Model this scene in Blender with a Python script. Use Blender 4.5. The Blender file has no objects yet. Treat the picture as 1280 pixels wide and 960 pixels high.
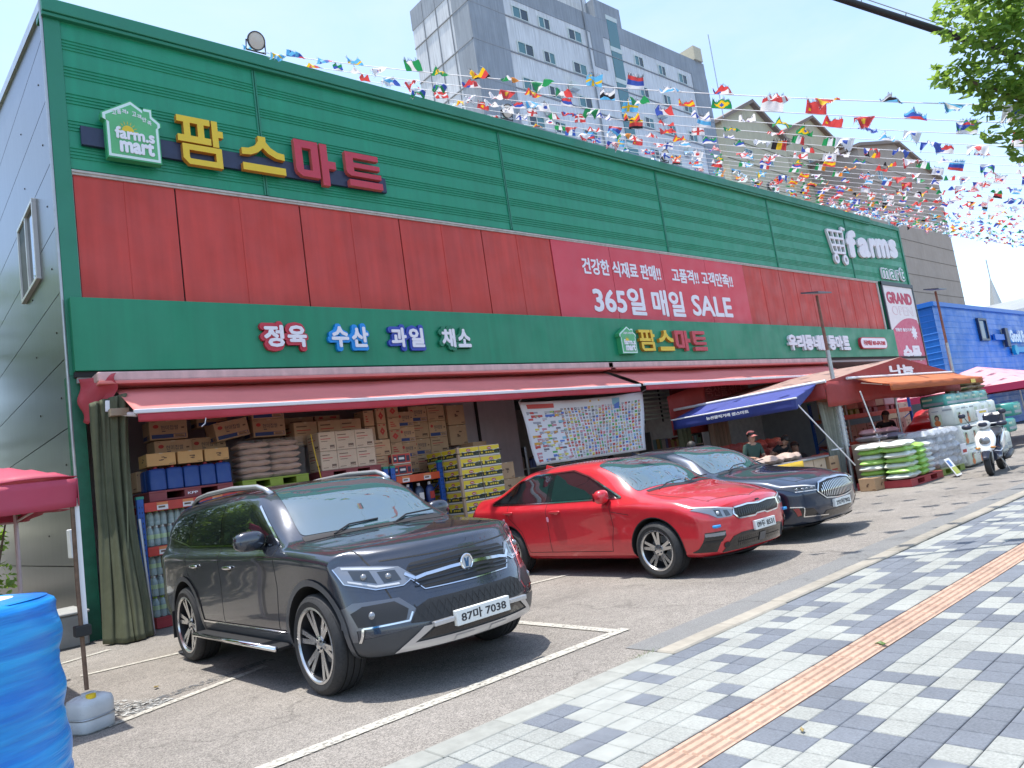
import bpy, bmesh, math, random
import numpy as np
from mathutils import Vector, Matrix, geometry
random.seed(7)
S = bpy.context.scene
COL = S.collection
R_ = math.radians
# ------------------------------------------------------------------ camera
CAMH = 1.47
cd = bpy.data.cameras.new('camera'); cam = bpy.data.objects.new('camera', cd); COL.objects.link(cam)
RT = Matrix(((0.7509066, 0.03209003, -0.65962831), (-0.64468698, -0.18102251, -0.74270422), (-0.14324097, 0.98295528, -0.11524297)))
cam.matrix_world = Matrix.Translation((0, 0, CAMH)) @ RT.to_4x4()
cd.sensor_width = 36; cd.lens = 925 / 1280 * 36; cd.clip_start = .05; cd.clip_end = 3000
S.camera = cam
# ------------------------------------------------------------------ sky and sun
SUN = Vector((-0.100, 0.150, 1.0)).normalized()           # towards the sun
elev = math.asin(SUN.z)
W = bpy.data.worlds.new('World'); S.world = W; W.use_nodes = True
nt = W.node_tree; nt.nodes.clear()
def nd(t, typ, **kw):
    n = t.nodes.new(typ)
    for k, v in kw.items():
        if k[0] == 'i' and k[1:].isdigit(): n.inputs[int(k[1:])].default_value = v
        else: setattr(n, k, v)
    return n
sky = nd(nt, 'ShaderNodeTexSky', sky_type='NISHITA', sun_disc=False)
sky.sun_elevation = elev; sky.sun_rotation = math.atan2(SUN.x, SUN.y)
sky.altitude = 50; sky.air_density = 1.0; sky.dust_density = 1.2; sky.ozone_density = 1.5
tc = nd(nt, 'ShaderNodeTexCoord')
mp = nd(nt, 'ShaderNodeMapping'); mp.inputs['Scale'].default_value = (1.6, 1.6, 4.2); mp.inputs['Rotation'].default_value = (0, .25, .5)
nz = nd(nt, 'ShaderNodeTexNoise'); nz.inputs['Scale'].default_value = 2.1; nz.inputs['Detail'].default_value = 7; nz.inputs['Roughness'].default_value = .56; nz.inputs['Distortion'].default_value = .35
rp = nd(nt, 'ShaderNodeValToRGB'); rp.color_ramp.elements[0].position = .40; rp.color_ramp.elements[1].position = .80
rp.color_ramp.elements[0].color = (.06, .06, .06, 1); rp.color_ramp.elements[1].color = (.72, .72, .72, 1)
mx = nd(nt, 'ShaderNodeMix', data_type='RGBA'); mx.inputs[7].default_value = (2.25, 2.65, 3.0, 1)
bg = nd(nt, 'ShaderNodeBackground'); bg.inputs[1].default_value = .145
wo = nd(nt, 'ShaderNodeOutputWorld')
L = nt.links.new
L(tc.outputs['Generated'], mp.inputs[0]); L(mp.outputs[0], nz.inputs['Vector']); L(nz.outputs[0], rp.inputs[0])
L(rp.outputs[0], mx.inputs[0]); L(sky.outputs[0], mx.inputs[6]); L(mx.outputs[2], bg.inputs[0]); L(bg.outputs[0], wo.inputs[0])
sl = bpy.data.lights.new('sun', 'SUN'); sl.energy = 2.5; sl.angle = R_(.53); sl.color = (1, .96, .89)
so = bpy.data.objects.new('sun', sl); COL.objects.link(so); so.rotation_euler = SUN.to_track_quat('Z', 'Y').to_euler(); so.location = (0, 0, 60)
vs = S.view_settings; vs.view_transform = 'Standard'; vs.look = 'None'; vs.exposure = 1.4; vs.gamma = 1; vs.use_curve_mapping = False
S.render.engine = 'CYCLES'; S.cycles.use_denoising = True; S.cycles.max_bounces = 7; S.cycles.diffuse_bounces = 3; S.cycles.glossy_bounces = 3; S.cycles.transmission_bounces = 4; S.cycles.transparent_max_bounces = 6
S.cycles.caustics_reflective = False; S.cycles.caustics_refractive = False
try: S.cycles.denoiser = 'OPENIMAGEDENOISE'
except Exception: pass
# ------------------------------------------------------------------ projection helper (used only to rank which pavers show largest)
def px(p):
    c = RT.transposed() @ (Vector(p) - Vector((0, 0, CAMH)))
    if c.z > -.05: return None
    return (640 + 925 * c.x / -c.z, 480 - 925 * c.y / -c.z)
# ------------------------------------------------------------------ materials
MATS = {}
def P(name, col=(.5, .5, .5), rough=.6, metal=0., var=0., vs=4., bump=0., bs=60., rnd=0., coat=0., ior=1.5, spec=.5, trans=0., streak=0., emit=0., sub=0., alpha=1., wst=0., wss=.7, flake=0.):
    if name in MATS: return MATS[name]
    m = bpy.data.materials.new(name); m.use_nodes = True; t = m.node_tree; b = t.nodes['Principled BSDF']; l = t.links.new
    b.inputs['Base Color'].default_value = (*col, 1); b.inputs['Roughness'].default_value = rough; b.inputs['Metallic'].default_value = metal
    b.inputs['Coat Weight'].default_value = coat; b.inputs['Coat Roughness'].default_value = .03; b.inputs['IOR'].default_value = ior; b.inputs['Specular IOR Level'].default_value = spec
    b.inputs['Transmission Weight'].default_value = trans; b.inputs['Alpha'].default_value = alpha
    if emit: b.inputs['Emission Color'].default_value = (*col, 1); b.inputs['Emission Strength'].default_value = emit
    co = nd(t, 'ShaderNodeTexCoord')
    out = None
    if var or rnd or streak or wst:
        hs = nd(t, 'ShaderNodeHueSaturation'); hs.inputs['Color'].default_value = (*col, 1)
        val = nd(t, 'ShaderNodeMath', operation='ADD', i0=1.0, i1=0.0); cur = val
        if var:
            n = nd(t, 'ShaderNodeTexNoise'); n.inputs['Scale'].default_value = vs; n.inputs['Detail'].default_value = 6; n.inputs['Roughness'].default_value = .62
            l(co.outputs['Object'], n.inputs['Vector'])
            k = nd(t, 'ShaderNodeMapRange'); k.inputs[1].default_value = .28; k.inputs[2].default_value = .72; k.inputs[3].default_value = -var; k.inputs[4].default_value = var
            l(n.outputs[0], k.inputs[0]); a = nd(t, 'ShaderNodeMath', operation='ADD'); l(cur.outputs[0], a.inputs[0]); l(k.outputs[0], a.inputs[1]); cur = a
        if streak:
            mpn = nd(t, 'ShaderNodeMapping'); mpn.inputs['Scale'].default_value = (5, 5, .25); l(co.outputs['Object'], mpn.inputs[0])
            n = nd(t, 'ShaderNodeTexNoise'); n.inputs['Scale'].default_value = 1.5; n.inputs['Detail'].default_value = 5; l(mpn.outputs[0], n.inputs['Vector'])
            k = nd(t, 'ShaderNodeMapRange'); k.inputs[1].default_value = .35; k.inputs[2].default_value = .7; k.inputs[3].default_value = -streak; k.inputs[4].default_value = streak
            l(n.outputs[0], k.inputs[0]); a = nd(t, 'ShaderNodeMath', operation='ADD'); l(cur.outputs[0], a.inputs[0]); l(k.outputs[0], a.inputs[1]); cur = a
        if wst:      # weathering laid over the place, not per piece
            ge = nd(t, 'ShaderNodeNewGeometry'); n = nd(t, 'ShaderNodeTexNoise'); n.inputs['Scale'].default_value = wss; n.inputs['Detail'].default_value = 8; n.inputs['Roughness'].default_value = .7; l(ge.outputs['Position'], n.inputs['Vector'])
            k = nd(t, 'ShaderNodeMapRange'); k.inputs[1].default_value = .35; k.inputs[2].default_value = .68; k.inputs[3].default_value = wst * .6; k.inputs[4].default_value = -wst
            l(n.outputs[0], k.inputs[0]); a = nd(t, 'ShaderNodeMath', operation='ADD'); l(cur.outputs[0], a.inputs[0]); l(k.outputs[0], a.inputs[1]); cur = a
        if rnd:
            oi = nd(t, 'ShaderNodeObjectInfo'); k = nd(t, 'ShaderNodeMapRange'); k.inputs[3].default_value = -rnd; k.inputs[4].default_value = rnd
            l(oi.outputs['Random'], k.inputs[0]); a = nd(t, 'ShaderNodeMath', operation='ADD'); l(cur.outputs[0], a.inputs[0]); l(k.outputs[0], a.inputs[1]); cur = a
        l(cur.outputs[0], hs.inputs['Value']); l(hs.outputs[0], b.inputs['Base Color'])
    if var and rough > .15:
        n2 = nd(t, 'ShaderNodeTexNoise'); n2.inputs['Scale'].default_value = vs * 2.3; n2.inputs['Detail'].default_value = 4; l(co.outputs['Object'], n2.inputs['Vector'])
        k = nd(t, 'ShaderNodeMapRange'); k.inputs[1].default_value = .3; k.inputs[2].default_value = .7; k.inputs[3].default_value = max(.05, rough - .12); k.inputs[4].default_value = min(1, rough + .1)
        l(n2.outputs[0], k.inputs[0]); l(k.outputs[0], b.inputs['Roughness'])
    if flake:
        v = nd(t, 'ShaderNodeTexVoronoi'); v.inputs['Scale'].default_value = 900; l(co.outputs['Object'], v.inputs['Vector'])
        bn = nd(t, 'ShaderNodeBump'); bn.inputs['Strength'].default_value = flake; bn.inputs['Distance'].default_value = .002; l(v.outputs[0], bn.inputs['Height']); l(bn.outputs[0], b.inputs['Normal'])
    if bump:
        n = nd(t, 'ShaderNodeTexNoise'); n.inputs['Scale'].default_value = bs; n.inputs['Detail'].default_value = 5; l(co.outputs['Object'], n.inputs['Vector'])
        bn = nd(t, 'ShaderNodeBump'); bn.inputs['Strength'].default_value = min(1, bump); bn.inputs['Distance'].default_value = .02 if bs < 20 else .005
        l(n.outputs[0], bn.inputs['Height']); l(bn.outputs[0], b.inputs['Normal'])
    MATS[name] = m
    return m
# ------------------------------------------------------------------ mesh builder
class MB:
    def __init__(s): s.v = []; s.f = []; s.m = []
    def add(s, vs, fs, mi=0):
        o = len(s.v); s.v += [tuple(p) for p in vs]
        for f in fs: s.f.append(tuple(i + o for i in f)); s.m.append(mi)
        return s
    def box(s, a, b, mi=0, skip=''):
        x0, y0, z0 = a; x1, y1, z1 = b
        fs = {'b': (0, 3, 2, 1), 't': (4, 5, 6, 7), 'f': (0, 1, 5, 4), 'r': (1, 2, 6, 5), 'k': (2, 3, 7, 6), 'l': (3, 0, 4, 7)}
        return s.add([(x0, y0, z0), (x1, y0, z0), (x1, y1, z0), (x0, y1, z0), (x0, y0, z1), (x1, y0, z1), (x1, y1, z1), (x0, y1, z1)], [f for k, f in fs.items() if k not in skip], mi)
    def cbox(s, a, b, c=.01, mi=0):          # box whose edges are chamfered
        x = (a[0], a[0] + c, b[0] - c, b[0]); y = (a[1], a[1] + c, b[1] - c, b[1]); z = (a[2], a[2] + c, b[2] - c, b[2])
        rings = []
        for k, (e, zz) in enumerate(((1, z[0]), (0, z[1]), (0, z[2]), (1, z[3]))):
            if e: r = [(x[1], y[1], zz), (x[2], y[1], zz), (x[2], y[1], zz), (x[2], y[2], zz), (x[2], y[2], zz), (x[1], y[2], zz), (x[1], y[2], zz), (x[1], y[1], zz)]
            else: r = [(x[1], y[0], zz), (x[2], y[0], zz), (x[3], y[1], zz), (x[3], y[2], zz), (x[2], y[3], zz), (x[1], y[3], zz), (x[0], y[2], zz), (x[0], y[1], zz)]
            rings.append(r)
        vs = [p for r in rings for p in r]; fs = []
        for k in range(3):
            for i in range(8):
                j = (i + 1) % 8; q = [k * 8 + i, k * 8 + j, k * 8 + 8 + j, k * 8 + 8 + i]
                fs.append(q)
        fs.append([7, 5, 3, 1]); fs.append([24 + 1, 24 + 3, 24 + 5, 24 + 7])
        o = len(s.v); keep = {}; idx = []
        for p in vs:
            if p not in keep: keep[p] = len(keep)
            idx.append(keep[p])
        s.v += list(keep.keys())
        for q in fs:
            u = []
            for i in q:
                if idx[i] not in u: u.append(idx[i])
            if len(u) > 2: s.f.append(tuple(o + i for i in u)); s.m.append(mi)
        return s
    def quad(s, a, b, c, d, mi=0): return s.add([a, b, c, d], [(0, 1, 2, 3)], mi)
    def prism(s, poly, fn, mi=0, mi_side=None, caps=True):   # fn(p, t) with t in 0/1 lifts 2-D to 3-D
        n = len(poly); vs = [fn(p, 0) for p in poly] + [fn(p, 1) for p in poly]
        o = len(s.v); s.v += [tuple(v) for v in vs]
        for i in range(n):
            j = (i + 1) % n; s.f.append((o + i, o + j, o + n + j, o + n + i)); s.m.append(mi if mi_side is None else mi_side)
        if caps:
            tr = geometry.tessellate_polygon([[Vector((p[0], p[1], 0)) for p in poly]])
            for t in tr:
                s.f.append((o + t[0], o + t[1], o + t[2])); s.m.append(mi); s.f.append((o + n + t[2], o + n + t[1], o + n + t[0])); s.m.append(mi)
        return s
    def tube(s, path, r, n=8, mi=0, caps=True, closed=False):
        path = [Vector(p) for p in path]; o = len(s.v); k = len(path); up = None
        for i, p in enumerate(path):
            if closed: d = path[(i + 1) % k] - path[i - 1]
            else: d = path[min(i + 1, k - 1)] - path[max(i - 1, 0)]
            d.normalize()
            if up is None:
                up = Vector((0, 0, 1)) if abs(d.z) < .9 else Vector((1, 0, 0))
            a = d.cross(up).normalized(); b = a.cross(d).normalized(); up = b
            rr = r[i] if isinstance(r, (list, tuple)) else r
            for j in range(n):
                t = 2 * math.pi * j / n; s.v.append(tuple(p + (a * math.cos(t) + b * math.sin(t)) * rr))
        for i in range(k if closed else k - 1):
            q = (i + 1) % k
            for j in range(n):
                h = (j + 1) % n; s.f.append((o + i * n + j, o + i * n + h, o + q * n + h, o + q * n + j)); s.m.append(mi)
        if caps and not closed:
            s.f.append(tuple(o + j for j in range(n))[::-1]); s.m.append(mi); s.f.append(tuple(o + (k - 1) * n + j for j in range(n))); s.m.append(mi)
        return s
    def lathe(s, prof, n=24, mi=0, fn=None, mis=None):       # prof [(r, h)], around z unless fn maps (x, y, z)
        o = len(s.v); k = len(prof)
        for r, h in prof:
            for j in range(n):
                t = 2 * math.pi * j / n; p = (r * math.cos(t), r * math.sin(t), h); s.v.append(tuple(fn(p)) if fn else p)
        for i in range(k - 1):
            for j in range(n):
                h = (j + 1) % n; s.f.append((o + i * n + j, o + i * n + h, o + (i + 1) * n + h, o + (i + 1) * n + j)); s.m.append(mis[i] if mis else mi)
        return s
    def grid(s, fn, nu, nv, mi=0, mfn=None):
        o = len(s.v)
        for i in range(nu + 1):
            for j in range(nv + 1): s.v.append(tuple(fn(i / nu, j / nv)))
        for i in range(nu):
            for j in range(nv):
                a = o + i * (nv + 1) + j; s.f.append((a, a + nv + 1, a + nv + 2, a + 1)); s.m.append(mfn(i, j) if mfn else mi)
        return s
    def disc(s, c, r, fn, n=16, mi=0):
        return s.add([fn((c[0] + r * math.cos(2 * math.pi * i / n), c[1] + r * math.sin(2 * math.pi * i / n))) for i in range(n)], [tuple(range(n))], mi)
    def xf(s, M, start=0):
        for i in range(start, len(s.v)): s.v[i] = tuple(M @ Vector(s.v[i]))
        return s
    def mesh(s, name, mats, smooth=0):
        me = bpy.data.meshes.new(name); me.from_pydata(s.v, [], s.f)
        if not isinstance(mats, (list, tuple)): mats = [mats]
        for m in mats: me.materials.append(m)
        if len(mats) > 1: me.polygons.foreach_set('material_index', np.array(s.m, dtype=np.int32))
        me.update()
        if smooth:
            me.shade_smooth()
            if smooth != True: me.set_sharp_from_angle(angle=R_(smooth))
        return me
def link(name, me, parent=None, local=False):
    o = bpy.data.objects.new(name, me); COL.objects.link(o)
    if parent is not None:
        o.parent = parent
        if not local and parent.type == 'EMPTY': o.location = -parent.location
    return o
def obj(name, mb, mats, parent=None, smooth=0, local=False, bevel=0, solid=0, fixn=False):
    me = mb if isinstance(mb, bpy.types.Mesh) else mb.mesh(name, mats, smooth)
    if fixn:
        b = bmesh.new(); b.from_mesh(me); bmesh.ops.recalc_face_normals(b, faces=b.faces); b.to_mesh(me); b.free()
    o = link(name, me, parent, local)
    if solid: k = o.modifiers.new('s', 'SOLIDIFY'); k.thickness = solid; k.offset = 0
    if bevel: k = o.modifiers.new('b', 'BEVEL'); k.width = bevel; k.segments = 2; k.limit_method = 'ANGLE'
    return o
def tag(o, label=None, cat=None, group=None, kind=None):
    if label: o['label'] = label
    if cat: o['category'] = cat
    if group: o['group'] = group
    if kind: o['kind'] = kind
    return o
def thing(name, label, cat, loc=(0, 0, 0), group=None, rz=0):
    o = bpy.data.objects.new(name, None); COL.objects.link(o); o.location = loc; o.rotation_euler = (0, 0, rz); o.empty_display_size = .2
    return tag(o, label, cat, group)
def struct(name, mb, mats, parent=None, **k):
    o = obj(name, mb, mats, parent, **k)
    if parent is None: o['kind'] = 'structure'
    return o
def translucent(m, fac, col=None):      # cloth that lets sunlight through
    t = m.node_tree; b = t.nodes['Principled BSDF']; tr = nd(t, 'ShaderNodeBsdfTranslucent'); tr.inputs[0].default_value = (*(col or b.inputs['Base Color'].default_value[:3]), 1); mxn = nd(t, 'ShaderNodeMixShader'); mxn.inputs[0].default_value = fac
    t.links.new(b.outputs[0], mxn.inputs[1]); t.links.new(tr.outputs[0], mxn.inputs[2]); t.links.new(mxn.outputs[0], t.nodes['Material Output'].inputs[0])
def lerp(a, b, t): return tuple(x + (y - x) * t for x, y in zip(a, b))
_tx = {}
def text_raw(s, bold=0., spacing=1., res=3):
    key = (s, bold, spacing, res)
    if key in _tx: return _tx[key]
    c = bpy.data.curves.new('t', 'FONT'); c.body = s; c.size = 1; c.extrude = .5; heavy = bold if bold > .025 else 0; c.offset = 0 if heavy else bold; c.resolution_u = res; c.space_character = spacing; c.fill_mode = 'BOTH'
    o = bpy.data.objects.new('t', c); COL.objects.link(o)
    me = bpy.data.meshes.new_from_object(o)
    v = np.array([q.co[:] for q in me.vertices]); f = [tuple(p.vertices) for p in me.polygons]
    if heavy and len(v):      # thicken strokes with staggered shifted copies: no two faces share a plane
        n0 = len(v); vs_, fs_ = [], []; nd_ = 8 if heavy < .07 else 14
        for i in range(nd_ + 1):
            a = 2 * math.pi * i / nd_; w2 = v.copy()
            if i < nd_: w2[:, 0] += heavy * math.cos(a); w2[:, 1] += heavy * math.sin(a)
            w2[:, 2] = np.where(w2[:, 2] > 0, .5 - .012 * (nd_ - i), -.5 + .004 * i); vs_.append(w2); fs_ += [tuple(q + n0 * i for q in p) for p in f]
        v = np.concatenate(vs_); f = fs_
    bpy.data.objects.remove(o); bpy.data.curves.remove(c); bpy.data.meshes.remove(me)
    _tx[key] = (v, f); return v, f
def text_to(mb, s, fn, box, depth=1., mi=0, bold=0., spacing=1., res=3, keep=False, ref=None):
    """letters of s fitted in box (u0, v0, u1, v1); fn(u, v, d) lifts to 3-D, d in 0..depth towards the reader"""
    v, f = text_raw(s, bold, spacing, res)
    if not len(v): return mb
    if bold > .025: depth = max(depth, .014)
    lo = v.min(0); hi = v.max(0)
    if ref: lo = lo.copy(); hi = hi.copy(); lo[1], hi[1] = ref
    su = (box[2] - box[0]) / (hi[0] - lo[0]); sv = (box[3] - box[1]) / (hi[1] - lo[1])
    if keep: su = sv = min(su, sv)
    u = box[0] + (v[:, 0] - lo[0]) * su; w = box[1] + (v[:, 1] - lo[1]) * sv; d = (v[:, 2] + .5) * depth
    return mb.add([fn(a, b, c) for a, b, c in zip(u, w, d)], f, mi)
def wallfn(y): return lambda u, v, d: (u, y - d, v)       # on a wall that faces the street (-Y)
def bez(a, b, n, sag=0):
    a = Vector(a); b = Vector(b); return [a.lerp(b, i / n) - Vector((0, 0, sag * 4 * (i / n) * (1 - i / n))) for i in range(n + 1)]
# ================================================================== GROUND
def asphalt(name, c1, c2, scale=140., big=.18):
    m = bpy.data.materials.new(name); m.use_nodes = True; t = m.node_tree; b = t.nodes['Principled BSDF']; l = t.links.new
    co = nd(t, 'ShaderNodeTexCoord')
    v = nd(t, 'ShaderNodeTexVoronoi'); v.inputs['Scale'].default_value = scale; l(co.outputs['Object'], v.inputs['Vector'])
    sep = nd(t, 'ShaderNodeSeparateColor'); l(v.outputs['Color'], sep.inputs[0])
    mix = nd(t, 'ShaderNodeMix', data_type='RGBA'); mix.inputs[6].default_value = (*c1, 1); mix.inputs[7].default_value = (*c2, 1); l(sep.outputs[0], mix.inputs[0])
    n = nd(t, 'ShaderNodeTexNoise'); n.inputs['Scale'].default_value = .55; n.inputs['Detail'].default_value = 7; n.inputs['Roughness'].default_value = .65; l(co.outputs['Object'], n.inputs['Vector'])
    n3 = nd(t, 'ShaderNodeTexNoise'); n3.inputs['Scale'].default_value = 7; n3.inputs['Detail'].default_value = 6; l(co.outputs['Object'], n3.inputs['Vector'])
    ad = nd(t, 'ShaderNodeMath', operation='MULTIPLY_ADD', i1=.45); l(n3.outputs[0], ad.inputs[0]); l(n.outputs[0], ad.inputs[2])
    k = nd(t, 'ShaderNodeMapRange'); k.inputs[1].default_value = .5; k.inputs[2].default_value = .95; k.inputs[3].default_value = 1 - big; k.inputs[4].default_value = 1 + big; l(ad.outputs[0], k.inputs[0])
    # hairline cracks
    vc = nd(t, 'ShaderNodeTexVoronoi', feature='DISTANCE_TO_EDGE'); vc.inputs['Scale'].default_value = .42
    wv = nd(t, 'ShaderNodeTexNoise'); wv.inputs['Scale'].default_value = 2.2; wv.inputs['Detail'].default_value = 5; l(co.outputs['Object'], wv.inputs['Vector'])
    vm = nd(t, 'ShaderNodeVectorMath', operation='MULTIPLY_ADD'); vm.inputs[1].default_value = (.9, .9, 0); l(wv.outputs['Color'], vm.inputs[0]); l(co.outputs['Object'], vm.inputs[2]); l(vm.outputs[0], vc.inputs['Vector'])
    kc = nd(t, 'ShaderNodeMapRange'); kc.inputs[1].default_value = 0; kc.inputs[2].default_value = .006; kc.inputs[3].default_value = .72; kc.inputs[4].default_value = 1; l(vc.outputs['Distance'], kc.inputs[0])
    mu = nd(t, 'ShaderNodeMath', operation='MULTIPLY'); l(k.outputs[0], mu.inputs[0]); l(kc.outputs[0], mu.inputs[1])
    so_ = nd(t, 'ShaderNodeTexNoise'); so_.inputs['Scale'].default_value = .9; so_.inputs['Detail'].default_value = 5; so_.inputs['Distortion'].default_value = .6; l(co.outputs['Object'], so_.inputs['Vector'])
    ks = nd(t, 'ShaderNodeMapRange'); ks.inputs[1].default_value = .60; ks.inputs[2].default_value = .72; ks.inputs[3].default_value = 1; ks.inputs[4].default_value = .74; l(so_.outputs[0], ks.inputs[0])
    m2 = nd(t, 'ShaderNodeMath', operation='MULTIPLY'); l(mu.outputs[0], m2.inputs[0]); l(ks.outputs[0], m2.inputs[1]); mu = m2
    hs = nd(t, 'ShaderNodeHueSaturation'); l(mix.outputs[2], hs.inputs['Color']); l(mu.outputs[0], hs.inputs['Value']); l(hs.outputs[0], b.inputs['Base Color'])
    b.inputs['Roughness'].default_value = .9; b.inputs['Specular IOR Level'].default_value = .3
    bn = nd(t, 'ShaderNodeBump'); bn.inputs['Strength'].default_value = .55; bn.inputs['Distance'].default_value = .006; l(v.outputs['Distance'], bn.inputs['Height']); l(bn.outputs[0], b.inputs['Normal'])
    return m
def worn(name, col, thr=.38, soft=.12, scale=26., rough=.8, low=0.):
    m = bpy.data.materials.new(name); m.use_nodes = True; t = m.node_tree; b = t.nodes['Principled BSDF']; l = t.links.new
    co = nd(t, 'ShaderNodeTexCoord'); n = nd(t, 'ShaderNodeTexNoise'); n.inputs['Scale'].default_value = scale; n.inputs['Detail'].default_value = 7; n.inputs['Roughness'].default_value = .7; l(co.outputs['Object'], n.inputs['Vector'])
    k = nd(t, 'ShaderNodeMapRange'); k.inputs[1].default_value = thr - soft; k.inputs[2].default_value = thr + soft; k.inputs[3].default_value = low; l(n.outputs[0], k.inputs[0]); l(k.outputs[0], b.inputs['Alpha'])
    n2 = nd(t, 'ShaderNodeTexNoise'); n2.inputs['Scale'].default_value = 4; n2.inputs['Detail'].default_value = 5; l(co.outputs['Object'], n2.inputs['Vector'])
    hs = nd(t, 'ShaderNodeHueSaturation'); hs.inputs['Color'].default_value = (*col, 1); k2 = nd(t, 'ShaderNodeMapRange'); k2.inputs[3].default_value = .8; k2.inputs[4].default_value = 1.2; l(n2.outputs[0], k2.inputs[0]); l(k2.outputs[0], hs.inputs['Value']); l(hs.outputs[0], b.inputs['Base Color'])
    b.inputs['Roughness'].default_value = rough
    return m
A_LOT = asphalt('asphalt_lot', (.125, .114, .102), (.32, .292, .26))
A_NEW = asphalt('asphalt_new', (.145, .145, .145), (.235, .235, .228), 200, .08)
PAINT = worn('worn_paint', (.42, .40, .35), .42, .10, 30, low=.1)
g = MB(); xs = [-150, -20, -5, 0, 5, 10, 20, 40, 90, 400]; ys = [-120, -20, -5, 0, 5, 10, 20, 40, 120, 420]
for i in range(9):
    for j in range(9): g.quad((xs[i], ys[j], 0), (xs[i + 1], ys[j], 0), (xs[i + 1], ys[j + 1], 0), (xs[i], ys[j + 1], 0))
struct('ground', g, A_LOT)
def strip(mb, a, b, w, z):
    a = Vector((*a, 0)); b = Vector((*b, 0)); d = (b - a).normalized(); n = Vector((-d.y, d.x, 0)) * w / 2; k = max(1, int((b - a).length / 1.5))
    for i in range(k):
        p = a.lerp(b, i / k); q = a.lerp(b, (i + 1) / k); Z = Vector((0, 0, z)); mb.quad(p - n + Z, q - n + Z, q + n + Z, p + n + Z)
    return mb
struct('asphalt_strip', strip(strip(MB(), (4.35, 3.86), (8, 3.9), .36, .004), (8, 3.9), (60, 4.0), .4, .004), A_NEW)
for nm, a, b, w in (('bay_front', (-2, 4.44), (4.83, 4.45), .115), ('bay_side', (4.74, 4.51), (4.76, 9.6), .10), ('bay_side', (1.3, 6.6), (2.75, 7.1), .09), ('bay_side', (1.62, 9.22), (2.75, 9.02), .09), ('bay_side', (6.15, 7.42), (6.98, 7.28), .09), ('bay_front', (1.4, 10.35), (2.2, 10.62), .09), ('bay_side', (10.9, 5.6), (10.9, 9.6), .09)):
    struct('parking_line', strip(MB(), a, b, w, .008), PAINT)
CRK = worn('crack_patch', (.10, .105, .11), .52, .05, 16)
CRL = worn('rubble_patch', (.42, .42, .40), .54, .05, 22)
struct('worn_patch', strip(strip(MB(), (1.25, 6.9), (2.9, 7.35), .14, .005), (1.1, 7.6), (1.75, 6.75), .34, .005), CRK)
struct('rubble_trace', strip(MB(), (1.05, 8.0), (1.7, 6.8), .42, .0065), CRL)
# ---- pavement: base sheet, tiles, kerb
PV_L = P('paver_light', (.295, .305, .285), .85, var=.22, vs=75, bump=.8, bs=260, rnd=.07, wst=.14, wss=1.3)
PV_D = P('paver_dark', (.138, .153, .178), .85, var=.22, vs=75, bump=.8, bs=260, rnd=.09, wst=.14, wss=1.3)
PV_J = P('joint_sand', (.16, .155, .14), .95, var=.2, vs=20)
KERB = P('kerb_stone', (.29, .265, .22), .85, wst=.2, var=.14, vs=9, bump=.4, bs=120, rnd=.06)
EDGE = P('edge_concrete', (.27, .275, .25), .85, wst=.2, var=.12, vs=9, bump=.4, bs=120, rnd=.05)
TACT = P('tactile_clay', (.42, .28, .205), .8, var=.15, vs=14, bump=.4, bs=150, rnd=.08, wst=.2, wss=1.6)
pb = MB(); pb.box((-40, -14, -.02), (70, 3.5, .012), skip='b')
side = struct('sidewalk', pb, PV_J)
TX, TY = .175, .157
YK = 3.497
def paver_mesh(nm, mat):
    m = MB(); g_ = .0022; c = .004; ty = TY if nm == 'paver' else .1655
    x0, x1, y0, y1 = g_, TX - g_, g_, ty - g_
    m.add([(x0, y0, 0), (x1, y0, 0), (x1, y1, 0), (x0, y1, 0), (x0, y0, .026), (x1, y0, .026), (x1, y1, .026), (x0, y1, .026), (x0 + c, y0 + c, .030), (x1 - c, y0 + c, .030), (x1 - c, y1 - c, .030), (x0 + c, y1 - c, .030)],
          [(0, 1, 5, 4), (1, 2, 6, 5), (2, 3, 7, 6), (3, 0, 4, 7), (4, 5, 9, 8), (5, 6, 10, 9), (6, 7, 11, 10), (7, 4, 8, 11), (8, 9, 10, 11)])
    return m.mesh(nm, mat), m
pm = [paver_mesh('paver', PV_L), paver_mesh('paver', PV_D), paver_mesh('wide_paver', PV_L), paver_mesh('wide_paver', PV_D)]
rows = [(YK - (i + 1) * .1655, i) for i in range(6)] + [(2.255 - (i + 1) * TY, i + 7) for i in range(16)]
rg = random.Random(3)
def dark(i, j):
    # two staggered motifs of three to five dark tiles, as laid on this pavement
    h = lambda a, b: random.Random(a * 131 + b * 1777 + 5).random()
    return h((i + j % 2) // 2, j) * .62 + h(i, j // 2 + 50) * .38 > .5
cells = []
for y, j in rows:
    for i in range(-14, 200):
        x = i * TX
        p = px((x + TX / 2, y + TY / 2, 0)); q = px((x + TX, y + TY, 0)); r_ = px((x, y, 0))
        vis = p is not None and q is not None and r_ is not None and -10 < p[0] < 1290 and -10 < p[1] < 970
        size = abs(q[0] - r_[0]) * abs(q[1] - r_[1]) if vis else 0
        cells.append((size, x, y, i, j))
cells.sort(key=lambda c: -c[0])
rest = [MB(), MB()]
for k, (s_, x, y, i, j) in enumerate(cells):
    d = 1 if dark(i, j) else 0
    jz = rg.uniform(-.0012, .0012); t1, t2 = rg.uniform(-.004, .004), rg.uniform(-.004, .004)
    if k < 290:
        d += 2 * (j < 6); o = link('paver', pm[d][0], side); o.location = (x, y, jz); o.rotation_euler = (t1, t2, 0)
    else:
        m = rest[d]; st = len(m.v); d += 2 * (j < 6); m.add(pm[d][1].v, pm[d][1].f); 
        for q in range(st, len(m.v)): v = m.v[q]; m.v[q] = (v[0] + x, v[1] + y, v[2] + jz)
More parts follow.
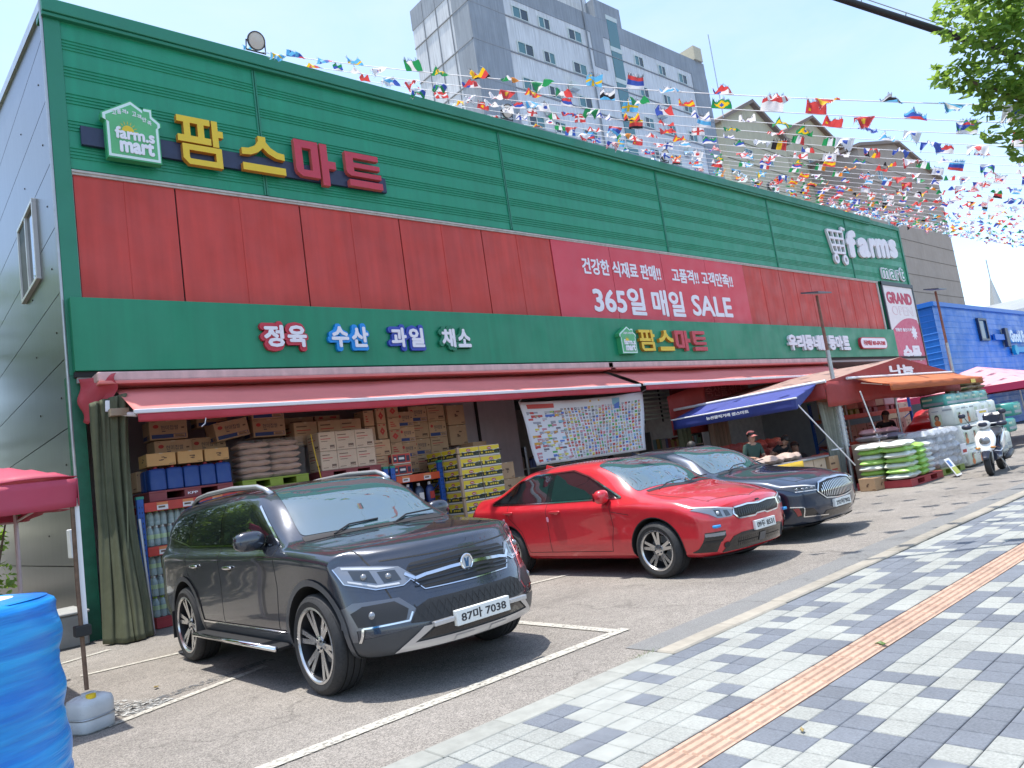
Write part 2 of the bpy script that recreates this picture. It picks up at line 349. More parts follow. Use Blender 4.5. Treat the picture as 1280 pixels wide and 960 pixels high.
allm = MB(); allm.add(rest[0].v, rest[0].f, 0); allm.add(rest[1].v, rest[1].f, 1)
PV_L2 = P('paver_light_far', (.295, .305, .285), .85, var=.14, vs=6, bump=.5, bs=220); PV_D2 = P('paver_dark_far', (.138, .153, .178), .85, var=.18, vs=6, bump=.5, bs=220)
tag(obj('far_pavers', allm, [PV_L2, PV_D2], side), kind='stuff')
# tactile strip
tm = MB(); tl = .236
tm.box((.002, .002, 0), (tl - .002, tl - .004, .024), skip='b')
for q in range(4):
    y0 = .018 + q * .056; tm.add([(.006, y0, .024), (tl - .006, y0, .024), (tl - .006, y0 + .038, .024), (.006, y0 + .038, .024), (.012, y0 + .007, .034), (tl - .012, y0 + .007, .034), (tl - .012, y0 + .031, .034), (.012, y0 + .031, .034)], [(0, 1, 5, 4), (1, 2, 6, 5), (2, 3, 7, 6), (3, 0, 4, 7), (4, 5, 6, 7)])
tme = tm.mesh('tactile_tile', TACT)
for i in range(-2, 78):
    o = link('tactile_tile', tme, side); o.location = (i * tl + .06, 2.257 + .009, rg.uniform(0, .001))
# edging (flush) and raised kerb
em = MB(); em.cbox((.003, 0, 0), (.497, .20, .034), .006); eme = em.mesh('edge_stone', EDGE)
for i in range(-8, 9):
    o = link('edge_stone', eme, side); o.location = (-.25 + i * .5, 3.497, rg.uniform(-.001, .001))
km = MB(); km.cbox((.003, 0, -.05), (.797, .165, .042), .012); kme = km.mesh('kerb_stone', KERB)
for i in range(0, 62):
    o = link('kerb_stone', kme, side); o.location = (4.26 + i * .8, 3.50 + i * .0035, rg.uniform(-.003, .003))
# weeds at the end of the kerb, fallen leaves
LEAF = P('leaf_green', (.09, .16, .03), .5, rnd=.3, spec=.3); LEAFY = P('leaf_dry', (.35, .26, .10), .7, rnd=.3)
w = MB()
for i in range(46):
    a = rg.uniform(0, 6.28); d = rg.uniform(.0, .10); x, y = 4.16 + rg.gauss(0, .09), 3.69 + rg.gauss(0, .02); hgt = rg.uniform(.015, .05)
    w.add([(x, y, .01), (x + .006 * math.sin(a), y + .006 * math.cos(a), .01), (x + .05 * math.cos(a), y + .05 * math.sin(a), .02 + hgt)], [(0, 1, 2)])
tag(obj('weed_tuft', w, LEAF), 'small green weed tuft sprouting where the raised kerb begins', 'weed')
def leaf_litter(x, y, mat, lab, s=.05, z=.035):
    m = MB(); a = rg.uniform(0, 6)
    pts = [(math.cos(a + t) * s * r, math.sin(a + t) * s * r) for t, r in ((0, 1), (.9, .55), (2.2, .6), (3.14, 1), (4.0, .6), (5.3, .55))]
    m.add([(x + p[0], y + p[1], z + .004 + .012 * (i % 2)) for i, p in enumerate(pts)] + [(x, y, z)], [(i, (i + 1) % 6, 6) for i in range(6)])
    tag(obj('fallen_leaf', m, mat, solid=.0015), lab, 'leaf')
leaf_litter(4.86, 2.30, LEAF, 'green fallen leaf on the edge of the orange tactile strip', .045)
leaf_litter(1.72, 4.02, LEAFY, 'dry yellow leaf on the asphalt in front of the painted line', .03, .012)
leaf_litter(1.9, 7.5, LEAFY, 'dry leaf on the asphalt between the jug and the grey SUV', .04, .012)
leaf_litter(3.35, 2.05, LEAFY, 'tiny dry leaf on the pavers right of the tactile strip', .022)

# ================================================================== MART BUILDING
GRN = P('green_cladding', (.010, .265, .140), .42, var=.05, vs=1.2, streak=.06, wst=.07)
GRB = P('green_band', (.008, .225, .110), .45, var=.05, vs=.8, streak=.07, wst=.08)
GRT = P('green_trim', (.018, .20, .115), .45, var=.06, vs=2)
GRD = P('green_post', (.012, .12, .065), .5, var=.2, vs=6)
REDP = P('red_panel', (.52, .050, .036), .55, var=.05, vs=1.0, streak=.09, rnd=.05, wst=.10)
REDB = P('banner_red', (.64, .06, .085), .5, var=.04, vs=1.2, rnd=.03)
WHT = P('white_paint', (.78, .78, .80), .45, var=.05, vs=8)
FRM = P('pale_frame', (.46, .44, .40), .5, var=.2, vs=10)
DARK = P('dark_gap', (.02, .02, .02), .8)
STEELW = P('steel_siding', (.115, .122, .126), .28, metal=.45, streak=.10)
STEELT = P('steel_trim', (.42, .43, .44), .4, metal=.6, var=.08)
CONC = P('concrete_core', (.33, .33, .33), .8, var=.1)
INW = P('inner_wall', (.46, .42, .45), .7, var=.08, streak=.05)
FX, FY_ = 2.23, 11.88
mart = thing('mart_building', 'long green and red clad supermarket with a metal side wall', 'building', (FX, FY_, 0))
# core: upper storey, roof, back and right walls
c = MB(); c.box((2.30, 12.02, 3.78), (34.0, 42, 9.1)); c.box((2.30, 41, 0), (34, 42, 3.78)); c.box((33.8, 12.02, 0), (34.0, 41, 3.78))
c.add([(2.24, 12.1, 9.1), (34, 12.1, 9.1), (34, 27, 11.2), (2.24, 27, 11.2), (2.24, 42, 9.1), (34, 42, 9.1)], [(0, 1, 2, 3), (3, 2, 5, 4), (0, 3, 4), (1, 5, 2)])
obj('core', c, CONC, mart)
def rib_profile():
    pts = [(0., 6.86)]
    z = 7.02
    for gidx in range(6):
        for r in range(4):
            a = z + r * .052
            if a < 9.22: pts += [(0, a), (.016, a + .010), (.016, a + .022), (0, a + .032)]
        z += .437
    pts.append((0, 9.3)); return pts
rp_ = rib_profile()
bays = [2.405, 5.46, 11.22, 17.05, 23.04, 28.8, 34.05]
for a, b in zip(bays[:-1], bays[1:]):
    m = MB(); n = len(rp_)
    m.add([(a + .035, FY_ - d, z) for d, z in rp_] + [(b - .035, FY_ - d, z) for d, z in rp_], [(i, i + n, i + n + 1, i + 1) for i in range(n - 1)])
    m.box((a + .035, FY_ + .005, 6.86), (b - .035, FY_ + .08, 9.3), skip='f')
    obj('cladding_panel', m, GRN, mart)
for x in bays[1:-1]:
    m = MB(); m.box((x - .035, FY_ - .022, 6.86), (x - .008, FY_ + .05, 9.29)); m.box((x + .008, FY_ - .022, 6.86), (x + .035, FY_ + .05, 9.29)); m.box((x - .008, FY_ + .0, 6.86), (x + .008, FY_ + .05, 9.29)); obj('joint_cover', m, GRT, mart)
m = MB(); m.box((2.22, FY_ - .03, 3.7), (2.45, FY_ + .2, 9.3)); obj('corner_trim', m, GRT, mart, bevel=.012)
m = MB(); m.box((2.20, FY_ - .13, 9.28), (31.0, FY_ + .35, 9.50)); m.box((2.20, FY_ - .10, 9.22), (31.0, FY_ + .02, 9.28)); obj('parapet_cap', m, GRT, mart, bevel=.012)
m = MB(); m.box((31.0, FY_ - .05, 9.29), (34.08, FY_ + .35, 9.47)); obj('low_parapet_cap', m, GRT, mart, bevel=.01)
m = MB(); m.box((33.95, FY_ - .04, 3.7), (34.1, FY_ + .2, 9.29)); obj('end_trim', m, GRT, mart)
m = MB(); m.box((2.45, FY_ - .03, 6.80), (30.75, FY_ + .05, 6.835)); m.box((2.45, FY_ - .012, 6.765), (30.75, FY_ + .05, 6.80)); obj('drip_rail', m, FRM, mart)
m = MB(); m.box((2.37, FY_ - .012, 4.83), (2.455, FY_ + .06, 6.785)); obj('panel_edge', m, FRM, mart)
m = MB(); m.box((30.62, FY_ - .012, 4.83), (30.75, FY_ + .06, 6.76)); obj('panel_edge', m, FRM, mart)
rj = [2.46, 3.92, 6.07, 8.19, 10.31, 12.41]
rj2 = [20.78, 23.0, 25.1, 27.2, 29.3, 30.62]
for lst in (rj, rj2):
    for a, b in zip(lst[:-1], lst[1:]):
        mid = (a + b) / 2
        for s0, s1, d in ((a + .012, mid - .03, 0), (mid - .03, mid + .03, .008), (mid + .03, b - .012, 0)):
            if d == 0: m = MB() if s0 < mid - .1 and s1 <= mid else m
            m.box((s0, FY_ + .02 - d, 4.82), (s1, FY_ + .07, 6.765))
        obj('red_panel', m, REDP, mart)
m = MB(); m.box((2.44, FY_ + .05, 4.7), (30.8, FY_ + .11, 6.79)); obj('panel_backing', m, DARK, mart)
m = MB(); m.box((2.27, FY_ - .17, 3.74), (30.95, FY_ + .12, 4.825)); m.box((30.95, FY_ - .02, 3.74), (33.95, FY_ + .12, 6.86)); obj('fascia_band', m, GRB, mart, bevel=.008)
m = MB(); m.box((2.27, FY_ - .13, 3.66), (33.9, FY_ + .12, 3.737)); obj('fascia_gap', m, DARK, mart)
# ground floor: ceiling, inner walls, posts
m = MB(); m.box((2.30, FY_ - .1, 3.58), (33.8, 24, 3.66)); obj('ceiling', m, P('ceiling_grey', (.34, .34, .33), .9), mart)
m = MB(); m.box((2.45, 14.1, 0), (9.9, 14.25, 3.58)); m.box((9.75, 14.25, 0), (9.9, 20, 3.58)); m.box((8.2, 12.75, 0), (11.3, 12.9, 3.58)); obj('inner_wall', m, INW, mart)
m = MB(); m.box((9.9, 19.8, 0), (33.8, 20, 3.58)); obj('back_wall', m, P('back_wall_pale', (.34, .31, .30), .8, var=.2), mart)
m = MB(); m.box((10.12, 12.70, 0), (10.17, 12.752, 3.58)); obj('wall_joint', m, DARK, mart)
m = MB(); m.box((2.20, FY_ - .03, 0), (2.38, FY_ + .25, 3.7)); m.box((2.24, FY_ - .032, 1.03), (2.36, FY_ - .029, 1.05)); obj('corner_post', m, GRD, mart, bevel=.01)
# metal side wall, each sheet a part, top follows the roof pitch
def roofz(y): return 9.46 + .14 * (y - 12) if y < 27 else 11.56 - .14 * (y - 27)
z = .02; k = 0
while z < 11.5:
    z1 = z + .985
    ys_ = [11.92] + [12 + i * 1.0 for i in range(1, 31)]
    if z > 9.3: ys_ = [y for y in ys_ if roofz(y) > z + .01]
    if len(ys_) < 2: break
    m = MB()
    poly = [(y, z) for y in ys_] + [(y, min(z1, roofz(y))) for y in reversed(ys_)]
    m.prism(poly, lambda p, t: (2.235 - .0 if t == 0 else 2.29, p[0], p[1]))
    obj('siding_sheet', m, STEELW, mart, fixn=True)
    z += 1.0; k += 1
m = MB(); n = 30
m.add([(2.29, 11.95 + i, .0) for i in range(n)] + [(2.29, 11.95 + i, roofz(11.95 + i) - .02) for i in range(n)], [(i, i + 1, i + n + 1, i + n) for i in range(n - 1)]); obj('siding_backing', m, DARK, mart)
m = MB()
for y0, y1 in ((11.9, 27), (27, 42)):
    m.add([(2.19, y0, roofz(y0) - .1), (2.19, y1, roofz(y1) - .1), (2.19, y1, roofz(y1) + .06), (2.19, y0, roofz(y0) + .06), (2.34, y0, roofz(y0) - .1), (2.34, y1, roofz(y1) - .1), (2.34, y1, roofz(y1) + .06), (2.34, y0, roofz(y0) + .06)], [(0, 1, 2, 3), (3, 2, 6, 7), (0, 4, 5, 1), (0, 3, 7, 4)])
obj('verge_trim', m, STEELT, mart, fixn=True)
m = MB(); m.tube([(2.20, 11.86, z) for z in (0.3, 9.6)], .022, 8); m.tube([(2.20, 11.86, 9.6), (2.17, 11.9, 9.75), (2.12, 11.95, 9.72), (2.12, 11.97, 9.55)], .018, 8); obj('conduit', m, STEELT, mart, smooth=40)
# screw heads along the sheets
m = MB()
for zz in (1.5, 2.5, 3.5, 4.5, 5.5, 6.5, 7.5, 8.5):
    for yy in (12.6, 14.4): m.lathe([(.016, 0), (.016, .008), (.0, .012)], 8, 0, lambda p, zz=zz, yy=yy: (2.235 - p[2], yy + p[0], zz + p[1]))
obj('screw', m, DARK, mart)
# window in the side wall
wn = MB(); x = 2.235
def rect_ring(mb, y0, y1, z0, z1, t, xa, xb, mi=0):
    for a, b, c_, d in ((y0, y1, z0, z0 + t), (y0, y1, z1 - t, z1), (y0, y0 + t, z0 + t, z1 - t), (y1 - t, y1, z0 + t, z1 - t)): mb.box((xa, a, c_), (xb, b, d), mi)
wn = MB(); rect_ring(wn, 13.5, 15.1, 5.62, 6.98, .055, 2.17, 2.28); wn.box((2.175, 14.28, 5.675), (2.28, 14.34, 6.925)); wf = obj('window', wn, P('window_white', (.62, .63, .62), .4, var=.08), mart, bevel=.005)
GLS = P('dark_glass', (.03, .045, .05), .03, spec=.9, ior=1.6); FLY = P('fly_screen', (.10, .11, .12), .7, var=.1, vs=90)
obj('pane', MB().box((2.215, 13.555, 5.675), (2.225, 14.28, 6.925)), GLS, wf); obj('fly_screen', MB().box((2.20, 14.34, 5.675), (2.21, 15.045, 6.925)), FLY, wf)

# ---- parapet floodlights
LAMPB = P('lamp_black', (.03, .03, .035), .5); LAMPG = P('lamp_glass', (.55, .52, .47), .25, spec=.6)
for i, (x, lab) in enumerate(((5.50, 'round floodlight on the parapet left of the flag strings, nearest'), (11.46, 'round floodlight on the parapet below the grey apartment tower'), (17.42, 'round floodlight on the parapet, third from the left corner'), (23.24, 'round floodlight on the parapet near the far end, fourth from the left corner'))):
    t = thing('floodlight', lab, 'floodlight', (x, 11.72, 9.5), 'round lamps along the parapet')
    q = lambda p: (p[0], -p[2] * .94 - p[1] * .34 - .02, p[1] * .94 - p[2] * .34 + .20)
    obj('housing', MB().lathe([(.0, -.12), (.07, -.12), (.15, -.03), (.165, 0), (.165, .03), (.145, .035)], 24, 0, q), LAMPB, t, smooth=40, local=True)
    obj('lens', MB().lathe([(.146, .026), (.08, .034), (0, .037)], 24, 0, q), LAMPG, t, smooth=True, local=True)
    obj('bracket', MB().tube([(-.17, 0, .20), (-.18, .02, .02), (.18, .02, .02), (.17, 0, .20)], .014, 6), LAMPB, t, local=True)

# ================================================================== SIGNS
YEL = P('letter_yellow', (.72, .50, .02), .4, var=.04); YELS = P('letter_orange', (.62, .27, .03), .5)
LRED = P('letter_red', (.50, .035, .06), .42, var=.05); LREDS = P('letter_red_side', (.58, .12, .10), .5)
NAVY = P('sign_navy', (.022, .032, .075), .45, var=.1); LWH = P('letter_white', (.76, .76, .80), .4, var=.03)
LOGOG = P('logo_green', (.05, .36, .14), .45); LOGOW = P('logo_pale', (.62, .78, .74), .45)
def rrect(x0, y0, x1, y1): return [(x0, y0), (x1, y0), (x1, y1), (x0, y1)]
BLOCK = {      # block letters of the sign as non-overlapping pieces in a unit square
    '팜': [rrect(0, .87, .72, 1), rrect(.14, .60, .28, .87), rrect(.44, .60, .58, .87), rrect(0, .46, .72, .60), rrect(.755, .44, .89, 1), rrect(.89, .66, 1, .80), rrect(.08, .30, .94, .42), rrect(.80, .12, .94, .30), [(.20, 0), (.94, 0), (.94, .12), (.24, .12), (.22, .14), (.22, .30), (.08, .30), (.08, .12)]],
    '스': [[(.40, 1), (.58, 1), (.58, .86), (.68, .72), (.84, .62), (1, .60), (1, .42), (.80, .44), (.62, .54), (.50, .68), (.38, .54), (.20, .44), (0, .42), (0, .60), (.16, .62), (.32, .72), (.40, .86)], rrect(0, 0, 1, .20)],
    '마': [[(0, .30), (.18, .30), (.18, .82), (.40, .82), (.40, .30), (.58, .30), (.58, 1), (0, 1)], [(.14, .14), (.58, .14), (.58, .30), (0, .30), (.03, .22)], rrect(.63, 0, .81, 1), rrect(.81, .42, 1, .60)],
    '트': [rrect(.0, .84, .96, 1), rrect(0, .70, .22, .84), rrect(0, .56, .98, .70), rrect(0, .44, .22, .56), [(.12, .30), (1, .30), (1, .44), (0, .44), (.03, .36)], rrect(.06, 0, 1.02, .19)]}
def letter(root, ch, box, y, depth, mats, bold):
    m = MB(); x0, z0, x1, z1 = box
    for p_ in BLOCK[ch]: m.prism(p_, lambda p, t: (x0 + p[0] * (x1 - x0), y if t == 0 else y - depth, z0 + p[1] * (z1 - z0)), 0, 1)
    return obj('letter', m, mats, root, fixn=True)
HB = 1.0
def house_sign(x0, x1, z0, z1, y, lab, small=False):
    r = thing('logo_sign', lab, 'sign', ((x0 + x1) / 2, y, z0), 'shop logo and letter signs')
    w_, h_ = x1 - x0, z1 - z0
    P0 = [(.06, 0), (.96, 0), (.96, .60), (1.0, .64), (1.0, .70), (.86, .80), (.86, .92), (.72, .92), (.72, .87), (.50, 1.0), (0, .72), (0, .63), (.06, .60)]
    def sc(k): cx, cz = .5, .46; return [((p[0] - cx) * k + cx, (p[1] - cz) * k + cz) for p in P0]
    def lay(k, d0, d1): return MB().prism(sc(k), lambda p, t: (x0 + p[0] * w_, y - (d0 if t == 0 else d1), z0 + p[1] * h_))
    obj('body', lay(1, 0, .14), LOGOG, r, fixn=True); obj('rim', lay(.955, .1402, .146), LOGOW, r, fixn=True); obj('face', lay(.86, .1462, .150), P('logo_face', (.10, .42, .17), .45, var=.1, vs=3), r, fixn=True)
    f = wallfn(y - .150)
    U = lambda a, b, c_, d: (x0 + a * w_, z0 + b * h_, x0 + c_ * w_, z0 + d * h_)
    sunm = MB(); cx, cz = x0 + .42 * w_, z0 + .46 * h_
    sunm.add([(cx + .10 * w_ * math.cos(a), y - .153, cz + .10 * h_ * math.sin(a)) for a in np.linspace(0, math.pi, 12)], [tuple(range(12))])
    for a in np.linspace(.05, math.pi - .05, 9):
        d = (math.cos(a), math.sin(a)); n_ = (-d[1] * .008, d[0] * .008)
        sunm.add([(cx + (d[0] * .12 + n_[0]) * w_, y - .153, cz + (d[1] * .12 + n_[1]) * h_), (cx + (d[0] * .12 - n_[0]) * w_, y - .153, cz + (d[1] * .12 - n_[1]) * h_), (cx + d[0] * .18 * w_, y - .153, cz + d[1] * .18 * h_)], [(0, 1, 2)])
    obj('sun_print', sunm, YEL, r, fixn=True)
    m = MB(); text_to(m, 'farm.s', f, U(.20, .32, .86, .52), .006, 0, .04); text_to(m, 'mart', f, U(.26, .10, .84, .32), .006, 0, .05); obj('wordmark', m, LWH, r)
    if not small:
        m = MB(); tops = '고품격·고객만족'
        for i, chh in enumerate(tops):
            a = .18 + i * .083; b = .70 + .06 * math.sin((i + .5) / 8 * math.pi) - (0.0 if i < 4 else .02 * (i - 3))
            text_to(m, chh, f, U(a, b, a + .07 if chh != '·' else a + .02, b + .075 if chh != '·' else b + .045), .004, 0, .02)
        obj('motto', m, LWH, r)
    else:
        m = MB(); text_to(m, '고품격·고객만족', f, U(.25, .70, .8, .78), .004, 0, .02); obj('motto', m, LWH, r)
    return r
house_sign(2.86, 3.72, 7.03, 8.02, FY_ - .09, 'large house shaped green logo sign at the left end of the facade')
r = thing('letter_sign', 'large yellow and red three dimensional letter sign on a navy rail', 'sign', (5.2, FY_ - .02, 7.2), 'shop logo and letter signs')
obj('rail', MB().box((2.6, FY_ - .09, 7.23), (7.93, FY_ - .02, 7.53)), NAVY, r, bevel=.006)
letter(r, '팜', (3.98, 7.14, 4.72, 7.97), FY_ - .091, .10, [YEL, YELS], .055); letter(r, '스', (5.02, 7.20, 5.79, 7.86), FY_ - .091, .10, [YEL, YELS], .055)
letter(r, '마', (6.00, 7.14, 6.80, 7.95), FY_ - .091, .10, [LRED, LREDS], .055); letter(r, '트', (7.02, 7.22, 7.77, 7.90), FY_ - .091, .10, [LRED, LREDS], .055)
for s, x0, x1, col, nm in (('정육', 4.97, 5.83, (.50, .03, .055), 'red edged'), ('수산', 6.20, 7.04, (.01, .27, .70), 'sky blue edged'), ('과일', 7.43, 8.27, (.035, .07, .40), 'royal blue edged'), ('채소', 8.60, 9.42, (.015, .19, .10), 'dark green edged')):
    r = thing('department_sign', f'{nm} white two letter department sign on the green band', 'sign', ((x0 + x1) / 2, FY_ - .17, 4.02), 'department signs on the band')
    bm_ = P('dept_' + nm.split()[0] + nm.split()[1], col, .45)
    m = MB(); text_to(m, s, wallfn(FY_ - .171), (x0, 4.0, x1, 4.52), .075, 0, .10, res=2); obj('backing', m, bm_, r)
    w_ = (x1 - x0)
    for i, chh in enumerate(s): obj('letter', text_to(MB(), chh, wallfn(FY_ - .247), (x0 + .065 + i * (w_ * .5 - .02), 4.07, x0 + w_ * .5 - .015 + i * (w_ * .5 - .02), 4.45), .012, 0, .04, res=2), LWH, r)
# 365 banner on the red strip: four sheets
r = thing('sale_banner', 'bright red printed banner with white lettering across the facade panels', 'banner', (16.6, FY_, 4.83))
bj = [12.41, 14.5, 16.63, 18.72, 20.78]
for a, b in zip(bj[:-1], bj[1:]): obj('banner_sheet', MB().box((a + .008, FY_ + .0, 4.83), (b - .008, FY_ + .06, 6.765)), REDB, r)
f = wallfn(FY_ - .001)
for tx, bx_, bo in (('건강한 식재료 판매!!', (13.38, 5.97, 16.50, 6.40), .028), ('고품격!! 고객만족!!', (17.0, 5.97, 20.05, 6.40), .028), ('365일', (13.6, 4.98, 15.62, 5.72), .03), ('매일', (15.92, 4.98, 17.35, 5.72), .03), ('SALE', (17.72, 5.04, 19.75, 5.66), .026)): obj('slogan', text_to(MB(), tx, f, bx_, .004, 0, bo, ref=(-.12, .86) if bo == .028 else None), LWH, r)
house_sign(13.98, 14.62, 3.90, 4.60, FY_ - .171, 'small house shaped green logo sign on the lower band', True)
r = thing('letter_sign', 'small yellow and red letter sign beside the small logo on the lower band', 'sign', (16.2, FY_ - .17, 3.95), 'shop logo and letter signs')
for chh, x0, x1, mats in (('팜', 14.82, 15.44, [YEL, YELS]), ('스', 15.62, 16.22, [YEL, YELS]), ('마', 16.32, 16.98, [LRED, LREDS]), ('트', 17.12, 17.72, [LRED, LREDS])): letter(r, chh, (x0, 3.98, x1, 4.53), FY_ - .171, .09, mats, .055)
r = thing('letter_sign', 'white cursive style letter sign behind the lamp pole on the lower band', 'sign', (24.4, FY_ - .17, 3.95), 'shop logo and letter signs')
for i, chh in enumerate('우리동네1등마트'): obj('letter', text_to(MB(), chh, wallfn(FY_ - .171), (22.3 + i * .545, 3.98 + .0 * i, 22.3 + i * .545 + (.53 if chh != '1' else .4), 4.50), .09, 0, .06, res=2), LWH, r)
r = thing('phone_sign', 'white rounded phone number sign with red edge on the band', 'sign', (28.6, FY_ - .17, 4.05))
def pill(x0, x1, z0, z1, y0, y1, rr):
    pts = []
    for cx, cz, a0 in ((x1 - rr, z0 + rr, -90), (x1 - rr, z1 - rr, 0), (x0 + rr, z1 - rr, 90), (x0 + rr, z0 + rr, 180)):
        for q in range(7): a = R_(a0 + q * 15); pts.append((cx + rr * math.cos(a), cz + rr * math.sin(a)))
    return MB().prism(pts, lambda p, t: (p[0], y0 if t == 0 else y1, p[1]))
obj('body', pill(27.5, 29.8, 4.03, 4.46, FY_ - .171, FY_ - .27, .2), LRED, r, fixn=True); obj('face', pill(27.53, 29.77, 4.06, 4.43, FY_ - .2702, FY_ - .275, .18), LWH, r, fixn=True)
m = MB(); text_to(m, '주문배달 033-674-7303', wallfn(FY_ - .2752), (27.72, 4.15, 29.6, 4.34), .004, 0, .03); obj('lettering', m, LRED, r)
# shopping cart emblem with farms / mart
r = thing('cart_sign', 'white shopping trolley emblem with english lettering at the facade end', 'sign', (30.2, FY_ - .02, 7.2))
m = MB(); yy = FY_ - .02
def bar2(a, b, wd, d=.09):
    a = Vector((a[0], 0, a[1])); b = Vector((b[0], 0, b[1])); dd = (b - a).normalized(); n_ = Vector((-dd.z, 0, dd.x)) * wd / 2
    q = [a - n_, b - n_, b + n_, a + n_]; m.add([(p.x, yy, p.z) for p in q] + [(p.x, yy - d, p.z) for p in q], [(0, 1, 2, 3), (7, 6, 5, 4), (0, 4, 5, 1), (1, 5, 6, 2), (2, 6, 7, 3), (3, 7, 4, 0)])
tl_, tr_, bl_, br_ = (26.95, 8.56), (28.22, 8.60), (27.2, 7.72), (28.15, 7.76)
for t in (0, .33, .66, 1): bar2(lerp(tl_, bl_, t), lerp(tr_, br_, t), .085, .09 - t * .002)
for t in (0, .33, .66, 1): bar2(lerp(tl_, tr_, t), lerp(bl_, br_, t), .085, .085 - t * .002)
bar2((28.18, 8.55), (28.2, 8.78), .1, .075); bar2((28.2, 8.78), (28.5, 8.74), .09, .07)
obj('cart_emblem', m, LWH, r, fixn=True)
m = MB()
for cx in (27.35, 28.1):
    o_ = len(m.v); q = lambda p, cx=cx: (cx + p[0], yy - p[2], 7.5 + p[1])
    m.lathe([(.09, 0), (.09, .08), (.2, .08), (.2, 0)], 20, 0, q)
obj('cart_wheel', m, LWH, r, fixn=True)
sk = lambda u, v, d: (u, yy - d, v + (u - 28.4) * .075)
for i, (chh, a, b, z0, z1) in enumerate((('f', 28.42, 29.35, 7.62, 8.72), ('a', 29.4, 30.45, 7.62, 8.45), ('r', 30.5, 31.15, 7.62, 8.45), ('m', 31.1, 32.35, 7.62, 8.45), ('s', 32.4, 33.25, 7.62, 8.45))): obj('letter', text_to(MB(), chh, sk, (a, z0, b, z1), .09, 0, .06), LWH, r)
for i, (chh, a, b, z1) in enumerate((('m', 31.2, 31.95, 7.45), ('a', 32.0, 32.6, 7.45), ('r', 32.65, 33.0, 7.45), ('t', 33.0, 33.5, 7.6))):
    o = obj('letter', text_to(MB(), chh, wallfn(yy), (a, 6.98, b, z1), .06, 0, .07), LWH, r); obj('letter_fill', text_to(MB(), chh, wallfn(yy - .0602), (a + .05, 7.02, b - .05, z1 - .04), .003, 0, .0), GRB, o)
# grand open banner at the end
BANP = P('banner_pink', (.56, .09, .17), .5, var=.04); BANW = P('banner_white', (.74, .73, .72), .5, var=.05)
r = thing('vertical_banner', 'tall white and crimson opening banner in a frame at the facade end', 'banner', (32.4, FY_ - .03, 3.0))
obj('sheet', MB().box((31.0, FY_ - .06, 3.0), (34.0, FY_ - .03, 6.70)), BANW, r)
m = MB(); rect = [(31.0, 3.0), (34.0, 3.0), (34.0, 5.05)] + [(34.0 - 3.0 * t, 5.05 + .42 * math.sin(math.pi * (.18 + .82 * t)) - .28 * t) for t in np.linspace(.05, 1, 14)]
m.prism(rect, lambda p, t: (p[0], FY_ - (.0601 if t == 0 else .064), p[1])); obj('crimson_field', m, BANP, r, fixn=True)
m = MB(); m.box((30.9, FY_ - .09, 3.0), (30.99, FY_ - .03, 6.8)); m.box((34.01, FY_ - .09, 3.0), (34.1, FY_ - .03, 6.8)); m.box((30.9, FY_ - .10, 6.71), (34.1, FY_ - .03, 6.86)); obj('frame', m, P('frame_dark', (.05, .07, .08), .5), r)
obj('lettering', text_to(MB(), 'GRAND', wallfn(FY_ - .0602), (31.2, 5.95, 33.75, 6.45), .004, 0, .045), P('letter_crimson', (.48, .03, .09), .5), r)
m = MB(); text_to(m, 'OPEN', wallfn(FY_ - .0602), (31.5, 5.48, 33.6, 5.86), .003, 0, .02); o = obj('lettering', m, P('outline_pink', (.62, .40, .42), .5), r); obj('letter_fill', text_to(MB(), 'OPEN', wallfn(FY_ - .0635), (31.54, 5.5, 33.56, 5.84), .002, 0, .0), BANW, o)
obj('lettering', text_to(MB(), '엔돌핀 좋은가격', wallfn(FY_ - .0645), (31.4, 4.78, 33.0, 4.93), .003, 0, .03), LWH, r)
m = MB(); n_ = 20; m.add([(33.3 + (.33 if i % 2 == 0 else .2) * math.cos(i * math.pi / 10), FY_ - .067, 4.75 + (.33 if i % 2 == 0 else .2) * math.sin(i * math.pi / 10)) for i in range(20)] + [(33.3, FY_ - .067, 4.75)], [((i + 1) % 20, i, 20) for i in range(20)]); obj('starburst', m, LWH, r)
obj('lettering', text_to(MB(), '수목', wallfn(FY_ - .0645), (31.7, 3.55, 33.6, 4.2), .004, 0, .07), LWH, r)
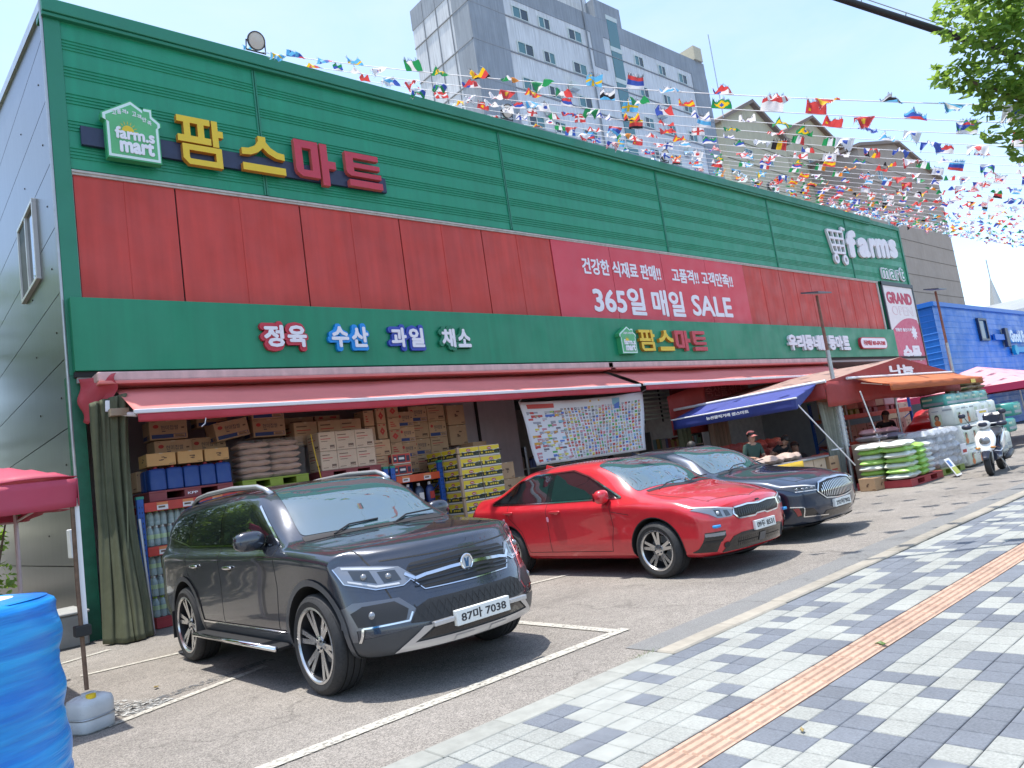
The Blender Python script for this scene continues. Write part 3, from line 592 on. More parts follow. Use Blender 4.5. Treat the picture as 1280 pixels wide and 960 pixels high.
# ================================================================== AWNINGS ON THE FACADE
AW = P('awning_faded', (.78, .25, .23), .75, var=.07, vs=1.5, bump=.2, bs=300); AWV = P('awning_red', (.58, .06, .08), .7, var=.08, vs=3); AWC = P('awning_cassette', (.60, .40, .38), .6, var=.12, vs=5, streak=.1)
ALU = P('white_alu', (.72, .72, .74), .35, var=.05); STEEL = P('galv_steel', (.40, .41, .42), .45, metal=.8, var=.12, vs=9)
RED2 = P('red_cloth', (.42, .05, .065), .75, var=.1, vs=4)
for m_, f_ in ((AW, .22), (AWV, .25)): translucent(m_, f_)
def awning(x0, x1, lab, yb=11.62, zb=3.46, yf=10.62, zf=2.965):
    r = thing('awning', lab, 'awning', ((x0 + x1) / 2, yb, zb), 'retractable awnings along the shop front')
    obj('cassette', MB().box((x0 - .25, 11.36, 3.52), (x1 + .1, 11.74, 3.655)), AWC, r, bevel=.02)
    obj('cassette_lip', MB().box((x0 - .25, 11.30, 3.47), (x1 + .1, 11.7, 3.517)), AW, r, bevel=.01)
    rg_ = random.Random(int(x0 * 10)); ph = [rg_.uniform(0, 6) for _ in range(6)]
    def fn(u, v):
        x = x0 + (x1 - x0) * u; y = yb + (yf - yb) * v; z = zb + (zf - zb) * v
        z += .022 * math.sin(v * math.pi) * (math.sin(x * 1.3 + ph[0]) + .6 * math.sin(x * 2.9 + ph[1])) - .015 * math.sin(v * math.pi)
        return (x, y, z)
    obj('canopy', MB().grid(fn, 60, 8), AW, r, smooth=True, solid=.006)
    obj('front_bar', MB().box((x0 - .02, yf - .045, zf - .035), (x1 + .02, yf + .015, zf + .025)), ALU, r, bevel=.012)
    def fv(u, v):
        x = x0 + .02 + (x1 - x0 - .04) * u; return (x, yf - .03 + .012 * v * math.sin(x * 4.1 + ph[2]) + .01 * v * math.sin(x * 9), zf - .035 - .115 * v - .006 * v * math.sin(x * 2.2))
    obj('valance', MB().grid(fv, 90, 3), AWV, r, smooth=True, solid=.004)
    for x in np.linspace(x0 + .5, x1 - .5, 3):      # folding arms
        obj('arm', MB().tube([(x, yb - .1, zb - .12), (x + .55, (yb + yf) / 2, (zb + zf) / 2 - .1), (x + .1, yf + .05, zf - .02)], .022, 6), ALU, r)
    return r
aw1 = awning(2.72, 13.25, 'long faded red awning over the stacked cartons, left of the two')
awning(13.42, 24.2, 'long faded red awning ending behind the market tent, right of the two', zb=3.47, yf=10.62, zf=2.985)
# torn side cloth, cable box and camera on the left end
def fs(u, v):
    return (2.30 + .38 * u + .03 * math.sin(v * 9 + u * 3), 11.72 - .40 * u + .05 * math.sin(v * 5 + 4 * u), 3.62 - (.62 + .1 * math.sin(u * 7)) * v * (1 - .45 * u))
tag(obj('side_cloth', MB().grid(fs, 12, 12), RED2, smooth=True, solid=.006), 'torn red cloth hanging at the left end of the long awning', 'cloth')
r = thing('security_camera', 'small white security camera under the left end of the awning', 'camera', (2.72, 11.35, 3.05))
obj('housing', MB().tube([(2.62, 11.3, 3.06), (2.74, 11.2, 3.02), (2.86, 11.1, 2.99)], .035, 10), WHT, r, smooth=40); obj('mount', MB().box((2.52, 11.32, 3.08), (2.72, 11.42, 3.24)), WHT, r, bevel=.01)
# olive curtain tied back at the left corner
OLV = P('olive_cloth', (.085, .092, .052), .85, var=.14, vs=5, bump=.4, bs=130, streak=.1)
def cur(u, v):      # u across, v down
    spread = 1 - .30 * math.sin(math.pi * min(1, v * 1.15)) * .5
    x = 2.34 + (.45 * u) * spread + .02 * v
    tw = u * 26 + 3.0 * v * (1 - u)
    y = 11.46 - .22 * u - .30 * v * (.6 + .8 * math.sin(u * 3.1)) * v + .045 * math.sin(tw) * (1 - .35 * v) + .02 * math.sin(tw * 2.3 + v * 6)
    if v > .55: x -= (v - .55) * .25 * (1 - u); y -= (v - .55) * .55 * (1 - abs(u - .3))
    z = 3.22 - 3.20 * v + .10 * u * (1 - v)
    return (x + .018 * math.cos(tw), y, max(.015, z))
r = thing('curtain', 'olive canvas curtain gathered at the left corner of the shop front', 'curtain', (2.6, 11.4, 0))
obj('cloth', MB().grid(cur, 90, 46), OLV, r, smooth=True, solid=.008)
obj('hem', MB().tube([(2.50, 10.95, .03), (2.53, 11.02, .6), (2.62, 11.10, 1.3), (2.68, 11.18, 2.0)], .010, 6), P('olive_edge', (.16, .17, .10), .8), r)
obj('carton_on_rail', MB().box((2.55, 11.15, 3.0), (2.78, 11.3, 3.1)), P('old_card', (.33, .26, .18), .8, var=.1), r)
def pole(name, lab, pts, rad, mat, cat, group=None, n=10):
    r = MB().tube(pts, rad, n); o = obj(name, r, mat, smooth=40); return tag(o, lab, cat, group)
pole('steel_pipe', 'thin grey steel pipe standing between curtain and blue rack', [(2.83, 11.05, 0), (2.80, 11.18, 1.55)], .02, STEEL, 'pipe')

# ================================================================== MARKET TENT WITH BLUE AND ORANGE AWNINGS
TENTP = P('tent_pale', (.62, .44, .38), .7, var=.12, vs=2.5, streak=.05); TENTR = P('tent_red', (.48, .08, .075), .7, var=.1, vs=2.5); TENTPK = P('tent_pink', (.62, .24, .26), .7, var=.08)
BLU = P('awning_blue', (.075, .10, .38), .65, var=.1, vs=2.5); BLUD = P('awning_blue_dark', (.03, .045, .21), .65, var=.1); ORG = P('awning_orange', (.68, .24, .10), .7, var=.08, vs=3); ORGD = P('awning_orange_edge', (.60, .17, .06), .7)
for m_, f_ in ((TENTP, .5), (TENTR, .4), (TENTPK, .5), (BLU, .3), (ORG, .4), (ORGD, .4)): translucent(m_, f_)
tent = thing('market_tent', 'big red gabled market tent standing against the shop front', 'tent', (19.6, 9.5, 0))
XL, XR, YF, YB, ZE, ZA, XA = 15.56, 23.6, 7.5, 11.6, 2.39, 2.90, 19.85
def roofgrid(xa, za, xb, zb, sag):
    return MB().grid(lambda u, v: (xa + (xb - xa) * u, YF + (YB - YF) * v, za + (zb - za) * u - sag * math.sin(math.pi * u) * (.5 + .5 * math.sin(v * 9)) - .02 * math.sin(v * math.pi * 3)), 14, 20)
obj('roof_slope', roofgrid(XA, ZA, XL, ZE, .05), TENTP, tent, smooth=True, solid=.008); obj('roof_slope', roofgrid(XA, ZA, XR, ZE, .05), TENTPK, tent, smooth=True, solid=.008)
m = MB(); m.add([(XL, YF - .01, ZE), (XR, YF - .01, ZE), (XA, YF - .01, ZA - .02)], [(0, 1, 2)]); obj('gable', m, TENTR, tent, solid=.008)
def val(x0, y0, x1, y1, zt, h, n=60, seed=1):
    L_ = math.hypot(x1 - x0, y1 - y0); nx, ny = -(y1 - y0) / L_, (x1 - x0) / L_
    return MB().grid(lambda u, v: (x0 + (x1 - x0) * u + nx * .03 * v * math.sin(u * L_ * 5 + seed), y0 + (y1 - y0) * u + ny * .03 * v * math.sin(u * L_ * 5 + seed), zt - h * v - .03 * v * math.sin(u * L_ * 1.4 + seed)), n, 4)
obj('front_valance', val(XL, YF - .02, XR, YF - .02, ZE, .52), TENTR, tent, smooth=True, solid=.006)
obj('side_valance', val(XL, YF, XL, YB, ZE, .34, 40), TENTR, tent, smooth=True, solid=.006); obj('side_valance', val(XR, YF, XR, YB, ZE, .34, 40), TENTR, tent, smooth=True, solid=.006)
obj('gable_lettering', text_to(MB(), '나눔', wallfn(YF - .02), (19.0, 2.47, 20.5, 2.70), .003, 0, .05), LWH, tent)
obj('eave_tube', MB().tube([(XL - .02, YF - .05, ZE + .01), (XL - .02, YB, ZE + .01)], .035, 10), ALU, tent, smooth=40)
for x, y in ((XL + .1, YB - .1), (XR - .05, YF + .1), (XR - .1, YB - .1), (19.3, 7.6), (20.9, 9.6)): obj('post', MB().tube([(x, y, 0), (x, y, ZE)], .03, 8), STEEL, tent, smooth=40)
for y in (9.0, 10.5): obj('cross_bar', MB().tube([(XL + .1, y, ZE - .05), (XR - .1, y, ZE - .05)], .02, 6), STEEL, tent)
r = thing('awning', 'blue side awning with white valance print hung from the market tent', 'awning', (15.0, 9.2, 1.9), 'small awnings hung from the market tent')
XB, ZB = 14.5, 2.11
obj('canopy', MB().grid(lambda u, v: (XL - .04 + (XB - XL + .04) * u, 7.66 + (10.8 - 7.66) * v, ZE - .02 + (ZB - ZE + .02) * u - .03 * math.sin(math.pi * u) + .015 * math.sin(v * 14) * math.sin(math.pi * u)), 8, 24), BLU, r, smooth=True, solid=.006)
obj('valance', MB().grid(lambda u, v: (XB - .012 * math.sin(u * 17) * v, 7.66 + 3.14 * u, ZB - .235 * v), 24, 3), BLUD, r, smooth=True, solid=.005)
obj('end_flap', MB().add([(XL - .05, 7.66, ZE - .03), (XB, 7.66, ZB), (XB, 7.66, ZB - .235), (XL - .3, 7.68, ZE - .2)], [(0, 1, 2, 3)]), BLUD, r, solid=.005); obj('end_flap', MB().add([(XL - .05, 10.8, ZE - .03), (XB, 10.8, ZB), (XB, 10.8, ZB - .235), (XL - .3, 10.78, ZE - .2)], [(0, 1, 2, 3)]), BLUD, r, solid=.005)
obj('front_bar', MB().tube([(XB, 7.62, ZB), (XB, 10.84, ZB)], .018, 8), ALU, r)
fl = lambda u, v, d: (XB - .02 - d, 10.8 - u, v)
obj('valance_print', text_to(MB(), '농산물직거래 팜스마트', fl, (.95, 1.965, 2.05, 2.04), .003, 0, .04), LWH, r)
for y in (7.75, 9.2, 10.6): obj('arm', MB().tube([(XL - .05, y, ZE - .1), (XL - .5, y + .3, ZE - .22), (XB + .02, y, ZB - .02)], .016, 6), ALU, r)
obj('stay_pole', MB().tube([(XB + .02, 7.70, ZB - .05), (15.6, 7.2, .55)], .014, 6), ALU, r)
r = thing('awning', 'orange front awning below the gable of the market tent', 'awning', (20, 7.1, 1.9), 'small awnings hung from the market tent')
obj('canopy', MB().grid(lambda u, v: (16.9 + 6.1 * u, 7.42 - .72 * v, 2.40 - .24 * v - .02 * math.sin(math.pi * v) + .01 * math.sin(u * 30) * math.sin(math.pi * v)), 30, 6), ORG, r, smooth=True, solid=.006)
obj('valance', MB().grid(lambda u, v: (16.9 + 6.1 * u, 6.70 + .01 * math.sin(u * 40) * v, 2.16 - .15 * v), 40, 2), ORGD, r, smooth=True, solid=.005)
obj('top_tube', MB().tube([(16.5, 7.42, 2.43), (23.0, 7.42, 2.43)], .03, 8), ALU, r, smooth=40); obj('price_card', MB().box((22.0, 6.685, 2.02), (22.35, 6.69, 2.12)), YEL, r)
for x in (17.1, 19.8, 22.7): obj('arm', MB().tube([(x, 7.4, 2.3), (x + .4, 7.1, 2.2), (x, 6.75, 2.13)], .016, 6), ALU, r)
RUST = P('rusty_paint', (.23, .10, .07), .7, var=.3, vs=12); FILM = P('stretch_film', (.75, .78, .80), .18, alpha=.32, bump=1, bs=14, spec=.8)
def lamp_pole(x, y, h, zc, lab):
    r = thing('lamp_pole', lab, 'lamp pole', (x, y, 0), 'lamp poles in front of the market')
    obj('lower_pole', MB().tube([(x, y, 0), (x, y, zc)], .045, 12), STEEL, r, smooth=40); obj('upper_pole', MB().tube([(x, y, zc), (x, y, h)], [.036, .03], 12), RUST, r, smooth=40)
    obj('base_plate', MB().box((x - .12, y - .12, 0), (x + .12, y + .12, .02)), STEEL, r)
    obj('solar_panel', MB().add([(x - .32, y - .2, h), (x + .32, y - .2, h + .02), (x + .32, y + .2, h + .10), (x - .32, y + .2, h + .08), (x - .32, y - .2, h + .03), (x + .32, y - .2, h + .05), (x + .32, y + .2, h + .13), (x - .32, y + .2, h + .11)], [(0, 3, 2, 1), (4, 5, 6, 7), (0, 1, 5, 4), (1, 2, 6, 5), (2, 3, 7, 6), (3, 0, 4, 7)]), P('panel_dark', (.05, .06, .08), .3), r)
    return r
r = lamp_pole(16.18, 7.58, 4.36, 3.1, 'lamp pole with solar head in front of the white letter sign')
obj('film_wrap', MB().grid(lambda u, v: (16.18 + (.075 + .015 * math.sin(v * 60 + u * 9)) * math.cos(u * 6.283), 7.58 + (.075 + .015 * math.sin(v * 60 + u * 9)) * math.sin(u * 6.283), .95 + .95 * v), 12, 30), FILM, r, smooth=True)
lamp_pole(23.5, 7.55, 4.83, 3.3, 'lamp pole with solar head in front of the blue warehouse')
GRYC = P('grey_green_cloth', (.26, .27, .23), .8, var=.15, vs=5, streak=.12)
def cur2(cx, cy, w0, w1, z1):
    return lambda u, v: (cx + (w0 + (w1 - w0) * v) * (u - .5) + .03 * math.sin(u * 19), cy + .06 * math.sin(u * 23 + v) + .1 * math.sin(u * 3), z1 - (z1 - .12) * v)
r = thing('curtain', 'grey green tent curtain gathered behind the left lamp pole', 'curtain', (16.1, 7.7, 0)); obj('cloth', MB().grid(cur2(16.12, 7.78, .8, .34, 1.98), 40, 20), GRYC, r, smooth=True, solid=.006); obj('tie', MB().lathe([(.2, 0), (.2, .03)], 12, 0, lambda p: (16.12 + p[0], 7.78 + p[1] * .6, .9 + p[2])), LWH, r)
r = thing('curtain', 'dark green tent curtain beside the red car under the orange awning', 'curtain', (23.6, 7.8, 0)); obj('cloth', MB().grid(cur2(23.75, 7.75, .9, .5, 2.0), 40, 20), OLV, r, smooth=True, solid=.006)
pole('tent_stay', 'white bent pipe beside the left lamp pole', [(16.75, 7.3, 2.1), (17.1, 7.25, .95), (16.95, 7.25, .8), (17.0, 7.25, .45)], .016, ALU, 'pipe')

# ================================================================== BACKGROUND BUILDINGS
APT = P('apt_white', (.60, .61, .61), .8, var=.10, vs=.25, streak=.16); APD = P('apt_grey', (.27, .295, .32), .8, var=.12, vs=.3, streak=.12); APP = P('apt_pale', (.46, .48, .48), .8, var=.06, vs=.3, streak=.08)
WF = P('apt_window_frame', (.55, .60, .56), .5); WG = P('apt_glass', (.07, .18, .19), .08, spec=.8); WD = P('apt_dark_pane', (.03, .045, .055), .1, spec=.8)
apt = thing('apartment_tower', 'tall grey and white concrete apartment tower behind the mart roof', 'building', (58, 48, 0))
XA0, YA0 = 40.4, 44.0
def slab(name, a, b, mat, par): return obj(name, MB().box(a, b), mat, par)
slab('wall', (XA0, YA0, 0), (76.6, 52.2, 43.9), APT, apt); slab('parapet', (XA0 - .05, YA0 - .05, 43.9), (76.65, 52.25, 45.9), APD, apt); slab('stair_head', (57.6, YA0 - .06, 45.9), (61.7, 52, 48.0), APD, apt)
slab('roof_room', (43, 45, 45.9), (57.6, 51, 49.5), APT, apt)
slab('corner_strip', (XA0 - .06, YA0 - .08, 0), (44.6, YA0 + 2.2, 43.95), APD, apt); slab('end_strip', (73.6, YA0 - .07, 0), (76.68, YA0 + .3, 43.95), APD, apt); slab('stair_strip', (56.3, YA0 - .055, 40.2), (58.2, YA0 + .2, 43.95), APD, apt)
for z in np.arange(3.5, 43, 3.5): obj('floor_joint', MB().box((XA0 - .09, YA0 - .10, z - .04), (76.7, YA0 + .02, z + .04)).box((XA0 - .09, YA0 - .08, z - .04), (XA0 + .02, 52.2, z + .04)), P('joint_grey', (.28, .29, .30), .9), apt)
for y in (46.6, 48.5, 50.4): obj('panel_joint', MB().box((XA0 - .085, y - .03, 0), (XA0 + .02, y + .03, 45.8)), MATS['joint_grey'], apt)
def fwin(par, x, z, w_, h_, y, split=True, mats=(WF, WG, WD)):
    m = MB(); t = .09
    for a, b in (((x, y - .1, z), (x + w_, y + .04, z + t)), ((x, y - .1, z + h_ - t), (x + w_, y + .04, z + h_)), ((x, y - .1, z + t), (x + t, y + .04, z + h_ - t)), ((x + w_ - t, y - .1, z + t), (x + w_, y + .04, z + h_ - t))): m.box(a, b)
    if split: m.box((x + w_ / 2 - .05, y - .09, z + t), (x + w_ / 2 + .05, y + .04, z + h_ - t))
    o = obj('window', m, mats[0], par); k = random.random() < .5
    obj('pane', MB().box((x + t, y - .04, z + t), (x + w_ / 2, y, z + h_ - t)), mats[2] if k else mats[1], o); obj('pane', MB().box((x + w_ / 2, y - .05, z + t), (x + w_ - t, y - .01, z + h_ - t)), mats[1] if k else mats[2], o)
for zi in range(4, 12):
    z = zi * 3.5 + 3.9 - .3
    if z > 42.5: continue
    for x, w_ in ((45.6, 2.0), (48.9, 1.5), (52.9, 1.9), (63.0, 1.5), (67.1, 1.3), (70.8, 1.6)): fwin(apt, x, z, w_, 1.2, YA0)
for zi in range(4, 13):
    z = zi * 3.5 + 1.2
    obj('stair_window', MB().box((59.3, YA0 - .07, z), (60.9, YA0 + .02, z + 3.0)), WG, apt); obj('stair_mullion', MB().box((59.2, YA0 - .1, z + 3.0), (61.0, YA0 + .02, z + 3.5)), WF, apt)
for y in (45.4,): obj('pipe', MB().tube([(55.6, YA0 - .16, 10), (55.6, YA0 - .16, 49)], .08, 8), P('pipe_grey', (.22, .24, .26), .6), apt)
for x_, z_ in ((47.8, 33), (51.6, 36.4), (55.0, 29.2), (65.4, 36.6), (69.2, 33), (51.7, 22.5)): obj('outdoor_unit', MB().cbox((x_, YA0 - .7, z_), (x_ + 1.0, YA0 - .1, z_ + .75), .03), WF, apt)
slab('balcony_box', (74.6, YA0 - .3, 45.9), (76.2, YA0 + 2, 47.6), P('cream_box', (.52, .46, .33), .8, var=.1), apt)
slab('rooftop_plant', (62, 46, 45.9), (66, 49, 46.9), APD, apt)
obj('antenna', MB().tube([(57.7, 45, 48.0), (57.7, 45, 52)], .05, 6), STEEL, apt)
BEI = P('beige_wall', (.48, .44, .31), .8, var=.08, vs=.3, streak=.08); BRN = P('brown_wall', (.36, .29, .24), .8, var=.08, vs=.3, streak=.06); RFT = P('roof_tile', (.22, .17, .14), .8)
def gable_tower(lab, xa, xb, ya, yb, ze, za, mat, wins=True, off=0):
    r = thing('apartment_block', lab, 'building', ((xa + xb) / 2, ya, 0), 'gabled apartment blocks behind the flags')
    m = MB(); xm = (xa + xb) / 2 + off
    m.prism([(xa, 0), (xb, 0), (xb, ze), (xm, za), (xa, ze)], lambda p, t: (p[0], ya if t == 0 else yb, p[1])); obj('wall', m, mat, r, fixn=True)
    m = MB()
    for x0, z0, x1, z1 in ((xa - .6, ze - .3, xm, za), (xm, za, xb + .6, ze - .3)): m.add([(x0, ya - .7, z0), (x1, ya - .7, z1), (x1, yb, z1), (x0, yb, z0), (x0, ya - .7, z0 + .5), (x1, ya - .7, z1 + .5), (x1, yb, z1 + .5), (x0, yb, z0 + .5)], [(0, 1, 2, 3), (4, 5, 6, 7), (0, 1, 5, 4), (1, 2, 6, 5), (2, 3, 7, 6), (3, 0, 4, 7)])
    obj('roof', m, RFT, r, fixn=True)
    if wins:
        for z in np.arange(6, ze - 2, 4.2):
            for t in ((.34, .66) if wins == True else wins): fwin(r, xa + (xb - xa) * t - 1.0, z, 2.0, 1.6, ya)
    for z in np.arange(3, ze, 3.0): obj('floor_line', MB().box((xa - .04, ya - .05, z - .04), (xb + .04, ya + .02, z + .04)), P('line_dark', (.17, .145, .12), .9), r)
    return r
gable_tower('beige gabled apartment block, leftmost of the three beside the grey tower', 89.0, 106.0, 50, 64, 44.3, 48.6, BEI)
gable_tower('beige gabled apartment block behind the centre of the flag strings', 113.5, 134.5, 53, 66, 49.0, 53.2, BEI, off=-1)
gable_tower('brown gabled apartment block rising behind the blue warehouse', 119.5, 154.0, 45, 62, 44.2, 47.6, BRN, wins=(.2,), off=-1)
m = MB(); m.tube([(88, 49, 44), (88, 49, 56)], .07, 6); tag(obj('roof_antenna', m, STEEL), 'thin rooftop antenna left of the beige gabled block', 'antenna')
# blue warehouse
BW = P('blue_siding', (.018, .16, .56), .45, var=.08, vs=.6, streak=.06); BWD = P('blue_trim', (.02, .16, .55), .45)
r = thing('warehouse', 'bright blue ribbed warehouse next to the mart', 'building', (60, 14, 0))
slab('core', (42.7, 14.06, 0), (95, 34, 6.9), BW, r)
prof = []
zz = .0
while zz < 6.8: prof += [(0, zz), (0, zz + .27), (.012, zz + .29), (.012, zz + .31)]; zz += .34
n = len(prof)
for a, b in ((42.6, 50.3), (50.34, 58.0), (58.04, 66), (66.04, 80), (80.04, 95)):
    m = MB(); m.add([(a, 14.0 - d, z) for d, z in prof] + [(b, 14.0 - d, z) for d, z in prof], [(i, i + n, i + n + 1, i + 1) for i in range(n - 1)]); obj('siding_panel', m, BW, r)
m = MB(); m.add([(42.64 - d, 14.0, z) for d, z in prof] + [(42.64 - d, 34, z) for d, z in prof], [(i, i + 1, i + n + 1, i + n) for i in range(n - 1)]); obj('siding_panel', m, BW, r)
slab('roof_trim', (42.5, 13.88, 6.85), (95.1, 34.1, 7.08), BWD, r)
m = MB(); 
for a, b in (((49.0, 13.85, 5.0), (49.15, 14.0, 6.35)), ((50.35, 13.85, 5.0), (50.5, 14.0, 6.35)), ((49.15, 13.85, 5.0), (50.35, 14.0, 5.12)), ((49.15, 13.85, 6.23), (50.35, 14.0, 6.35))): m.box(a, b)
wfr = obj('window', m, P('blue_dark', (.01, .03, .09), .4), r); obj('pane', MB().box((49.15, 13.93, 5.12), (50.35, 13.95, 6.23)), P('blue_glass', (.03, .09, .2), .1), wfr)
t = thing('warehouse_sign', 'white and blue company sign on the blue warehouse wall', 'sign', (55.5, 13.8, 4.9))
obj('emblem', MB().box((53.1, 13.7, 4.6), (53.7, 13.9, 5.8)), NAVY, t, bevel=.03); obj('lettering', text_to(MB(), 'Good Food', wallfn(13.88), (54.1, 4.9, 58.5, 5.7), .12, 0, .06), LWH, t); obj('strip', MB().box((54.6, 13.75, 4.25), (57.9, 13.88, 4.62)), P('sign_cyan', (.04, .32, .55), .5), t, bevel=.03); obj('disc', pill(54.3, 55.0, 4.1, 4.72, 13.89, 13.7, .3), P('sign_teal', (.03, .40, .55), .5), t, fixn=True)
slab('lettering_rail', (51.2, 13.78, 5.05), (53.0, 13.9, 5.4), BWD, t)
m = MB(); m.grid(lambda u, v: (47 + 30 * u, 13.9 - 4 * v, 3.0 - .7 * v), 6, 2); tag(obj('warehouse_canopy', m, P('canopy_sky_blue', (.02, .26, .62), .6), solid=.05), 'sky blue canopy along the foot of the blue warehouse', 'canopy')
r = thing('church', 'slim pointed church spire beyond the blue warehouse', 'church', (144.3, 38, 0))
obj('spire', MB().lathe([(1.1, 13), (1.05, 16.6), (.06, 22)], 8, 0, lambda p: (144.3 + p[0], 37.7 + p[1], p[2])), P('spire_grey', (.42, .44, .44), .6), r); obj('finial', MB().tube([(144.3, 37.7, 21.8), (144.3, 37.7, 25.2)], .07, 6), STEEL, r); obj('tower', MB().box((143, 36.5, 0), (145.6, 39, 14)), APT, r)
r = thing('shed', 'low grey roofed hall beyond the blue warehouse', 'building', (150, 26, 0)); obj('wall', MB().box((118, 24, 0), (190, 44, 13.2)), APT, r); obj('roof', MB().prism([(118, 13.2), (190, 13.2), (190, 17), (126, 15.4)], lambda p, t: (p[0], 23.5 if t == 0 else 44.5, p[1])), APD, r, fixn=True)

# ================================================================== FLAG STRINGS
FC = {'r': (.62, .07, .07), 'w': (.78, .78, .80), 'b': (.05, .10, .42), 'y': (.80, .52, .02), 'g': (.02, .27, .09), 'k': (.02, .02, .025), 'c': (.12, .45, .75), 'o': (.70, .25, .03), 'f': (.11, .095, .09)}
def flagmat(k):
    nm = 'flag_' + k
    if nm in MATS: return MATS[nm]
    m = bpy.data.materials.new(nm); m.use_nodes = True; t = m.node_tree; b = t.nodes['Principled BSDF']; b.inputs['Base Color'].default_value = (*FC[k], 1); b.inputs['Roughness'].default_value = .65
    tr = nd(t, 'ShaderNodeBsdfTranslucent'); tr.inputs[0].default_value = (*FC[k], 1); mxn = nd(t, 'ShaderNodeMixShader'); mxn.inputs[0].default_value = .35
    t.links.new(b.outputs[0], mxn.inputs[1]); t.links.new(tr.outputs[0], mxn.inputs[2]); t.links.new(mxn.outputs[0], t.nodes['Material Output'].inputs[0]); MATS[nm] = m; return m
FK = 'rwbygkcof'; FM = [flagmat(k) for k in FK]
def hs_(*cs): return lambda u, v: cs[min(len(cs) - 1, int(v * len(cs)))]
def vs_(*cs): return lambda u, v: cs[min(len(cs) - 1, int(u * len(cs)))]
def cross(bgc, c_, x=.36, t=.1, c2=None): return lambda u, v: (c2 if c2 and (abs(u - x) < t * .45 or abs(v - .5) < t * .7) else c_ if (abs(u - x) < t or abs(v - .5) < t * 1.4) else bgc)
def disc_(bgc, c_, r_=.3, ins=None): return lambda u, v: (ins if ins and math.hypot((u - .5) * 1.5, v - .5) < r_ * .55 else c_ if math.hypot((u - .5) * 1.5, v - .5) < r_ else bgc)
def uk(u, v):
    a = abs(u - .5); b = abs(v - .5)
    if a < .07 or b < .1: return 'r'
    if a < .13 or b < .18: return 'w'
    d = abs(abs(u - .5) - abs(v - .5)); return 'r' if d < .045 else 'w' if d < .11 else 'b'
def usa(u, v): return ('b' if u < .42 and v < .5 else ('r' if int(v * 9) % 2 == 0 else 'w'))
def aus(u, v): return uk(u * 2, v * 2) if u < .5 and v < .5 else ('w' if (int(u * 12) + int(v * 8)) % 7 == 0 else 'b')
def kor(u, v):
    d = math.hypot((u - .5) * 1.5, v - .5)
    if d < .25: return 'r' if v < .5 else 'b'
    return 'k' if (abs(u - .5) > .28 and abs(u - .5) < .4 and abs(v - .5) > .25 and abs(v - .5) < .4) else 'w'
def bra(u, v): d = abs(u - .5) / .42 + abs(v - .5) / .42; return 'b' if math.hypot((u - .5) * 1.5, v - .5) < .17 else 'y' if d < 1 else 'g'
def swi(u, v): return 'w' if (abs(u - .5) < .07 and abs(v - .5) < .3) or (abs(u - .5) < .2 and abs(v - .5) < .11) else 'r'
def star(u, v): return 'y' if math.hypot((u - .5) * 1.5, v - .5) < .18 + .06 * math.cos(5 * math.atan2(v - .5, (u - .5) * 1.5)) else 'r'
def chn(u, v): return 'y' if math.hypot((u - .2) * 1.5, v - .3) < .14 else 'r'
def cze(u, v): return 'b' if u < .45 and abs(v - .5) < .5 * (1 - u / .45) else 'w' if v < .5 else 'r'
DES = [hs_('k', 'r', 'y'), vs_('b', 'w', 'r'), vs_('g', 'w', 'r'), hs_('c', 'w', 'c'), cross('c', 'y'), cross('r', 'w'), uk, usa, aus, kor, bra, swi, star, chn, cze, disc_('w', 'r'), hs_('w', 'b', 'r'), vs_('k', 'y', 'r'), vs_('g', 'w', 'o'), hs_('r', 'y', 'r'), vs_('g', 'w', 'g'), hs_('r', 'b', 'c'), cross('w', 'b'), hs_('w', 'w', 'r'), cross('w', 'r', .5, .08), hs_('w', 'c', 'w'), hs_('c', 'w', 'c'), cross('c', 'y'), vs_('b', 'w', 'b'), hs_('w', 'b', 'g'), vs_('g', 'w', 'g'), kor, disc_('w', 'b', .25), hs_('c', 'k', 'w'), cross('w', 'b')]
FW, FH = .28, .175
FLAGS = []
for di, de in enumerate(DES):
    for wv in range(2):
        ph = di * 1.7 + wv * 2.3; m = MB()
        amp = .035 + .03 * ((di * 7 + wv * 3) % 5) / 4
        def fn(u, v, ph=ph, amp=amp): return (FW * (u - .5) * (1 - .10 * v), amp * v ** .6 * math.sin(u * 7 + ph + v * 2) + .5 * amp * v * math.sin(u * 15 + ph), -FH * v * (1 - .12 * math.sin(u * 5 + ph)))
        m.grid(fn, 15, 10, mfn=lambda i, j, de=de: FK.index(de((i + .5) / 15, (j + .5) / 10)))
        rr = random.Random(di * 10 + wv)
        for q in range(26):      # cut fringe at the free edge
            u = (q + .5) / 26; p = Vector(fn(u, 1)); w_ = .004; L_ = rr.uniform(.02, .06); d = Vector((rr.uniform(-.5, .5), rr.uniform(-.5, .5), -1)).normalized() * L_
            m.add([p + Vector((-w_, 0, 0)), p + Vector((w_, 0, 0)), p + d + Vector((w_ * .4, 0, 0)), p + d - Vector((w_ * .4, 0, 0))], [(0, 1, 2, 3)], FK.index(rr.choice('fffkw')))
        FLAGS.append(m.mesh('flag', FM, True))
ENDS = [(9.0, 1.66, 4.01), (11.4, 2.13, 4.56), (13.32, 2.51, 4.96), (15.25, 2.9, 5.33), (18.14, 3.48, 5.91), (21.04, 4.07, 6.43), (23.95, 4.67, 6.91), (26.86, 5.28, 7.33), (29.78, 5.91, 7.71), (32.7, 6.53, 8.09), (35.63, 7.17, 8.4), (38.56, 7.81, 8.7), (41.49, 8.46, 8.96), (44.42, 9.11, 9.22), (48.32, 9.97, 9.6), (52.21, 10.82, 9.98)]
ROPE = P('white_rope', (.70, .70, .72), .7)
frg = random.Random(21)
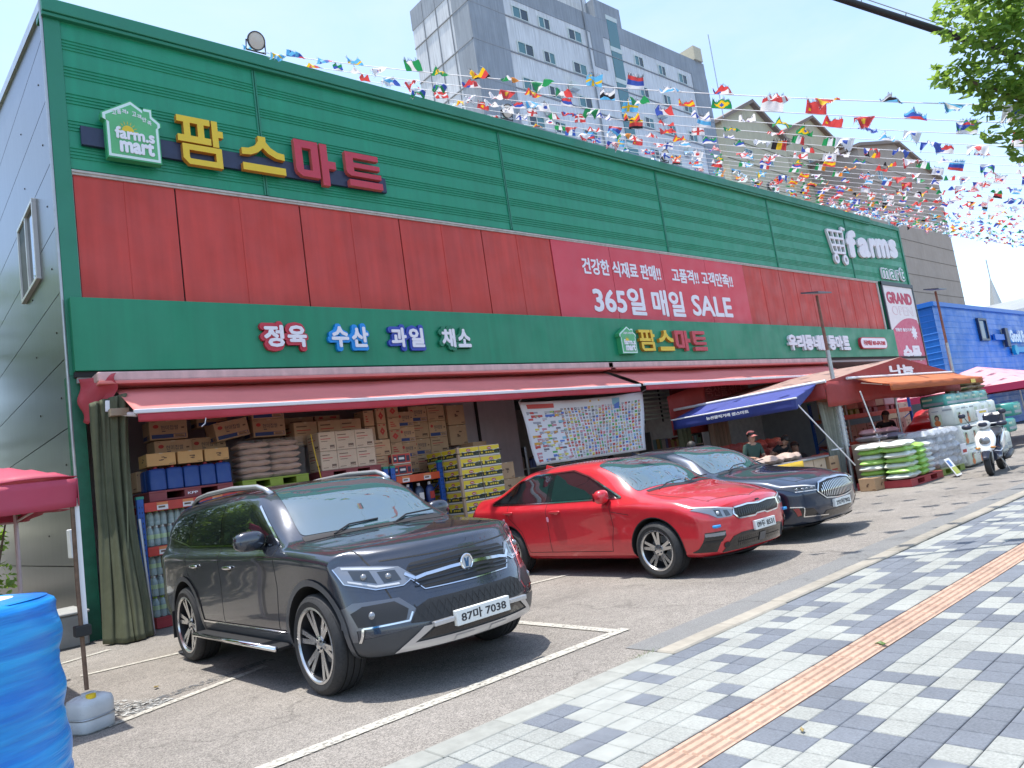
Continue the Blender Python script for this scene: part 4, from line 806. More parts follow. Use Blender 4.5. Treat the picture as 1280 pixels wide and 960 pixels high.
ordn = ['nearest', 'second', 'third', 'fourth', 'fifth', 'sixth', 'seventh', 'eighth', 'ninth', 'tenth', 'eleventh', 'twelfth', 'thirteenth', 'fourteenth', 'fifteenth', 'farthest'] + [None] * 9; ordn = ['nearest', 'second', 'third', 'fourth', 'fifth', 'sixth', 'seventh', 'eighth', 'ninth', 'tenth', 'eleventh', 'twelfth', '13th', '14th', '15th', '16th', '17th', '18th', '19th', '20th', '21st', '22nd', '23rd']
NS = 24
for i in range(NS):
    t = i / (NS - 1) * 15; j = min(14, int(t)); B = Vector(ENDS[j]).lerp(Vector(ENDS[j + 1]), t - j); B.z += .42 * max(0, 1 - t / 4)
    A = Vector((5.5 + i * 1.15, 12.15, 9.78)); B = B + (B - A) * .12
    n = 24; pts = bez(A, B, n, .22)
    r = thing('flag_string', f'string of small national flags over the lot, {ordn[i]} from the left corner of the roof' if i < 23 else 'string of small national flags farthest along the roof towards the warehouse', 'bunting', A, 'flag strings from the roof to the street')
    obj('rope', MB().tube(pts, .006, 4), ROPE, r)
    Ln = (B - A).length; d = (B - A).normalized(); k = int(Ln / .60); seed = i * 5
    for q in range(k):
        t = (q + .45 + frg.uniform(-.15, .15)) / k
        p = A.lerp(B, t) - Vector((0, 0, .22 * 4 * t * (1 - t)))
        o = link('flag', FLAGS[frg.randrange(len(FLAGS))], r)
        a = frg.choice([frg.uniform(75, 112), frg.uniform(70, 105), frg.uniform(105, 160), frg.uniform(15, 65)]) * (-1)
        xax = (d + Vector((frg.uniform(-.2, .2), frg.uniform(-.2, .2), frg.uniform(-.15, .15)))).normalized()
        yax = Vector((0, 0, 1)).cross(xax).normalized(); zax = xax.cross(yax)
        M = Matrix((xax, yax, zax)).transposed() @ Matrix.Rotation(R_(a), 3, 'X')
        o.matrix_local = Matrix.Translation(p - A) @ M.to_4x4() @ Matrix.Scale(frg.uniform(.85, 1.1), 4)

# ================================================================== TREES
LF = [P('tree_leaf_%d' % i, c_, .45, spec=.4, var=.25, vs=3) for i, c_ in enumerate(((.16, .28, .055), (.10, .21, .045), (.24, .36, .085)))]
for lm in LF:
    t = lm.node_tree; b = t.nodes['Principled BSDF']; tr = nd(t, 'ShaderNodeBsdfTranslucent'); tr.inputs[0].default_value = (.30, .46, .07, 1); mxn = nd(t, 'ShaderNodeMixShader'); mxn.inputs[0].default_value = .5
    t.links.new(b.outputs[0], mxn.inputs[1]); t.links.new(tr.outputs[0], mxn.inputs[2]); t.links.new(mxn.outputs[0], t.nodes['Material Output'].inputs[0])
BARK = P('bark', (.13, .10, .075), .9, var=.25, vs=8, bump=.8, bs=40)
def foliage(blobs, dens, ls, rg_):
    m = MB()
    for cx, cy, cz, r_ in blobs:
        n = int(dens * r_ ** 2)
        for _ in range(n):
            while True:
                d = Vector((rg_.uniform(-1, 1), rg_.uniform(-1, 1), rg_.uniform(-1, 1)))
                if .05 < d.length <= 1: break
            d = d.normalized() * (d.length ** .45)
            p = Vector((cx, cy, cz)) + d * r_; s = ls * rg_.uniform(.6, 1.3)
            ax = Vector((rg_.gauss(0, 1), rg_.gauss(0, 1), rg_.gauss(0, .5))).normalized(); up = (Vector((rg_.gauss(0, .5), rg_.gauss(0, .5), 1)) + d * .4).normalized()
            sd = ax.cross(up).normalized(); 
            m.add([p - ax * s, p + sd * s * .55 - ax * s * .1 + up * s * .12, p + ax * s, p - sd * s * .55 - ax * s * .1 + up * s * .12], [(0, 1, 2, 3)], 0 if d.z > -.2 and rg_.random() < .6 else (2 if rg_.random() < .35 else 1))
    return m
def tree(lab, base, limbs, blobs, dens, ls, seed, r0=.13):
    rg_ = random.Random(seed); r = thing('street_tree', lab, 'tree', base)
    m = MB(); top = limbs[0]; m.tube([base, lerp(base, top, .5), top], [r0, r0 * .8, r0 * .6], 10)
    for l_ in limbs[1:]: m.tube([top, lerp(top, l_, .5), l_], [r0 * .5, r0 * .3, r0 * .08], 6)
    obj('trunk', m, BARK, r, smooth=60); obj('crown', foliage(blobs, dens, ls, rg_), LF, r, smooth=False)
bl = [(8.15, 1.7, 5.15, .42), (8.35, 1.62, 4.66, .40), (8.28, 1.95, 4.62, .20), (8.02, 2.13, 4.67, .12), (8.45, 1.80, 4.2, .28), (8.40, 1.66, 3.86, .20), (8.14, 2.03, 4.65, .14), (8.9, 1.35, 4.85, .55), (8.55, 1.80, 4.52, .26), (8.85, 1.35, 4.2, .45), (8.35, 1.75, 5.25, .35), (9.4, 1.0, 5.1, .7), (9.9, .5, 5.4, .9), (9.6, 1.1, 5.9, .7), (9.2, .3, 4.6, .7), (10.4, 1.0, 4.9, .8), (8.8, 1.5, 5.6, .5), (10.2, -.3, 5.0, .8), (8.25, 1.6, 5.6, .35)]
tree('leafy street tree whose branches reach in from the right edge', (10.0, .5, 0), [(9.8, .6, 3.4), (8.9, 1.4, 4.6), (8.2, 2.0, 4.62), (9.4, 1.1, 5.3), (10.3, .1, 5.0), (8.6, 1.6, 4.0)], bl, 2300, .052, 4)
for i, (bx, by, hh) in enumerate(((-3.6, 17, 1.25), (-2.6, 24, 1.35), (-5.2, 11.5, 1.1), (-6.5, 30, 1.5))):
    rb = random.Random(50 + i); b_ = [(bx + rb.gauss(0, 1.2) * hh, by + rb.gauss(0, 1.3) * hh, 1.0 * hh + rb.uniform(0, 5.6) * hh, rb.uniform(.7, 1.3) * hh) for _ in range(34)]
    tree(('roadside tree left of the mart, second from the lot', 'tall roadside tree behind the mart side wall, third from the lot', 'low roadside tree left of the mart beside the red canopy', 'tallest roadside tree far behind the mart side wall')[i], (bx, by, 0), [(bx, by, 3 * hh), (bx + 1, by, 5 * hh), (bx - 1, by + .6, 5.4 * hh), (bx, by - 1, 6 * hh)], b_, 230, .15, 60 + i)
b_ = [(1.17, 9.6, 1.98, .10), (1.24, 9.5, 2.06, .07), (1.12, 9.7, 1.9, .10), (1.2, 9.55, 1.82, .08), (1.0, 9.8, 1.9, .2), (.9, 9.9, 1.5, .25), (.95, 9.9, 1.1, .25)]
r = thing('sapling', 'bright green sapling sprouting behind the red canopy by the metal wall', 'sapling', (1.0, 9.8, 0)); obj('trunk', MB().tube([(1.0, 9.8, 0), (1.02, 9.75, 1.2), (1.15, 9.6, 1.95)], [.02, .015, .006], 6), BARK, r); obj('crown', foliage(b_, 3200, .05, random.Random(5)), LF, r)
# overhead cable bundle
CAB = P('cable_black', (.015, .015, .018), .5)
r = thing('overhead_cable', 'black overhead cable bundle crossing the sky near the tree', 'cable', (8.3, 3.0, 6.2))
A = Vector((8.28, 3.05, 6.18)); B = Vector((8.97, 2.12, 5.36)); D_ = (B - A)
A2 = A - D_ * 2; B2 = B + D_ * 3
obj('bundle', MB().tube([A2, A, B, B2], .030, 8).tube([A2 + Vector((.03, 0, -.035)), A + Vector((.03, 0, -.03)), B + Vector((.03, 0, -.04)), B2], .018, 6), CAB, r, smooth=True)
obj('messenger_wire', MB().tube([A2 + Vector((0, 0, .05)), A + Vector((0, 0, .10)), B + Vector((0, 0, .07)), B2 + Vector((0, 0, .1))], .006, 5), STEEL, r)
for t in (.25, .6, .95): 
    c_ = A.lerp(B, t); obj('hanger', MB().tube([c_ + Vector((0, 0, .09)), c_ + Vector((.02, .02, .05)), c_ + Vector((0, 0, -.03))], .006, 5), STEEL, r)

# ================================================================== LEFT CANOPY, JUG, BLUE ROLL
r = thing('canopy_tent', 'small red pop up canopy at the left edge of the lot', 'tent', (-.2, 8.2, 0))
TX0, TX1, TY0, TY1 = -1.9, 1.24, 6.62, 9.6
def pyr(u, v):
    x = TX0 + (TX1 - TX0) * u; y = TY0 + (TY1 - TY0) * v; e = min(u, 1 - u, v, 1 - v) * 2; return (x, y, 1.90 + .55 * e - .03 * math.sin(u * 12) * (1 - e))
PKR = P('canopy_crimson', (.55, .075, .13), .6, var=.08, vs=3)
translucent(PKR, .3); obj('canopy', MB().grid(pyr, 24, 24), PKR, r, smooth=True, solid=.006)
def valance2(x0, y0, x1, y1):
    return MB().grid(lambda u, v: (x0 + (x1 - x0) * u + .02 * v * math.sin(u * 23), y0 + (y1 - y0) * u + .02 * v * math.sin(u * 21), 1.90 - .21 * v - .015 * v * math.sin(u * 9)), 40, 4)
obj('valance', valance2(TX0, TY0, TX1, TY0), PKR, r, smooth=True, solid=.005); obj('valance', valance2(TX1, TY0, TX1, TY1), PKR, r, smooth=True, solid=.005); obj('valance', valance2(TX0, TY1, TX1, TY1), PKR, r, smooth=True, solid=.005)
BRW = P('brown_peeling', (.14, .085, .055), .8, var=.4, vs=18); PNK = P('pinkish_steel', (.50, .42, .42), .5, var=.1)
obj('leg', MB().tube([(1.205, 6.66, .30), (1.195, 6.66, 1.05), (1.20, 6.66, 1.88)], .016, 8), BRW, r); obj('leg', MB().tube([(1.18, 9.5, 0), (1.18, 9.5, 1.88)], .022, 8), PNK, r)
obj('leg_sleeve', MB().box((1.215, 6.68, .72), (1.25, 6.71, 1.75)), WHT, r)
obj('truss', MB().tube([(1.2, 6.7, 1.82), (1.2, 9.5, 1.70)], .012, 6).tube([(1.2, 6.7, 1.68), (1.2, 9.5, 1.84)], .012, 6), PNK, r); obj('truss', MB().tube([(1.2, 6.68, 1.80), (-1.8, 6.7, 1.70)], .012, 6).tube([(1.2, 9.5, 1.68), (-1.8, 9.5, 1.84)], .012, 6), PNK, r)
obj('clamp', MB().box((1.15, 6.61, .70), (1.26, 6.71, .78)), DARK, r, bevel=.008)
JUG = P('jug_plastic', (.50, .53, .55), .35, var=.1, vs=5, sub=.3)
r = thing('water_jug', 'white plastic water jug weighing down the canopy leg', 'jug', (1.22, 6.68, 0))
prof = [(0, 0), (.118, 0), (.136, .02), (.138, .09), (.1345, .10), (.1345, .115), (.138, .125), (.138, .20), (.128, .235), (.09, .255), (.045, .26), (.045, .275), (0, .28)]
def sq(p):
    a = math.atan2(p[1], p[0]); rr = math.hypot(p[0], p[1]); k = 1 / (abs(math.cos(a)) ** 4 + abs(math.sin(a)) ** 4) ** .25; return (1.22 + rr * k * math.cos(a + .4), 6.68 + rr * k * math.sin(a + .4), p[2])
obj('body', MB().lathe(prof, 40, 0, sq), JUG, r, smooth=50); obj('cap', MB().lathe([(.035, 0), (.035, .03), (0, .032)], 16, 0, lambda p: (1.215 + p[0], 6.59 + p[1], .245 + p[2])), YEL, r, smooth=40); obj('cord', MB().lathe([(.14, .10), (.143, .107), (.14, .114)], 40, 0, sq), STEEL, r)
r = thing('blue_roll', 'tall blue film wrapped drum with cream top in the left foreground', 'drum', (.12, 3.05, 0))
BLF = bpy.data.materials.new('blue_film'); BLF.use_nodes = True
t = BLF.node_tree; b = t.nodes['Principled BSDF']; l = t.links.new; co = nd(t, 'ShaderNodeTexCoord'); mpn = nd(t, 'ShaderNodeMapping'); mpn.inputs['Scale'].default_value = (1.2, 1.2, 16); mpn.inputs['Rotation'].default_value = (.06, .05, 0); l(co.outputs['Object'], mpn.inputs[0])
n1 = nd(t, 'ShaderNodeTexNoise'); n1.inputs['Scale'].default_value = 2.4; n1.inputs['Detail'].default_value = 6; l(mpn.outputs[0], n1.inputs['Vector'])
cr = nd(t, 'ShaderNodeValToRGB'); cr.color_ramp.elements[0].color = (.0, .16, .55, 1); cr.color_ramp.elements[1].color = (.01, .34, .74, 1); cr.color_ramp.elements[0].position = .34; cr.color_ramp.elements[1].position = .68; l(n1.outputs[0], cr.inputs[0]); l(cr.outputs[0], b.inputs['Base Color'])
b.inputs['Roughness'].default_value = .28; bn = nd(t, 'ShaderNodeBump'); bn.inputs['Strength'].default_value = .5; bn.inputs['Distance'].default_value = .02; l(n1.outputs[0], bn.inputs['Height']); l(bn.outputs[0], b.inputs['Normal'])
def roll(u, v):
    a = u * 2 * math.pi; z = 1.29 * v; rr = .375 + .006 * math.sin(z * 34 + .5 * math.sin(a * 2)) + .003 * math.sin(z * 9 + 2) + .006 * ((z * 5.5 + .12 * math.sin(a)) % 1) + .003 * math.sin(a * 5 + z * 40) + .03 * (1 - v)
    if v > .985: rr -= (v - .985) * 2.2
    return (.10 + rr * math.cos(a), 3.05 + rr * math.sin(a), z)
obj('wrap', MB().grid(roll, 72, 90), BLF, r, smooth=True)
obj('shoulder', MB().lathe([(.352, 1.288), (.27, 1.30), (.255, 1.295)], 48, 0, lambda p: (.10 + p[0], 3.05 + p[1], p[2])), BLF, r, smooth=True); obj('top', MB().lathe([(.257, 1.297), (0, 1.30)], 40, 0, lambda p: (.10 + p[0], 3.05 + p[1], p[2])), P('cream_top', (.62, .54, .42), .7, var=.1), r)
# white and red arched rack seen behind the drum
r = thing('arched_rack', 'white and red arched metal rack behind the blue drum', 'rack', (.95, 7.4, 0))
for dy in (0, .14): obj('arch', MB().tube([(.62, 7.0 + dy, .0), (.62, 7.0 + dy, .72)] + [(.62 + .14 * (1 - math.cos(a)), 7.0 + dy, .72 + .13 * math.sin(a)) for a in np.linspace(.2, math.pi, 9)] + [(.90, 7.0 + dy, .30)], .018, 8), WHT if dy == 0 else LRED, r, smooth=40)
r = thing('utility_box', 'low grey box against the foot of the metal side wall', 'box', (1.9, 12.4, 0)); obj('body', MB().cbox((1.75, 11.6, 0), (2.18, 12.6, .42), .02), P('old_grey', (.22, .22, .21), .7, var=.2), r); obj('lid', MB().cbox((1.73, 11.58, .425), (2.2, 12.62, .46), .01), P('old_grey2', (.30, .30, .29), .7, var=.2), r)
r = thing('meter_box', 'small white meter box on the corner of the metal wall', 'box', (2.16, 12.05, 1.3)); obj('body', MB().cbox((2.10, 11.95, 1.15), (2.23, 12.2, 1.55), .01), WHT, r); obj('pipe', MB().tube([(2.16, 12.07, 1.15), (2.16, 12.07, .4), (2.1, 12.0, .05)], .015, 6), WHT, r)
# ================================================================== CARS
def pchip(xk, yk, x):
    xk = np.asarray(xk, float); yk = np.asarray(yk, float); x = np.asarray(x, float); h = np.diff(xk); d = np.diff(yk) / h; n = len(xk); m = np.zeros(n)
    m[0] = d[0]; m[-1] = d[-1]
    for i in range(1, n - 1):
        if d[i - 1] * d[i] > 0: w1 = 2 * h[i] + h[i - 1]; w2 = h[i] + 2 * h[i - 1]; m[i] = (w1 + w2) / (w1 / d[i - 1] + w2 / d[i])
    i = np.clip(np.searchsorted(xk, x) - 1, 0, n - 2); t = (x - xk[i]) / h[i]; t2 = t * t; t3 = t2 * t
    return (2 * t3 - 3 * t2 + 1) * yk[i] + (t3 - 2 * t2 + t) * h[i] * m[i] + (-2 * t3 + 3 * t2) * yk[i + 1] + (t3 - t2) * h[i] * m[i + 1]
class Body:
    def __init__(s, keys, L, bowf, bowr, proff, profr, W, nst=84, sub=5):
        """keys: list of (s, [(x, z) * 11]) half sections from bottom centre to top centre"""
        ks = [k[0] for k in keys]; n = len(keys[0][1])
        st = np.unique(np.concatenate([np.linspace(0, .14, 8), np.linspace(.14, L - .14, nst), np.linspace(L - .14, L, 7)]))
        cx = np.array([pchip(ks, [k[1][j][0] for k in keys], st) for j in range(n)]); cz = np.array([pchip(ks, [k[1][j][1] for k in keys], st) for j in range(n)])
        # refine the section with centripetal-ish splines
        tk = np.arange(n); tf = np.linspace(0, n - 1, (n - 1) * sub + 1)
        X = np.zeros((len(st), len(tf))); Z = np.zeros_like(X)
        for i in range(len(st)): X[i] = pchip(tk, cx[:, i], tf); Z[i] = pchip(tk, cz[:, i], tf)
        X[:, 0] = 0; X[:, -1] = 0
        s.L = L
        def yy(sv, x, z):
            a = np.abs(x) / W
            ff = np.clip(1 - sv / .95, 0, 1) ** 1.5; fr = np.clip(1 - (L - sv) / .8, 0, 1) ** 1.5
            f2 = np.clip(1 - sv / .45, 0, 1); r2 = np.clip(1 - (L - sv) / .45, 0, 1)
            return sv + bowf * a ** 2.6 * ff - bowr * a ** 2.6 * fr + np.interp(z, *zip(*proff)) * f2 - np.interp(z, *zip(*profr)) * r2
        V = []; F = []; K = len(tf); ns = len(st)
        ring = 2 * (K - 1)     # bottom centre .. right .. top centre .. left
        def rid(i, k): return i * ring + (k % ring)
        for i in range(ns):
            for k in range(ring):
                if k < K: x, z = X[i, k], Z[i, k]
                else: q = ring - k; x, z = -X[i, q], Z[i, q]
                V.append((x, float(yy(st[i], x, z)), z))
        for i in range(ns - 1):
            for k in range(ring): F.append((rid(i, k), rid(i, k + 1), rid(i + 1, k + 1), rid(i + 1, k)))
        nx = 36
        for end, i in ((0, 0), (1, ns - 1)):
            rows = []
            for k in range(1, K - 1):
                r = [rid(i, k)]
                for q in range(1, nx):
                    x = X[i, k] * (1 - 2 * q / nx); z = Z[i, k]; V.append((x, float(yy(st[i], x, z)), z)); r.append(len(V) - 1)
                r.append(rid(i, ring - k)); rows.append(r)
            for a, b in zip(rows[:-1], rows[1:]):
                for q in range(nx): F.append((a[q], a[q + 1], b[q + 1], b[q]) if end == 0 else (a[q], b[q], b[q + 1], a[q + 1]))
            for r, c_ in ((rows[0], rid(i, 0)), (rows[-1], rid(i, K - 1))):
                for q in range(nx):
                    tri = (r[q], r[q + 1], c_); F.append(tri if (end == 0) == (r is rows[-1]) else tri[::-1])
        me = bpy.data.meshes.new('b'); me.from_pydata(V, [], F); me.update()
        bm = bmesh.new(); bm.from_mesh(me); bmesh.ops.remove_doubles(bm, verts=bm.verts, dist=1e-5); bmesh.ops.recalc_face_normals(bm, faces=bm.faces); bm.to_mesh(me); bm.free(); me.shade_smooth(); s.me = me
        s.V = np.array([v.co[:] for v in me.vertices]); s.N = np.array([v.normal[:] for v in me.vertices]); s.F = [tuple(p.vertices) for p in me.polygons]
        s.bb = {}
        s.FN = np.array([p.normal[:] for p in me.polygons]); s.C = np.array([p.center[:] for p in me.polygons])
    VIEW = {'L': (1, 2), 'R': (1, 2), 'front': (0, 2), 'rear': (0, 2), 'top': (0, 1)}
    def sel(s, view, ylim=None):
        if view == 'L': m = (s.C[:, 0] < -.2) & (s.FN[:, 0] < -.25)
        elif view == 'R': m = (s.C[:, 0] > .2) & (s.FN[:, 0] > .25)
        elif view == 'front': m = (s.FN[:, 1] < -.12) & (s.C[:, 1] < (ylim or 1.0))
        elif view == 'rear': m = (s.FN[:, 1] > .12) & (s.C[:, 1] > s.L - (ylim or 1.0))
        else: m = s.FN[:, 2] > .15
        return m
    def patch(s, mb, view, polys, off=.004, mi=0, ylim=None, depth=0):
        a, b = s.VIEW[view]; m = np.nonzero(s.sel(view, ylim))[0]
        P2 = s.V[:, [a, b]]
        if view[0] not in s.bb: s.bb[view[0]] = np.array([[P2[list(f)].min(0), P2[list(f)].max(0)] for f in s.F])
        bb = s.bb[view[0]][m]
        for poly in polys:
            pl = [tuple(p) for p in poly]; ar = sum(p[0] * q[1] - q[0] * p[1] for p, q in zip(pl, pl[1:] + pl[:1]))
            if ar < 0: pl = pl[::-1]
            parts = [pl]
            n = len(pl); conv = all(((pl[(i + 1) % n][0] - pl[i][0]) * (pl[(i + 2) % n][1] - pl[(i + 1) % n][1]) - (pl[(i + 1) % n][1] - pl[i][1]) * (pl[(i + 2) % n][0] - pl[(i + 1) % n][0])) > -1e-9 for i in range(n))
            if not conv:
                parts = []
                for t in geometry.tessellate_polygon([[Vector((*p, 0)) for p in pl]]):
                    q = [pl[i] for i in t]; ar = (q[1][0] - q[0][0]) * (q[2][1] - q[0][1]) - (q[1][1] - q[0][1]) * (q[2][0] - q[0][0])
                    parts.append(q if ar > 0 else q[::-1])
            for q in parts:
                qa = np.array(q); lo = qa.min(0) - 1e-6; hi = qa.max(0) + 1e-6
                for fi in m[(bb[:, 1, 0] >= lo[0]) & (bb[:, 0, 0] <= hi[0]) & (bb[:, 1, 1] >= lo[1]) & (bb[:, 0, 1] <= hi[1])]:
                    f = s.F[fi]; pp = P2[list(f)]
                    cur = [np.concatenate([pp[i], s.V[v], s.N[v]]) for i, v in enumerate(f)]
                    for i in range(len(q)):
                        x0, y0 = q[i]; x1, y1 = q[(i + 1) % len(q)]; ex, ey = x1 - x0, y1 - y0; out = []
                        ds = [ex * (c_[1] - y0) - ey * (c_[0] - x0) for c_ in cur]
                        for j in range(len(cur)):
                            k = (j + 1) % len(cur); dj, dk = ds[j], ds[k]
                            if dj >= 0: out.append(cur[j])
                            if (dj > 0 and dk < 0) or (dj < 0 and dk > 0): out.append(cur[j] + (cur[k] - cur[j]) * (dj / (dj - dk)))
                        cur = out
                        if len(cur) < 3: break
                    if len(cur) >= 3: mb.add([tuple(c_[2:5] + c_[5:8] / (np.linalg.norm(c_[5:8]) + 1e-9) * off) for c_ in cur], [tuple(range(len(cur)))], mi)
        return mb
    def y_at(s, x, z):       # front surface depth at (x, z)
        m = s.sel('front'); i = np.nonzero(m)[0]; d = (s.C[i, 0] - x) ** 2 + (s.C[i, 2] - z) ** 2; return s.C[i[d.argmin()], 1]
    def x_at(s, y, z):
        m = s.sel('R'); i = np.nonzero(m)[0]; d = (s.C[i, 1] - y) ** 2 + (s.C[i, 2] - z) ** 2; return s.C[i[d.argmin()], 0]
def pobj(name, mb, mats, parent, smooth=True):
    me = mb.mesh(name, mats, False)
    bm = bmesh.new(); bm.from_mesh(me); bmesh.ops.remove_doubles(bm, verts=bm.verts, dist=2e-4); bm.to_mesh(me); bm.free()
    if smooth: me.shade_smooth(); me.set_sharp_from_angle(angle=R_(40))
    return link(name, me, parent, True)
def rounded(pts, r, n=4):
    out = []; k = len(pts)
    for i in range(k):
        p = Vector(pts[i]); a = (Vector(pts[i - 1]) - p); b = (Vector(pts[(i + 1) % k]) - p); rr = min(r, a.length * .45, b.length * .45); a = p + a.normalized() * rr; b = p + b.normalized() * rr
        for q in range(n + 1): t = q / n; out.append(tuple((a * (1 - t) ** 2 + p * 2 * t * (1 - t) + b * t * t)[:2]))
    return out
def mirx(polys): return [[(-p[0], p[1]) for p in q] for q in polys]
def ring_polys(cx, cz, r0, r1, a0, a1, n=22):
    o = []
    for i in range(n):
        a, b = R_(a0 + (a1 - a0) * i / n), R_(a0 + (a1 - a0) * (i + 1) / n)
        o.append([(cx + r0 * math.cos(a), cz + r0 * math.sin(a)), (cx + r1 * math.cos(a), cz + r1 * math.sin(a)), (cx + r1 * math.cos(b), cz + r1 * math.sin(b)), (cx + r0 * math.cos(b), cz + r0 * math.sin(b))])
    return o
def line_polys(pts, w_):
    o = []
    for p, q in zip(pts[:-1], pts[1:]):
        a = Vector(p); b = Vector(q); d = (b - a).normalized(); n = Vector((-d.y, d.x)) * w_ / 2; o.append([tuple(a - n), tuple(b - n), tuple(b + n), tuple(a + n)])
    return o
BLK = P('car_black_plastic', (.018, .018, .02), .5); GLB = P('gloss_black', (.008, .008, .01), .12, coat=.6); RUB = P('tyre_rubber', (.022, .022, .023), .75, var=.15, vs=20); CHR = P('chrome', (.75, .75, .76), .10, metal=1.); ALW = P('machined_alloy', (.60, .60, .60), .22, metal=.9); ALD = P('alloy_dark', (.06, .06, .065), .35, metal=.5)
CGL = P('car_glass', (.010, .013, .016), .02, ior=1.75, spec=.9, coat=.4); WGL = P('windscreen_glass', (.045, .085, .095), .015, ior=1.95, spec=1.0, coat=.4); HLG = P('lamp_clear', (.24, .25, .27), .12, metal=.5, coat=1.); HLD = P('lamp_dark', (.05, .055, .06), .12, metal=.4, coat=1.); LEDW = P('lamp_white', (.55, .56, .58), .2, coat=1.); WELL = P('wheel_well', (.008, .008, .008), .9); PLT = P('plate_white', (.72, .73, .70), .5, var=.06); PLK = P('plate_ink', (.03, .03, .035), .6); MESHB = P('grille_mesh', (.014, .014, .015), .55); AMB = P('reflector_red', (.30, .02, .02), .2, coat=1.); SKID = P('skid_silver', (.52, .52, .53), .28, metal=.7)
def wheel(parent, x, y, R0, rim, sx, style):
    """sx: -1 left, +1 right; faces outwards"""
    q = lambda p: (x + sx * p[2], y + p[0], R0 + p[1]); wd = .115
    w_ = link('wheel', None, parent, True)
    tm_ = MB(); g_ = R0
    prof = [(rim - .005, -wd), (rim + .02, -wd - .012), (R0 - .05, -wd - .016), (R0 - .016, -wd + .004), (R0, -wd + .03)]
    for gz in (-.055, 0, .055): prof += [(R0, gz - .006), (R0 - .010, gz - .005), (R0 - .010, gz + .005), (R0, gz + .006)]
    prof += [(R0, wd - .03), (R0 - .016, wd - .004), (R0 - .05, wd + .016), (rim + .02, wd + .012), (rim - .005, wd)]
    tm_.lathe(prof, 56, 0, q); obj('tyre', tm_, RUB, w_, smooth=35, local=True)
    rm = MB(); rm.lathe([(rim, wd + .004), (rim + .004, wd + .008), (rim - .012, wd + .010), (rim - .022, wd - .004), (rim - .03, -wd + .02), (rim - .03, -wd)], 56, 0, q, [0, 0, 0, 1, 1]); rm.lathe([(rim - .03, -.02), (.05, -.02)], 40, 1, q)
    def spoke(a, w0, w1, r0, r1, z0=.075, z1=.10, th=.02, skew=0):
        ca, sa = math.cos(a), math.sin(a); pts = []
        for r_, hw, zz in ((r0, w0, z0), (r1, w1, z1)):
            for sg in (-1, 1):
                for k in (zz, zz - th): off = hw * sg + skew * (r_ - r0); pts.append(q((r_ * ca - off * sa, r_ * sa + off * ca, k)))
        rm.add(pts, [(0, 2, 6, 4)], 0); rm.add(pts, [(0, 4, 5, 1), (2, 3, 7, 6), (1, 5, 7, 3)], 1)
    if style == 'suv':
        for i in range(6):
            a = i * math.pi / 3 + .2
            for d in (-.17, .17): spoke(a + d * .55, .017, .020, .045, rim - .012, skew=d * .35)
    elif style == 'twin5':
        for i in range(5):
            a = i * 2 * math.pi / 5 + .3
            for d in (-1, 1): spoke(a + d * .155, .020, .016, .055, rim - .012, .08, .098, skew=d * .03)
    else:
        for i in range(10): spoke(i * 2 * math.pi / 10, .016, .02, .045, rim - .012)
    rm.lathe([(.062, .06), (.062, .084), (.03, .092), (0, .093)], 20, 0, q)
    for i in range(5): a = i * 2 * math.pi / 5; rm.lathe([(.009, .084), (.009, .096), (0, .097)], 6, 1, lambda p, a=a: q((p[0] + .045 * math.cos(a), p[1] + .045 * math.sin(a), p[2])))
    obj('rim', rm, [ALW, ALD], w_, smooth=30, local=True, fixn=False); obj('brake_disc', MB().lathe([(.15, 0), (.15, .012), (.07, .014)], 28, 0, q), STEEL, w_, local=True)
    return w_
def finish_body(bd, root, paint, wheels, rad, name='body'):
    me = bd.me.copy(); me.materials.append(paint); me.materials.append(WELL)
    o = link('body', me, root, True)
    for (y, tx) in wheels:
        c_ = MB(); c_.lathe([(0, -1.4), (rad, -1.4), (rad, -.62), (0, -.62)], 48, 0, lambda p, y=y: (p[2], y + p[0], tx + p[1])); c_.lathe([(0, .62), (rad, .62), (rad, 1.4), (0, 1.4)], 48, 0, lambda p, y=y: (p[2], y + p[0], tx + p[1]))
        cm = c_.mesh('cut', [paint, WELL]); 
        for p in cm.polygons: p.material_index = 1
        b = bmesh.new(); b.from_mesh(cm); bmesh.ops.remove_doubles(b, verts=b.verts, dist=1e-5); bmesh.ops.recalc_face_normals(b, faces=b.faces); b.to_mesh(cm); b.free()
        co_ = bpy.data.objects.new('cut', cm); COL.objects.link(co_); co_.parent = root
        k = o.modifiers.new('w', 'BOOLEAN'); k.operation = 'DIFFERENCE'; k.object = co_; k.solver = 'EXACT'
        dg = bpy.context.evaluated_depsgraph_get(); nm = bpy.data.meshes.new_from_object(o.evaluated_get(dg)); o.modifiers.clear(); o.data = nm; bpy.data.objects.remove(co_)
    o.data.shade_smooth(); o.data.set_sharp_from_angle(angle=R_(38)); o.data.name = 'body'
    return o
def plate(root, txt, x, y, z, w_, h_, tilt=0.):
    r = obj('number_plate', MB().box((x - w_ / 2, y - .012, z - h_ / 2), (x + w_ / 2, y + .03, z + h_ / 2)), PLT, root, local=True, bevel=.004)
    f_ = lambda u, v, d: (u, y - .0122 - d, v); obj('plate_number', text_to(MB(), txt, f_, (x - w_ * .42, z - h_ * .33, x + w_ * .42, z + h_ * .33), .002, 0, .02), PLK, r, local=True); return r
def blob(c_, r_, n=(16, 10), pw=2.3):      # superellipsoid
    def fn(u, v):
        a = u * 2 * math.pi; b = (v - .5) * math.pi; f_ = lambda t: math.copysign(abs(t) ** (2 / pw), t)
        return (c_[0] + r_[0] * f_(math.cos(b)) * f_(math.cos(a)), c_[1] + r_[1] * f_(math.cos(b)) * f_(math.sin(a)), c_[2] + r_[2] * f_(math.sin(b)))
    return MB().grid(fn, *n)
